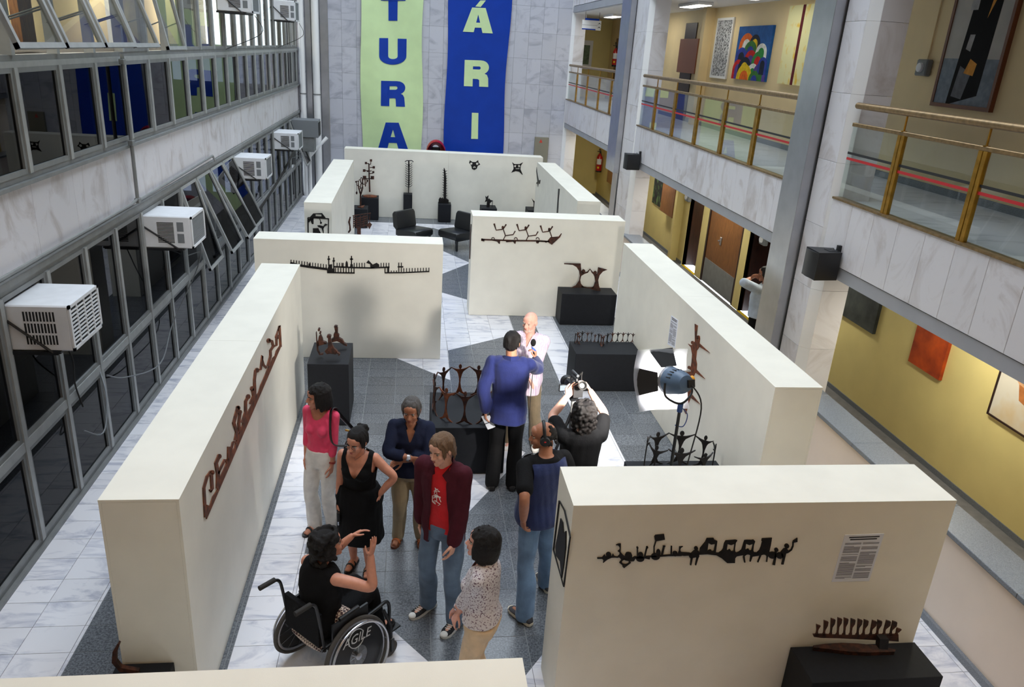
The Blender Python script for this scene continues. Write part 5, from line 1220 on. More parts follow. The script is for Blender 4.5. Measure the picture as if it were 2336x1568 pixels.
        hb = MB(); E_ = lambda c, r_, nu=14, nv=10: hb.ell(s.H(c), tuple(x*s.hs for x in r_), s.HM, nu, nv)
        w_ = 1 if s.sex == 'm' else .94
        E_((0,-.014,.034),(.076*w_,.098,.088),18,12); E_((0,.03,-.03),(.058*w_,.066,.072)); E_((0,.05,-.075),(.038*w_,.036,.032)); E_((0,.072,-.092),(.024,.022,.020))
        E_((0,.074,.032),(.052*w_,.020,.016)); E_((.036*w_,.062,-.024),(.024,.026,.022)); E_((-.036*w_,.062,-.024),(.024,.026,.022)); E_((0,.085,-.050),(.024,.014,.018)); E_((0,.06,.055),(.055*w_,.035,.04))
        hb.tube([s.H((0,.088,.018)), s.H((0,.101,-.006)), s.H((0,.112,-.026))], [.008,.010,.013], 8); E_((.011,.1,-.027),(.009,.011,.008)); E_((-.011,.1,-.027),(.009,.011,.008)); E_((0,.108,-.026),(.011,.011,.009))
        for sg in (-1, 1): E_((sg*.077*w_,-.012,-.002),(.010,.021,.032)); E_((sg*.081*w_,-.02,.006),(.008,.016,.024))
        E_((0,.092,-.046),(.019,.010,.006)); E_((0,.091,-.058),(.018,.010,.007)); hb.tube([s.H((0,-.03,-.09)), s.H((0,-.02,-.02))], [nk*.96,nk*.98], 14); E_((0,.02,-.06),(.045,.05,.03))
        parts.append(remesh(hb, .0046, 3))
        for i in (0, 1): parts.append(s.hand(i))
        s.bodyob = np_object('body', parts, s.skin, s.o)
        for sg in (-1, 1):
            e = MB().ell(s.H((sg*.031,.0735,.008)), .0112*s.hs, nu=10, nv=8).build('eye', m_eye, s.o, True)
            MB().ell(s.H((sg*.031,.0815,.006)), (.0068*s.hs,.0045*s.hs,.0062*s.hs), s.HM, 8, 6).build('iris', m_iris, e, True)
    def hand(s, i):
        w_ = s.wri[i]; k = s.k*(1.0 if s.sex == 'm' else .92); d = Vector(s.hdir[i]).normalized() if s.hdir[i] else (w_-s.elb[i]).normalized()
        sg = (-1, 1)[i]
        pn = Vector(s.palms[i]) if s.palms[i] else -s.r*sg; pn = (pn-d*pn.dot(d)).normalized(); sd = d.cross(pn)          # side axis
        th = sd*(-1 if i == 0 else 1)                                                                        # thumb side
        if s.palms[i] is None and th.dot(s.f) < 0: th = -th
        mb = MB(); rings = []
        for t, a, b in ((-.03,.025,.020),(.0,.027,.019),(.03,.036,.017),(.065,.042,.015),(.092,.041,.012),(.1,.036,.008)):
            rings.append([w_+d*(t*k)+sd*(math.cos(q)*a*k)+pn*(math.sin(q)*b*k) for q in [2*math.pi*j/14 for j in range(14)]])
        mb.loft(rings)
        cu = s.curl[i]
        for j, (off, ln) in enumerate(((.032,.070),(.011,.080),(-.011,.075),(-.031,.060))):
            p = w_+d*(.092*k)+th*(off*k); a = cu*.35+.04*j*cu; pts = [p-d*.012]; dr = d
            spread = (1.5-j)*.10*(1-cu)
            for q, fr in ((0,.42),(1,.32),(2,.26)):
                a += cu*(.55 if q == 0 else .75); dr = (d*math.cos(a)+pn*math.sin(a)+th*spread).normalized(); pts.append(pts[-1]+dr*(ln*fr*k+(.012 if q == 0 else 0)))
            mb.tube(pts, [.0095*k,.0088*k,.0080*k,.0066*k], 8); mb.ell(pts[-1], .0066*k, nu=8, nv=6)
        p = w_+d*(.02*k)+th*(.026*k); t1 = p+(d*.55+th*.7+pn*.25).normalized()*.042*k; t2 = t1+(d*.85+th*.3+pn*.35*(1+cu)).normalized()*.034*k; t3 = t2+(d*.95+pn*.3*(1+cu)).normalized()*.026*k
        mb.tube([p-th*.01*k, t1, t2, t3], [.014*k,.0115*k,.0098*k,.0075*k], 8); mb.ell(t3, .0075*k, nu=8, nv=6)
        return remesh(mb, .0042, 2)
    # ---- clothes
    def wear(s, name, mb, m, vox=.0095, smooth=4, cut=None, wr=.004, ws=9.0, label=None):
        co, F = remesh(mb, vox, smooth)
        rg = np.random.RandomState(len(F) % 997)
        def disp(V):
            out = V.copy()
            for o_ in range(5):
                fq = ws*(1.6**o_)*.9; dr = rg.normal(size=(3, 3))*fq; dr[:, 2] *= .55; ph_ = rg.uniform(0, 6.28, 3)
                out += np.sin(V @ dr.T+ph_)*np.array([wr, wr, wr*.4])*(.8/(1.35**o_))
            return out
        
        class Q: pass
        def cfn(c):
            d = c-np.array(s.root); q = Q(); q.x = (d @ np.array(s.r))/s.k; q.y = (d @ np.array(s.f))/s.k; q.z = d[:, 2]/s.k; return cut(q)
        cf = cfn if cut else None
        o = np_object(name, [(co, F)], m, s.o, cf, disp if wr else None)
        if label: o['label'] = label
        return o
    def shirt(s, name, m, hem=.86, sleeve=1.0, off=.016, flare=.05, cut=None, top=1.47, cuff=None, wr=.005, loose=0.0, label=None):
        """sleeve: 0 none, .45 short, 1 long (fraction along the arm)"""
        mb = MB(); s.torso(mb, hem, top, off+loose*.5, flare)
        fa = s.fat if s.sex == 'f' else .5+.5*s.fat
        for i in (0, 1):
            mb.ell(s.spine(1.40).lerp(s.sho[i], .6), (.064*s.k+off,)*3, nu=12, nv=8)
            if sleeve > 0:
                P = s.armpts(i); n = max(2, round(sleeve*4)+1); pts = P[:n] if sleeve*4 == int(sleeve*4) else P[:n]
                rs = [a*fa*(1 if s.sex == 'm' else .86) for a in s.ARM][:n]; rs = [r_+loose*.22*t for t, r_ in enumerate(rs)] if loose else rs
                if sleeve >= .99: pts = pts[:-1]+[P[-1].lerp(P[-2], .06)]; rs[-1] = max(rs[-1], .034)
                if abs(sleeve-.4) < .02: pts = [P[0], P[1], P[1].lerp(P[2], .4)]; rs = [rs[0], rs[1]*1.06, rs[1]*1.08]
                s.limb(mb, pts, rs, off)
            else: mb.ell(s.sho[i].lerp(s.spine(1.38), .35), (.05*s.k+off*.5,)*3, nu=12, nv=8)
        return s.wear(name, mb, m, cut=cut, wr=wr, label=label)
    def trousers(s, name, m, off=.012, flare=0.012, length=1.0, top=.95, wr=.006, label=None):
        mb = MB(); s.torso(mb, .80, top, off*.75)
        for i in (0, 1):
            lr = [a*(.6+.4*s.fat) for a in s.LEG]; lr = [lr[0]*.96, lr[1]*.96, lr[2]+flare*.2, lr[3]+flare*.6, lr[4]+flare*1.3]
            P = s.legpts(i); P[-1] = P[-1]-Vector((0,0,.03))
            s.limb(mb, P, lr, off*.75)
        zmin = .028
        o = s.wear(name, mb, m, wr=wr, label=label)
        for v in o.data.vertices:
            zz = v.co.z+s.root.z
            if zz < .03 and not getattr(s, 'lifted', False): v.co.z = .03-s.root.z
        return o
    def skirt(s, name, m, z0, z1, rx, ry, off=.014, wr=.008):
        mb = MB(); rings = []
        for i in range(16):
            t = i/15; z = z1+(z0-z1)*t; p = s.prof(max(z, .86)); a = p[1]*(1-t)+rx*t if z < .92 else p[1]; b = p[2]*(1-t)+ry*t if z < .92 else p[2]; rings.append(s.ring(z, a, b, p[3], off, sq=2.1))
        mb.loft(rings); return s.wear(name, mb, m, wr=wr)
    def shoes(s, m_up, m_sole=None, kind='shoe'):
        for i in (0, 1):
            p, fd = s.foot[i]; sd = Vector((fd.y, -fd.x, 0)); k = s.k; base = p
            def rings(sc, z0, z1f):
                R_ = []
                for y, w_, h_ in ((-.085,.022,.05),(-.07,.034,.075),(-.03,.037,.085),(.03,.039,.072),(.08,.045,.056),(.13,.046,.046),(.165,.036,.036),(.182,.016,.024)):
                    zt = z1f(h_); R_.append([base+fd*(y*k)+sd*(math.cos(a)*w_*k*sc)+Vector((0,0,max(z0, z0+(zt-z0)*(.5+.5*math.sin(a)))*1.0)) for a in [2*math.pi*j/12 for j in range(12)]])
                return R_
            up = MB().loft(rings(1.0, .012, lambda h_: h_)).build('shoe', m_up, s.o, True) if kind != 'sandal' else None
            so = MB(); fl = [(-.09,.02),(-.07,.036),(0,.036),(.08,.047),(.14,.047),(.18,.03),(.192,.01)]
            pts = [base+fd*(y*k)+sd*(w_*k) for y, w_ in fl]+[base+fd*(y*k)-sd*(w_*k) for y, w_ in fl[::-1]]
            sol = so.prism([q+Vector((0,0,.001)) for q in pts], (0,0,.022 if kind != 'heel' else .018)).build('sole' if up else 'sandal', m_sole or m_up, up or s.o)
            if kind == 'sandal':
                for y in (.045, .10):
                    A_ = [base+fd*(y*k)+sd*(math.cos(a)*.044*k)+Vector((0,0,.02+.05*math.sin(a)*k)) for a in [math.pi*j/8 for j in range(9)]]
                    MB().tube(A_, .011, 6, flat=.4).build('strap', m_up, sol, True)
    # ---- head furniture
    def hair(s, style, m, seed=1, length=-.12):
        rnd = random.Random(seed); mb = MB(); w_ = 1 if s.sex == 'm' else .95
        E_ = lambda c, r_: mb.ell(s.H(c), tuple(x*s.hs for x in r_), s.HM, 14, 10)
        def lock(az, z0, z1, r0=.098, r1=.10, th=.013, wob=.006, n=5):
            pts = []
            for j in range(n):
                t = j/(n-1); z = z0+(z1-z0)*t; rr = (r0+(r1-r0)*t); zz = max(-.02, min(z, .12))
                rad = rr*math.sqrt(max(.05, 1-((zz-.03)/.105)**2)) if z > .03 else rr
                pts.append(s.H((math.sin(az)*rad*.84*w_+rnd.uniform(-wob, wob), -.016+math.cos(az)*rad+rnd.uniform(-wob, wob), z)))
            mb.tube(pts, [th*.8, th, th, th*.9, th*.45][:n] if n == 5 else th, 6)
        if style in ('short', 'bob', 'up', 'shaggy', 'curly'):
            E_((0,-.026,.052),(.085*w_,.098,.084)); E_((0,-.062,.005),(.078*w_,.060,.085))
            for sg in (-1, 1): E_((sg*.062*w_,-.03,.03),(.026,.056,.055))
        if style == 'short':
            for i in range(46):
                az = rnd.uniform(0, 2*math.pi); lock(az, .12, rnd.uniform(.05,.075) if abs(math.atan2(math.sin(az), math.cos(az))) < .9 else rnd.uniform(-.06,-.01), .096, .1, .010)
        if style == 'shaggy':
            for i in range(70):
                az = rnd.uniform(0, 2*math.pi); a = abs(math.atan2(math.sin(az), math.cos(az))); lock(az, .12, rnd.uniform(.04,.065) if a < .75 else rnd.uniform(-.06,-.01) if a < 1.8 else rnd.uniform(-.10,-.05), .096, .102, .012, .009)
        if style == 'bob':
            for i in range(90):
                az = rnd.uniform(.85, 2*math.pi-.85); a = abs(math.atan2(math.sin(az), math.cos(az))); lock(az, .115, length*(1 if a > 1.3 else .8)+rnd.uniform(-.015,.015), .1, .103 if a < 2 else .098, .014, .004)
            E_((0,-.018,.092),(.058,.066,.044))
            for i in range(60): az = rnd.uniform(0, 6.28); lock(az, rnd.uniform(.10,.135), rnd.uniform(.02,.09) if abs(math.atan2(math.sin(az), math.cos(az))) > .9 else .06, rnd.uniform(.07,.104), .108, .009, .012)
            for i in range(14): lock(rnd.uniform(-.62,.62), .118, rnd.uniform(.038,.055), .1, .104, .010, .003)
        if style == 'up':
            for i in range(50):
                az = rnd.uniform(0, 2*math.pi); a = abs(math.atan2(math.sin(az), math.cos(az))); lock(az, .12, .06 if a < .9 else rnd.uniform(-.06,.0), .098, .1, .011, .003)
            for i in range(16): E_((rnd.uniform(-.04,.04), -.085+rnd.uniform(-.03,.02), .085+rnd.uniform(-.03,.03)), (.024,.024,.02))
        if style == 'curly':
            for i in range(230):
                az = rnd.uniform(.6, 2*math.pi-.6); a = abs(math.atan2(math.sin(az), math.cos(az))); z = rnd.uniform(length if a > 1.7 else -.06 if a > 1.25 else .05, .125); q = max(0, 1-((max(z,.0)-.02)/.125)**2)**.5; rr = .098*max(.25, q)+rnd.uniform(.0,.02)
                E_((math.sin(az)*rr*.92*w_, -.018+math.cos(az)*rr, z), (rnd.uniform(.014,.024),)*3)
            for i in range(30):
                az = rnd.uniform(-.7,.7); E_((math.sin(az)*.085, -.018+math.cos(az)*.088, rnd.uniform(.065,.12)), (.018,.016,.016))
        if style == 'balding':
            for i in range(120):
                az = rnd.uniform(1.25, 2*math.pi-1.25); z = rnd.uniform(-.055,.105 if 2.1 < az < 4.2 else .05); rr = .099*max(.3, (1-((max(z,0)-.0)/.13)**2))**.5; E_((math.sin(az)*rr*.80, -.014+math.cos(az)*rr, z), (.009,.009,.012))
            E_((0,-.070,.03),(.066,.040,.065))
        if style == 'beard':
            for i in range(60):
                az = rnd.uniform(-1.25,1.25); z = rnd.uniform(-.105,-.062); E_((math.sin(az)*.055, .03+math.cos(az)*.052*(1 if z < -.08 else .95), z), (.010,.009,.010))
        co, F = remesh(mb, .0065, 1); return np_object('beard' if style == 'beard' else 'hair', [(co, F)], m, s.o)
    def face(s, lip=None, brow=None, glasses=False):
        L_ = MB().ell(s.H((0,.0995,-.0475)), (.016*s.hs,.0045*s.hs,.0042*s.hs), s.HM, 10, 6); L_.ell(s.H((0,.0985,-.0575)), (.014*s.hs,.0045*s.hs,.0048*s.hs), s.HM, 10, 6); L_.build('lips', lip or m_lip, s.o, True)
        if brow:
            for sg in (-1, 1): MB().tube([s.H((sg*.014,.0945,.026)), s.H((sg*.032,.0905,.031)), s.H((sg*.050,.0735,.025))], [.0035,.004,.0025], 6).build('eyebrow', brow, s.o, True)
        if glasses:
            g = MB()
            for sg in (-1, 1):
                g.tube([s.H((sg*.032+.021*math.cos(a), .097, .006+.015*math.sin(a))) for a in [2*math.pi*j/14 for j in range(15)]], .0018, 6, cap=False); g.tube([s.H((sg*.053,.095,.01)), s.H((sg*.078,.0,.012))], .0016, 6)
            g.tube([s.H((-.011,.098,.008)), s.H((.011,.098,.008))], .0016, 6); g.build('spectacles', m_acgrey, s.o)
    def collar(s, m, open_=.05, name='collar', z=1.46):
        for sg in (-1, 1):
            c = s.spine(z); P = []
            inner = [c+s.rs*(sg*x*s.k)+s.fs*(y*s.k)+Vector((0,0,dz*s.k)) for x, y, dz in ((.0,-.075,.045),(.05,-.05,.04),(.072,.0,.025),(.055,.05,-.005),(.03,.085,-.045))]
            outer = [c+s.rs*(sg*x*s.k)+s.fs*(y*s.k)+Vector((0,0,dz*s.k)) for x, y, dz in ((.0,-.10,.0),(.07,-.075,-.01),(.105,-.0,-.015),(.10,.06,-.05),(.085,.105,-.085))]
            mb = MB(); n = len(inner); mb.add(inner+outer, [(j, j+1, n+j+1, n+j) for j in range(n-1)]); V2 = [v+Vector((0,0,-.006)) for v in inner+outer]; mb.add(V2, [(j, n+j, n+j+1, j+1) for j in range(n-1)]); mb.build(name, m, s.o, True)
    def band(s, i, m, name='bracelet', t=.06, w_=.008, r_=.034):
        p = s.wri[i].lerp(s.elb[i], t); d = (s.wri[i]-s.elb[i]).normalized(); MB().lathe(p-d*w_, d, [(0,r_*s.k),(w_*2,r_*s.k*.97)], 16).build(name, m, s.o, True)
vneck = lambda zv, k, dy=.0: (lambda p: p.y > dy and p.z > zv+abs(p.x)*k and abs(p.x) < .14)
def fabric(n, c, **kw): return mat('fabric_'+n, rgb(*c), kw.pop('rough', .85), var=kw.pop('var', .08), vscale=kw.pop('vscale', 14), bump=kw.pop('bump', .12), bscale=kw.pop('bscale', 70), sheen=kw.pop('sheen', .15 if sum(c) > 150 else 0), spec=kw.pop('spec', .5 if sum(c) > 150 else .2), **kw)
sk_a = skin_mat('light', (222,170,148)); sk_b = skin_mat('tan', (196,138,110)); sk_c = skin_mat('olive', (168,112,84)); sk_d = skin_mat('pink', (226,168,150)); sk_e = skin_mat('warm', (206,142,116))
# ------------------------------------------------------------------ the cast
m_blackcloth = fabric('black', (13,13,15)); m_shoe_k = mat('black_shoe', rgb(22,20,20), .4); m_gold = mat('gold_metal', rgb(214,176,90), .3, .9); m_silver = mat('silver_metal', rgb(214,216,222), .25, .9)
# --- woman in pink sweater
p = Person('woman in pink sweater and white flared trousers with black handbag', (-.82,6.66), (-.42,-.91), 1.59, 'f', .95, sk_e, look=(-.93,-.34,-.08),
  hands=[PY(757,1062,6.55), PY(698,1040,6.70)], elbows=[(-.5,-1,-.2),(.5,-1,-.2)], feet=[(-.08,-.02,-.1),(.1,.05,.15)], head=(0,.03,1.60))
p.shirt('sweater', fabric('pink', (236,70,110)), .985, .75, .012, .0, cut=lambda q: (q.y > -.02) & (q.z > 1.365+q.x*q.x*9) & (abs(q.x) < .12))
p.trousers('trousers', fabric('white', (232,230,226)), .011, .024, top=1.02); p.shoes(m_shoe_k, kind='sandal'); p.hair('bob', m_hairk, 3, -.115); p.face(m_lip2, m_hairk)
p.band(0, mat('red_bead', rgb(150,50,40), .3), t=.12, r_=.036)
sh = p.sho[0]; strap = bez([sh+Vector((.0,-.10,-.17)), sh+Vector((.02,-.075,.02)), sh+Vector((0,.0,.068)), sh+Vector((.05,.09,-.05)), sh+Vector((.10,.13,-.30))], 6)
bag = thing('handbag', 'black leather shoulder bag carried by the woman in pink', 'handbag', p.W((-.30,-.16,.95)))
c = p.W((-.27,-.18,.98)); MB().loft([[c+p.f*(math.cos(a)*.15*w_)+Vector((0,0,math.sin(a)*.13*w_))+p.r*x for a in [2*math.pi*j/16 for j in range(16)]] for x, w_ in ((-.05,.75),(-.03,1),(.03,1),(.05,.75))]).build('bag_body', mat('bag_leather', rgb(18,16,17), .35, bump=.2, bscale=40), bag, True)
MB().tube(bez([c+p.f*.12+Vector((0,0,.08)), sh+p.f*.105-p.r*.035+Vector((0,0,-.22)), sh+p.f*.06-p.r*.0+Vector((0,0,.045)), sh-p.f*.01+Vector((0,0,.078)), sh-p.f*.085-p.r*.01+Vector((0,0,-.02)), c-p.f*.11+Vector((0,0,.08))], 6), .021, 8, flat=.35).build('strap', MATS['bag_leather'], bag, True)
q = c+p.f*.112+Vector((0,0,.24)); MB().obox(q, p.f, p.r, (0,0,1), .006, .02, .008).build('buckle', m_gold, bag)
# --- woman in black dress
p = Person('woman in sleeveless black dress and glasses, one hand in pocket', (-.42,6.04), (-.25,-.97), 1.48, 'f', 1.18, sk_e, look=(-.48,-.84,-.20), tilt=.06,
  hdir=((-.05,.15,-1),None), hands=[PY(866,1128,5.96), PY(772,1150,6.02)], elbows=[(-1,-.15,0),(.6,-1,-.1)], head=(.0,.075,1.585), neck=(0,.03,1.465), chest=(0,.015,1.28), feet=[(-.1,.05,-.15),(.1,-.02,.1)], curl=(.3,.6))
p.shirt('dress_top', m_blackcloth, .9, 0, .014, .03, cut=lambda q: ((q.y > .0) & (q.z > 1.19+abs(q.x)*2.1) & (abs(q.x) < .11)) | ((abs(q.x) > .155) & (q.z > 1.26)))
p.skirt('skirt', m_blackcloth, .40, 1.06, .18, .145, off=.034); p.shoes(m_shoe_k, kind='sandal'); p.hair('up', m_hairk, 5); p.face(m_lip, m_hairk, True)
for sg in (-1, 1): MB().ell(p.H((sg*.08,.0,-.05)), .007).build('earring', m_silver, p.o)
MB().tube([p.spine(1.445)+p.rs*x+p.fs*y+Vector((0,0,z)) for x, y, z in ((-.06,-.03,.035),(-.06,.03,.01),(0,.085,-.03),(.06,.03,.01),(.06,-.03,.035))], .0022, 6).build('necklace', m_silver, p.o)
k = p.wri[1]; keys = thing('phone_pouch', 'small black phone pouch with keys held by woman in black', 'pouch', k+Vector((0,0,-.18))); MB().rbox(k.x-.012,k.y-.10,k.z-.16,k.x+.02,k.y-.04,k.z-.06,.006).build('pouch', m_shoe_k, keys)
for j in range(3): MB().obox(k+Vector((.0,-.07+.012*j,-.18-.012*j)), (1,0,0), (0,1,0), (0,0,1), .006, .004, .022).build('key', m_silver, keys)
# --- man in navy shirt, arms crossed
p = Person('grey haired man in dark navy shirt with crossed arms and watch', (.03,6.44), (-.12,-.99), 1.56, 'm', .98, sk_c, look=(-.18,-.95,-.16),
  hands=[(.05,.205,1.12),(-.03,.235,1.165)], elbows=[(-1,.1,-.25),(1,.1,-.25)], feet=[(-.13,0,-.15),(.13,.0,.15)], head=(0,.04,1.60), palms=[(0,-1,-.2),(0,-1,-.2)], curl=(.5,.5))
m_navy = fabric('navy_dark', (26,32,54)); p.shirt('shirt', m_navy, .86, .75, .017, .06, cut=lambda q: ((q.y > .02) & (q.z > 1.27+abs(q.x)*3.2) & (abs(q.x) < .08)), loose=.006); p.collar(m_navy)
p.trousers('trousers', fabric('khaki', (152,136,108)), .018, .016); p.shoes(mat('tan_leather', rgb(176,92,40), .45), mat('brown_sole', rgb(96,52,30), .6), 'sandal'); p.hair('short', m_hairg, 8); p.face(m_lip2, m_hairg)
d = (p.wri[1]-p.elb[1]).normalized(); MB().lathe(p.wri[1].lerp(p.elb[1],.10)-d*.012, d, [(0,.036),(.024,.035)], 16).build('watch_strap', m_silver, p.o, True); c = p.wri[1].lerp(p.elb[1],.10)+Vector((0,-.03,.016)); MB().rbox(c.x-.018,c.y-.012,c.z-.015,c.x+.018,c.y+.006,c.z+.018,.004).build('watch_case', m_silver, p.o)
# --- young man, red t-shirt under maroon shirt
p = Person('young man in open maroon shirt over red t-shirt and jeans', (.30,5.33), (-.48,-.88), 1.82, 'm', .88, sk_a, look=(-.66,-.70,-.18), tilt=-.06,
  hands=[PY(1034,1245,5.12), PY(960,1222,5.50)], elbows=[(-.5,-1,-.1),(.5,-1,-.1)], feet=[(Vector((.41,5.22,0)),.0,.15),(Vector((.17,5.44,0)),.0,.35)], head=(.0,.085,1.595), neck=(0,.035,1.462), chest=(0,.012,1.28), curl=(.45,.4))
p.shirt('t_shirt', fabric('red', (206,22,34)), .88, 0, .013, .02)
m_maroon = fabric('maroon', (74,26,38), vscale=20); p.shirt('overshirt', m_maroon, .78, 1.0, .023, .04, cut=lambda q: ((q.y > .02) & (abs(q.x+.015) < .062+np.maximum(0,1.2-q.z)*.06)), loose=.008); p.collar(m_maroon)
p.trousers('jeans', fabric('denim', (96,118,144), vscale=7, var=.25), .014, .02); p.shoes(mat('canvas_black', rgb(24,24,28), .8), mat('white_rubber', rgb(226,224,218), .6)); p.hair('shaggy', m_hairb, 11); p.face(m_lip, m_hairb)
for i in (0, 1):
    f_, fd = p.foot[i]; MB().ell(f_+fd*.165*p.k+Vector((0,0,.024)), (.036,.036,.022)).build('toe_cap', MATS['white_rubber'], p.o, True)
    for j in range(5): a = f_+fd*(.05+.018*j)+Vector((0,0,.074-.006*j)); s_ = Vector((fd.y,-fd.x,0)); MB().tube([a-s_*.024, a+s_*.024+fd*.008], .0035, 6).build('lace', MATS['white_rubber'], p.o)
pr = MB(); rnd = random.Random(4); c = p.spine(1.26)+p.fs*.15
for j in range(9):
    a = c+p.rs*rnd.uniform(-.035,.05)+Vector((0,0,rnd.uniform(-.10,.09))); pts = [a+p.rs*rnd.uniform(-.03,.03)+Vector((0,0,rnd.uniform(-.03,.03))) for _ in range(4)]; pr.tube(pts, .003, 5)
pr.build('shirt_print', m_white, p.o)
# --- woman in speckled blouse
m_speck = mat('speckled_cotton', rgb(222,216,220), .85, col2=rgb(120,96,112), vscale=85, detail=1.5, lo=.56, hi=.62, bump=.1, bscale=70)
p = Person('woman in white speckled blouse and beige trousers, back towards viewer', (.53,4.34), (-.88,.42), 1.56, 'f', 1.0, sk_d, look=(-.93,.28,.10),
  hands=[PY(1030,1402,4.50), PY(1040,1408,4.40)], elbows=[(-1,-.8,0),(1,-.8,0)], palms=[(0,0,-1),(0,0,-1)], curl=(.4,.5))
p.shirt('blouse', m_speck, .955, .75, .016, .05, cut=lambda q: ((q.y > .0) & (q.z > 1.32+abs(q.x)*2.6) & (abs(q.x) < .09)), loose=.006); p.collar(m_speck)
p.trousers('trousers', fabric('beige', (222,194,158)), .014, .02); p.shoes(m_shoe_k); p.hair('bob', m_hairk, 15, -.10); p.face(m_lip, m_hairk); p.band(0, m_silver, t=.1, r_=.033)
MB().tube([p.pel+p.r*(.155+.035*math.cos(a)*0)+p.f*(.02+.06*math.cos(a))+Vector((0,0,-.04+.055*math.sin(a))) for a in [math.pi+math.pi*j/10 for j in range(11)]], .003, 6).build('pocket_seam', mat('brown_thread', rgb(110,76,50), .8), p.o)
# --- sound man with headphones
p = Person('sound man with headphones, blue vest over black t-shirt and jeans', (1.12,5.50), (-.40,.92), 1.76, 'm', 1.08, sk_c, look=(-.98,.10,-.12),
  hands=[PY(1194,1186,5.24), (.27,.10,.93)], elbows=[(-.6,-1,0),(.6,-1,0)], feet=[(Vector((1.0,5.28,0)),0,-.2),(Vector((1.27,5.72,0)),0,.2)], curl=(.5,.4), head=(0,.045,1.61))
p.shirt('t_shirt', m_blackcloth, .92, .4, .015, .02, loose=.008); m_vest = fabric('blue_vest', (26,40,86))
p.shirt('vest', m_vest, .86, 0, .040, .05, cut=lambda q: (q.z > 1.455) | ((abs(q.x) > .165) & (q.z > 1.2)) | ((q.y > .02) & (abs(q.x) < .05)), wr=.006)
p.trousers('jeans', fabric('denim_pale', (98,124,154), vscale=7, var=.22), .014, .022); p.shoes(mat('suede_grey', rgb(60,58,62), .8), mat('cream_sole', rgb(206,196,176), .7)); p.hair('balding', m_hairg if False else m_hairk, 21); p.face(m_lip2, m_hairk)
hp = thing('headphones', 'black over ear headphones worn by the sound man', 'headphones', p.hd)
MB().tube([p.H((.098*math.cos(a), -.012, .008+.125*math.sin(a))) for a in [math.pi*j/14 for j in range(15)]], .0085, 8, flat=1.6).build('headband', m_black, hp, True)
for sg in (-1, 1):
    MB().lathe(p.H((sg*.074,-.012,-.004)), p.HM @ Vector((sg,0,0)), [(0,.038),(.018,.044),(.03,.038),(.034,.015)], 16).build('ear_cup', m_blackplastic, hp, True); MB().ell(p.H((sg*.108,-.012,.0)), (.006,.01,.006), p.HM, 8, 6).build('red_mark', m_red, hp)
# --- cameraman
hc = PY(1330,948,6.05)
p = Person('cameraman with long curly black hair in black t-shirt raising camera', (1.56,6.05), (-.10,.99), hc.z/1.612*1.72 if 1.55 < hc.z < 1.75 else 1.72, 'm', 1.05, sk_a, look=(-.15,.95,.12),
  hands=[PY(1293,905,6.42), PY(1347,893,6.45)], elbows=[(-1,.1,-.6),(1,.1,-.6)], palms=[(.6,.4,.6),(-.8,.3,.2)], curl=(.5,.55), feet=[(-.14,0,-.1),(.14,0,.15)])
p.shirt('t_shirt', m_blackcloth, .86, .4, .016, .04, loose=.008); p.trousers('trousers', fabric('charcoal', (40,42,48)), .018, .015); p.shoes(m_shoe_k); p.hair('curly', m_hairk, 31, -.15); p.face(m_lip, m_hairk)
CAMMAN = p
# --- reporter
p = Person('reporter in royal blue shirt and black trousers, back towards viewer', (1.07,7.46), (.16,.987), 1.84, 'm', 1.02, sk_b, look=(.38,.92,-.05),
  hands=[PY(1107,935,7.42), PY(1221,822,7.92)], elbows=[(-.6,-1,0),(.9,-.2,-.9)], feet=[(Vector((.94,7.46,0)),0,-.1),(Vector((1.19,7.44,0)),0,.15)], palms=[None,(-.9,.2,.2)], curl=(.5,.9), hdir=(None,(.0,.25,.95)))
m_royal = fabric('royal_blue', (24,36,98)); p.shirt('shirt', m_royal, .78, 1.0, .019, .06, loose=.01); p.collar(m_royal)
p.trousers('trousers', m_blackcloth, .014, .026); p.shoes(m_shoe_k); p.hair('short', m_hairk, 41); p.face(m_lip2, m_hairk); p.band(0, m_black, 'watch', .06, .014, .040)
REPORTER = p
nt_ = p.wri[0]+(p.wri[0]-p.elb[0]).normalized()*.09; pp = thing('folded_notes', 'folded white notes held low by the reporter', 'paper', nt_+Vector((0,0,-.12)))
MB().obox(nt_+Vector((.015,-.03,-.055)), (.85,-.2,.45), (-.2,-.9,.1), (-.45,.1,.88), .032, .002, .085).build('sheet', m_paper, pp); MB().obox(nt_+Vector((.045,-.035,-.05)), (.85,-.2,.5), (-.2,-.9,.1), (-.45,.1,.88), .03, .002, .075).build('sheet', m_paper, pp)
MB().tube([nt_+Vector((-.01,-.045,-.07)), nt_+Vector((.08,-.05,-.03))], .004, 6).build('pen', m_black, pp)
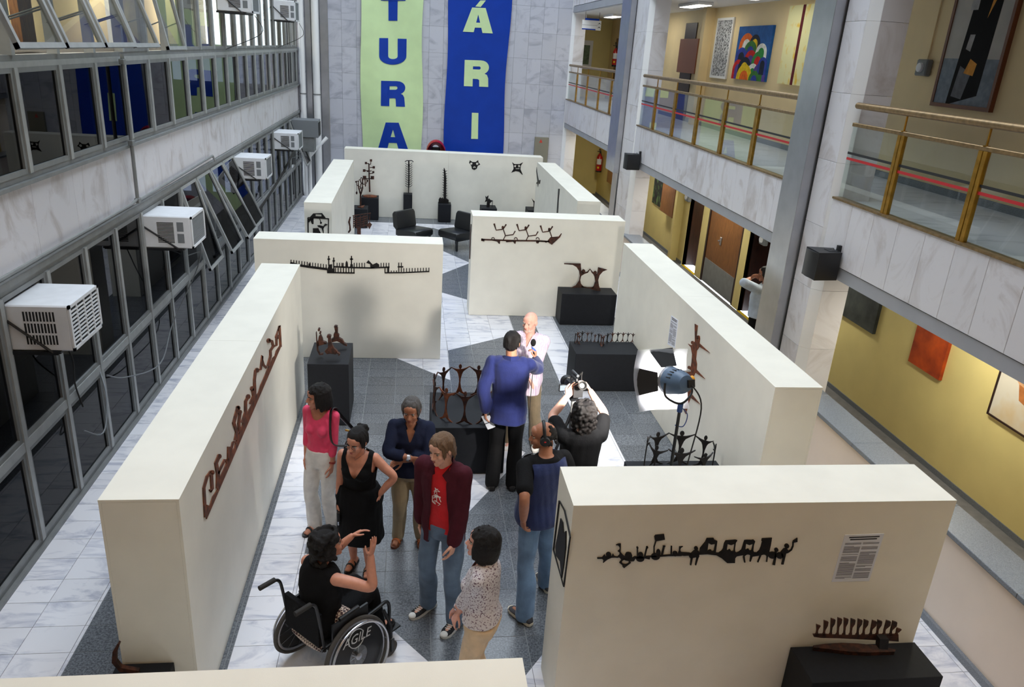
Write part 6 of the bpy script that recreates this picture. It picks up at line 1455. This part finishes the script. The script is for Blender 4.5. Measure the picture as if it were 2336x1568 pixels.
# --- bald man being interviewed
m_stripe = mat('striped_cotton', rgb(232,222,230), .85, col2=rgb(204,180,206), vscale=40, lo=.48, hi=.52, stretch=(2.2,2.2,.02), bump=.1, bscale=60)
p = Person('bald bearded man in pale striped shirt being interviewed', (1.40,8.38), (-.36,-.93), 1.75, 'm', 1.0, sk_d, look=(-.62,-.78,-.08),
  hands=[(.06,.20,1.0),(-.05,.225,1.03)], elbows=[(-1,-.2,-.2),(1,-.2,-.2)], palms=[(0,-.6,-.8),(0,-.6,-.8)], curl=(.3,.3), feet=[(Vector((1.58,8.36,0)),0,-.1),(Vector((1.25,8.40,0)),0,.1)])
p.shirt('shirt', m_stripe, .74, .75, .02, .06, cut=lambda q: ((q.y > .02) & (q.z > 1.34+abs(q.x)*3) & (abs(q.x) < .07)), loose=.014); p.collar(m_stripe)
p.trousers('trousers', fabric('olive_khaki', (128,112,88)), .014, .028); p.shoes(mat('white_leather', rgb(226,222,216), .5)); p.face(m_lip, m_hairs); p.hair('beard', m_hairs, 51)
# --- man passing in the corridor
p = Person('man in pale blue shirt walking in the corridor, hand at his mouth', (5.40,10.78), (-.62,.78), 1.74, 'm', 1.05, sk_c, look=(-.85,.45,-.10),
  hands=[Vector((5.17,10.83,1.55)), (.27,.06,.9)], elbows=[(-1,-.15,-.05),(.4,-1,0)], palms=[(.8,-.3,.1),None], curl=(.8,.4), hdir=((.75,.2,.35),None))
m_pale = fabric('pale_blue', (186,198,214)); p.shirt('shirt', m_pale, .95, .5, .02, .0, loose=.02); p.collar(m_pale); p.trousers('trousers', m_blackcloth, .02, .02, top=1.02); p.shoes(m_shoe_k); p.hair('short', m_hairk, 61); p.face(m_lip2, m_hairk)
# --- woman in the wheelchair
WC = Vector((-.565,4.81,0)); wf = Vector((.70,.715,0)).normalized(); wr_ = Vector((wf.y,-wf.x,0))
p = Person('curly haired woman in black t-shirt gesturing from the wheelchair', (WC.x,WC.y), (wf.x,wf.y), 1.62, 'f', 1.12, sk_e, look=(.88,.42,.10), pelvis=WC-wf*.08+Vector((0,0,.55)), chest=WC-wf*.10+Vector((0,0,.86)), neck=WC-wf*.06+Vector((0,0,1.03)), head=WC-wf*.01+wr_*.01+Vector((0,0,1.155)),
  hands=[PY(802,1224,5.10), PY(846,1268,4.66)], elbows=[(-.6,0,-1),(.7,.2,-1)], feet=[(WC+wf*.44-wr_*.08+Vector((0,0,.12)),0,0),(WC+wf*.44+wr_*.08+Vector((0,0,.12)),0,0)], knees=[(0,.6,1),(0,.6,1)], curl=(.35,.12), palms=[(.5,-.3,-.6),(-.8,.5,.1)], hdir=((.75,.3,.35),(.2,.1,.95)))
p.lifted = True
p.shirt('t_shirt', m_blackcloth, .93, 0, .018, .0, cut=lambda q: ((q.y > -.05) & (q.z > .95/p.k+abs(q.x)*2.0) & (abs(q.x) < .10)), loose=.004)
p.trousers('trousers', m_blackcloth, .018, .012, top=1.0); p.shoes(m_shoe_k); p.hair('curly', m_hairk, 71, -.16); p.face(m_lip2, m_hairk)
# ================================================================== WHEELCHAIR, FILM GEAR
m_tyre = mat('grey_tyre', rgb(74,70,66), .8, bump=.2, bscale=120); m_disc = mat('wheel_cover', rgb(16,17,19), .3)
wc = thing('wheelchair', 'black wheelchair with lettered wheel covers and steel push rims', 'wheelchair', WC)
U = Vector((0,0,1))
for sg in (1, -1):
    cam_ = math.radians(9); n_ = (wr_*sg*math.cos(cam_)+U*math.sin(cam_)).normalized()           # outward axis, wheel leans inwards at the top
    up_ = (U-n_*U.dot(n_)).normalized(); R_ = .305; c = WC-wf*.0+wr_*(sg*.295); c.z = R_*up_.z+.004
    def circ(r_, off=0, n=40, a0=0): return [c+n_*off+wf*(math.cos(2*math.pi*j/n+a0)*r_)+up_*(math.sin(2*math.pi*j/n+a0)*r_) for j in range(n)]
    def torus(r_, t, off, n=44, mnr=8):
        rings = []
        for j in range(n):
            a = 2*math.pi*j/n; d = wf*math.cos(a)+up_*math.sin(a); rings.append([c+n_*off+d*(r_+t*math.cos(2*math.pi*q/mnr))+n_*(t*math.sin(2*math.pi*q/mnr)) for q in range(mnr)])
        mb = MB(); V = [p_ for r0 in rings for p_ in r0]; mb.add(V, [(j*mnr+q, j*mnr+(q+1) % mnr, ((j+1) % n)*mnr+(q+1) % mnr, ((j+1) % n)*mnr+q) for j in range(n) for q in range(mnr)]); return mb
    w_ = torus(R_-.017, .017, 0).build('wheel', m_tyre, wc, True)
    torus(R_-.04, .012, 0).build('rim', m_steel, w_, True); torus(R_-.035, .009, .05).build('push_rim', m_silver, w_, True)
    for j in range(6): a = 2*math.pi*j/6; d = wf*math.cos(a)+up_*math.sin(a); MB().tube([c+d*(R_-.04), c+d*(R_-.035)+n_*.05], .004, 6).build('rim_stud', m_steel, w_)
    mb = MB(); o_ = circ(R_-.045, .008); i_ = circ(.085, .02); o2 = circ(R_-.045, .004); i2 = circ(.085, .016); n = 40
    mb.add(o_+i_, [(j, (j+1) % n, n+(j+1) % n, n+j) for j in range(n)]); mb.add(o2+i2, [(j, n+j, n+(j+1) % n, (j+1) % n) for j in range(n)]); mb.build('wheel_cover', m_disc, w_, True)
    for j in range(14): a = 2*math.pi*j/14; d = wf*math.cos(a)+up_*math.sin(a); MB().tube([c+d*.018+n_*(.012 if j % 2 else -.02), c+d*(R_-.05)], .0014, 5).build('spoke', m_steel, w_)
    MB().lathe(c-n_*.03, n_, [(0,.02),(.0,.028),(.01,.022),(.05,.022),(.055,.028),(.062,.012)], 14).build('hub', m_steel, w_, True)
    if sg == 1:
        ex = (wf*.97-up_*.12).normalized(); M4 = frame_m(c+n_*.0235+up_*.155+wf*.0, ex, up_)
        text_obj('AGILE', .10, M4, mat('cover_lettering', rgb(196,198,200), .4), 'lettering', w_, .0012, .28)
        lt = MB()
        for a0 in (20, 200):
            pts = [c+n_*.0222+up_*.155+wf*(math.cos(math.radians(a0+140*j/12))*.072)+up_*(math.sin(math.radians(a0+140*j/12))*.072) for j in range(13)]; lt.tube(pts, .0035, 5)
        lt.build('emblem_ring', MATS['cover_lettering'], w_)
    # side guard, armrest, caster
    MB().obox(WC+wr_*(sg*.225)+wf*.0+U*.56, wf, wr_, U, .17, .008, .09).build('side_guard', m_black, wc)
    MB().tube([WC+wr_*(sg*.225)-wf*.10+U*.66, WC+wr_*(sg*.225)+wf*.08+U*.665], .018, 8).build('armrest', m_blackplastic, wc, True)
    MB().tube(bez([WC+wr_*(sg*.2)-wf*.25+U*.46, WC+wr_*(sg*.2)+wf*.25+U*.5, WC+wr_*(sg*.19)+wf*.42+U*.47, WC+wr_*(sg*.14)+wf*.47+U*.12]), .014, 8).build('side_tube', m_black, wc, True)
    MB().tube(bez([WC+wr_*(sg*.2)-wf*.22+U*.44, WC+wr_*(sg*.2)-wf*.27+U*.80, WC+wr_*(sg*.2)-wf*.30+U*.90, WC+wr_*(sg*.2)-wf*.36+U*.925]), .012, 8).build('push_post', m_black, wc, True)
    MB().tube([WC+wr_*(sg*.2)-wf*.33+U*.925, WC+wr_*(sg*.2)-wf*.46+U*.925], .019, 10).build('push_handle', m_rubber, wc, True)
    cc = WC+wr_*(sg*.24)+wf*.40; MB().lathe(Vector((cc.x,cc.y,.066))-wr_*.014, wr_, [(0,.05),(.004,.064),(.024,.064),(.028,.05)], 20).build('caster', m_tyre, wc, True)
    for q in (-1, 1): MB().obox(Vector((cc.x,cc.y,.11))+wr_*(q*.022), wf, wr_, U, .016, .004, .06).build('caster_fork', m_black, wc)
    MB().tube([Vector((cc.x,cc.y,.17)), Vector((cc.x,cc.y,.30)), WC+wr_*(sg*.2)+wf*.36+U*.44], .015, 8).build('caster_stem', m_black, wc, True)
    MB().tube([c, WC+wr_*(sg*.18)+U*.33], .012, 8).build('axle', m_steel, wc)
MB().rbox(0,0,0,.001,.001,.001,.0001) and None
MB().obox(WC+wf*.04+U*.455, wf, wr_, U, .23, .20, .03).build('seat_cushion', m_blackcloth, wc); MB().obox(WC-wf*.245+U*.63, wf, wr_, U, .018, .19, .14).build('backrest', m_blackcloth, wc)
MB().tube([WC-wr_*.18+U*.33, WC+wr_*.18+U*.33], .016, 8).build('cross_tube', m_black, wc); MB().tube([WC-wr_*.2+wf*.2+U*.47, WC+wr_*.2+wf*.2+U*.47], .012, 8).build('cross_tube', m_black, wc)
MB().obox(WC+wf*.50+U*.105, wf, wr_, U, .10, .15, .008).build('footrest', m_black, wc)
m_check = bpy.data.materials.new('checked_cotton'); m_check.use_nodes = True; N = m_check.node_tree.nodes; ck = N.new('ShaderNodeTexChecker'); ck.inputs['Scale'].default_value = 55; ck.inputs['Color1'].default_value = rgb(60,22,24); ck.inputs['Color2'].default_value = rgb(214,196,180)
g_ = N.new('ShaderNodeNewGeometry'); m_check.node_tree.links.new(g_.outputs['Position'], ck.inputs['Vector']); m_check.node_tree.links.new(ck.outputs['Color'], N['Principled BSDF'].inputs['Base Color'])
mb = MB(); hc_ = WC-wf*.02+wr_*.155+U*.58
for k_ in range(1): mb.loft([[hc_+wf*(math.cos(a)*.09*s_)+wr_*x+U*(math.sin(a)*.10*s_-x*.2) for a in [2*math.pi*j/14 for j in range(14)]] for x, s_ in ((-.06,.8),(.02,1.0),(.055,.9),(.07,.4))])
tag(mb.build('checked_shirt', m_check, None, True), 'checked cotton shirt tied at the hip of the seated woman', 'shirt')
mb = MB(); q0 = WC-wf*.19-wr_*.02+U*.40; mb.loft([[q0+wr_*(t*.16)+wf*(math.cos(a)*.035)+U*(math.sin(a)*.03-.02*math.cos(t*2.2)) for a in [2*math.pi*j/10 for j in range(10)]] for t in (-1,-.5,0,.5,1)])
tag(mb.build('checked_cloth', m_check, None, True), 'checked cloth rolled below the wheelchair backrest', 'cloth')
# ---- microphone
mc = [PY(1221,830,7.93), PY(1218,801,7.955), PY(1217,786,7.965)]
mi = thing('microphone', 'hand microphone with black foam and blue logo cube', 'microphone', mc[0]); ax = (mc[2]-mc[0]).normalized()
MB().tube([mc[0]-ax*.03, mc[1]], [.012,.015], 10).build('handle', m_blackplastic, mi, True)
e1_ = Vector((1,0,0)); e1_ = (e1_-ax*e1_.x).normalized(); e2_ = ax.cross(e1_); cu_ = mc[1]+ax*.008
MB().obox(cu_, e1_, e2_, ax, .03, .03, .028).build('logo_cube', mat('cube_blue', rgb(28,92,214), .35), mi)
MB().obox(cu_-e2_*.031, e1_, e2_, ax, .017, .001, .014).build('white_mark', m_white, mi); MB().obox(cu_-e2_*.032+e1_*.008, e1_, e2_, ax, .007, .001, .009).build('red_mark', m_red, mi)
MB().obox(cu_+e2_*.031, e1_, e2_, ax, .017, .001, .014).build('white_mark', m_white, mi)
MB().ell(mc[2]+ax*.02, (.031,.031,.045)).build('foam', mat('foam_black', rgb(20,20,21), .95, bump=.4, bscale=300), mi, True)
fl = [PZ(1216,1040,.006), PZ(1218,1075,.006), PZ(1212,1110,.006), PZ(1225,1160,.006), PZ(1260,1200,.006)]
cable('microphone_cable', [mc[0]-ax*.03, PY(1216,850,7.93), PY(1213,874,7.93), PY(1207,960,7.95), PY(1207,1005,8.0)+Vector((0,0,.0))]+fl, .0045, m_rubber, 'thin black microphone cable hanging from the reporter and across floor')
# ---- video camera on tripod
vc = PY(1310,886,6.56); aim = (Vector((1.40,8.38,1.55))-vc); aim.z = -.25; aim.normalize(); vr = Vector((aim.y,-aim.x,0)).normalized(); vu = vr.cross(aim)
v = thing('video_camera', 'black shoulder video camera with flip screen held by cameraman', 'video camera', vc+Vector((0,0,-.1)))
P_ = lambda x, y, z: vc+vr*x+aim*y+vu*z
MB().obox(P_(0,0,0), vr, aim, vu, .045, .13, .055).build('camera_body', m_blackplastic, v); MB().lathe(P_(-.005,.12,.0), aim, [(0,.042),(.03,.046),(.07,.046),(.075,.056),(.13,.064),(.13,.054),(.09,.04)], 18).build('lens', m_black, v, True)
MB().tube([P_(0,-.08,.05), P_(0,-.07,.10), P_(0,.09,.10), P_(0,.11,.05)], .013, 8).build('carry_handle', m_blackplastic, v, True); MB().tube([P_(.03,.0,.12), P_(.03,.17,.125)], .013, 10).build('top_microphone', mat('mic_grey', rgb(70,74,80), .5), v, True)
MB().lathe(P_(.02,-.10,.05), (-aim+vu*.35), [(0,.022),(.05,.026),(.06,.036),(.10,.044),(.10,.036),(.07,.02)], 16).build('eyecup', m_rubber, v, True); MB().lathe(P_(.02,-.10,.05)+(-aim+vu*.35).normalized()*.072, (-aim+vu*.35), [(0,.024),(.004,.024)], 14).build('eyepiece', mat('lens_glass', rgb(24,34,56), .35, spec=.3), v, True)
MB().obox(P_(-.11,-.01,.01), vr, aim, vu, .045, .006, .034).build('flip_screen', m_blackplastic, v); MB().obox(P_(-.11,-.017,.01), vr, aim, vu, .036, .001, .026).build('screen', emission('lcd_glow', (.75,.85,.95,1), 1.1), v)
for x, y, z, s_ in ((.0,.03,.058,.012),(.02,-.04,.058,.014),(.047,.02,.02,.012)): MB().obox(P_(x,y,z), vr, aim, vu, s_, s_*1.4, .003).build('silver_control', m_silver, v)
MB().tube(bez([P_(.05,.10,.05), P_(.09,.06,.14), P_(.06,-.02,.12), P_(.05,-.08,.02)]), .005, 6).build('loop_cable', m_rubber, v, True)
t = thing('tripod', 'black camera tripod under the video camera', 'tripod', (vc.x, vc.y, 0)); MB().rbox(vc.x-.04, vc.y-.05, vc.z-.115, vc.x+.04, vc.y+.05, vc.z-.062, .008).build('head', m_black, t); MB().tube([(vc.x,vc.y,vc.z-.11),(vc.x,vc.y,.75)], .018, 10).build('centre_column', m_alu_d, t)
for j in range(3): a = 2*math.pi*j/3+.6; MB().tube([(vc.x,vc.y,vc.z-.25),(vc.x+.38*math.cos(a),vc.y+.38*math.sin(a),.012)], [.018,.012], 8).build('leg', m_black, t, True)
# ---- film lamp on stand
lp = PY(1548,872,5.34); la = (Vector((1.28,8.0,1.45))-lp).normalized(); lr_ = Vector((la.y,-la.x,0)).normalized(); lu = lr_.cross(la)
m_lampblue = mat('lamp_blue_enamel', rgb(84,106,132), .4); m_barn = mat('barn_door_black', rgb(22,22,24), .55)
l = thing('film_lamp', 'blue film lamp with barn doors and white diffusion on stand', 'film lamp', (lp.x, lp.y, 0))
Q_ = lambda x, y, z: lp+lr_*x+la*y+lu*z
hd_ = MB().lathe(lp-la*.11, la, [(0,.03),(.01,.065),(.05,.085),(.11,.098),(.17,.105),(.20,.112),(.20,.098),(.12,.08)], 24).build('lamp_head', m_lampblue, l, True)
for j in range(9): a = math.pi*(.15+.7*j/8); MB().obox(Q_(math.cos(a)*.098, .02, math.sin(a)*.098), lr_*math.sin(a)-lu*math.cos(a), la, lr_*math.cos(a)+lu*math.sin(a), .004, .03, .004).build('cooling_slot', m_slot, hd_)
MB().obox(Q_(.03,-.10,.0), lr_, la, lu, .03, .03, .03).build('rear_socket', m_blackplastic, hd_); MB().obox(Q_(.06,-.02,.085), lr_, la, lu, .03, .02, .006).build('rating_plate', m_silver, hd_)
MB().lathe(lp+la*.085, la, [(0,.10),(.012,.09)], 24).build('lens', emission('film_lamp_glow', (1.0,.97,.92,1), 420.0), hd_, True)
MB().lathe(lp+la*.09, la, [(0,.112),(.03,.116),(.03,.104),(0,.104)], 24).build('front_ring', m_steel, hd_, True)
for (dx, dz, nm) in ((-1,0,'barn_door'),(0,1,'barn_door')):
    dd = lr_*dx+lu*dz; sdv = la.cross(dd).normalized(); out = (la*.62+dd*.78).normalized(); base = lp+la*.12+dd*.11
    MB().prism([base-sdv*.075, base+sdv*.075, base+out*.17+sdv*.115, base+out*.17-sdv*.115], out.cross(sdv)*.003).build(nm, m_barn, hd_)
mg = bpy.data.materials.new('diffusion_sheet'); mg.use_nodes = True; N = mg.node_tree.nodes; L = mg.node_tree.links; N.remove(N['Principled BSDF']); tl = N.new('ShaderNodeBsdfTranslucent'); tl.inputs[0].default_value = (.9,.92,1,1); tp = N.new('ShaderNodeBsdfTransparent'); mx = N.new('ShaderNodeMixShader'); mx.inputs[0].default_value = .35
df = N.new('ShaderNodeBsdfDiffuse'); df.inputs[0].default_value = (.9,.92,1,1); m2 = N.new('ShaderNodeMixShader'); m2.inputs[0].default_value = .5; L.new(tl.outputs[0], m2.inputs[1]); L.new(df.outputs[0], m2.inputs[2]); L.new(tp.outputs[0], mx.inputs[1]); L.new(m2.outputs[0], mx.inputs[2]); L.new(mx.outputs[0], N['Material Output'].inputs['Surface'])
mb = MB(); V = []; nx = 10
for j in range(nx+1):
    for i in range(nx+1):
        u, w2 = i/nx*2-1, j/nx*2-1; V.append(Q_(u*.25-.03, .25-.05*(u*u+w2*w2)+.012*math.sin(5*u+3*w2), w2*.25-.02*u))
mb.add(V, [(j*(nx+1)+i, j*(nx+1)+i+1, (j+1)*(nx+1)+i+1, (j+1)*(nx+1)+i) for j in range(nx) for i in range(nx)]); mb.build('diffusion_sheet', mg, l, True)
MB().tube(bez([Q_(-.115,.02,0), Q_(-.125,.0,-.10), Q_(0,-.02,-.17), Q_(.125,.0,-.10), Q_(.115,.02,0)]), .009, 8).build('yoke', m_black, l, True); MB().lathe(Q_(.12,.02,0), lr_, [(0,.03),(.03,.034),(.035,.02)], 12).build('yellow_knob', mat('yellow_plastic', rgb(232,160,24), .4), l, True)
py_ = Q_(0,-.02,-.17); MB().tube([py_, py_+Vector((0,0,-.07))], .022, 10).build('spigot', mat('spigot_blue', rgb(38,74,140), .4), l, True); MB().tube([py_+Vector((0,0,-.05)), (py_.x,py_.y,1.30)], .013, 10).build('upper_pole', m_black, l, True); MB().tube([(py_.x,py_.y,1.45),(py_.x,py_.y,.3)], .018, 10).build('lower_pole', m_black, l, True)
for z in (1.45,): MB().tube([(py_.x,py_.y,z-.02),(py_.x,py_.y,z+.02)], .026, 10).build('collar', m_black, l); MB().tube([(py_.x-.05,py_.y,z),(py_.x+.03,py_.y,z)], .008, 8).build('clamp_knob', m_rust, l)
for j in range(3):
    a = 2*math.pi*j/3+.3; MB().tube([(py_.x,py_.y,.62),(py_.x+.42*math.cos(a),py_.y+.42*math.sin(a),.012)], .010, 8).build('leg', m_black, l, True); MB().tube([(py_.x,py_.y,.3),(py_.x+.25*math.cos(a),py_.y+.25*math.sin(a),.26)], .007, 6).build('brace', m_black, l)
MB().tube(bez([Q_(.03,-.13,-.01), Q_(.09,-.16,-.2), (py_.x+.12,py_.y-.03,1.5), (py_.x+.10,py_.y-.03,1.0), (py_.x+.14,py_.y-.05,.3), (py_.x+.3,py_.y-.1,.01)]), .006, 6).build('power_cord', m_rubber, l, True)
MB().tube([(py_.x+.118,py_.y-.03,1.30),(py_.x+.105,py_.y-.03,1.10)], .02, 8).build('cord_switch', m_blackplastic, l, True)
MB().tube(bez([py_+Vector((.01,0,-.03)), py_+Vector((.07,0,-.10)), py_+Vector((.05,0,-.2)), py_+Vector((-.02,0,-.19))]), .004, 6).build('safety_wire', MATS['spigot_blue'], l, True)
ld = bpy.data.lights.new('film_lamp_beam', 'SPOT'); ld.energy = 700; ld.color = (1.0,.95,.87); ld.shadow_soft_size = .11; ld.spot_size = math.radians(86); ld.spot_blend = .5
lo = bpy.data.objects.new('film_lamp_beam', ld); COL.objects.link(lo); lo.parent = l; lo.location = lp+la*.13-Vector(l.location); lo.rotation_euler = la.to_track_quat('-Z','Y').to_euler()
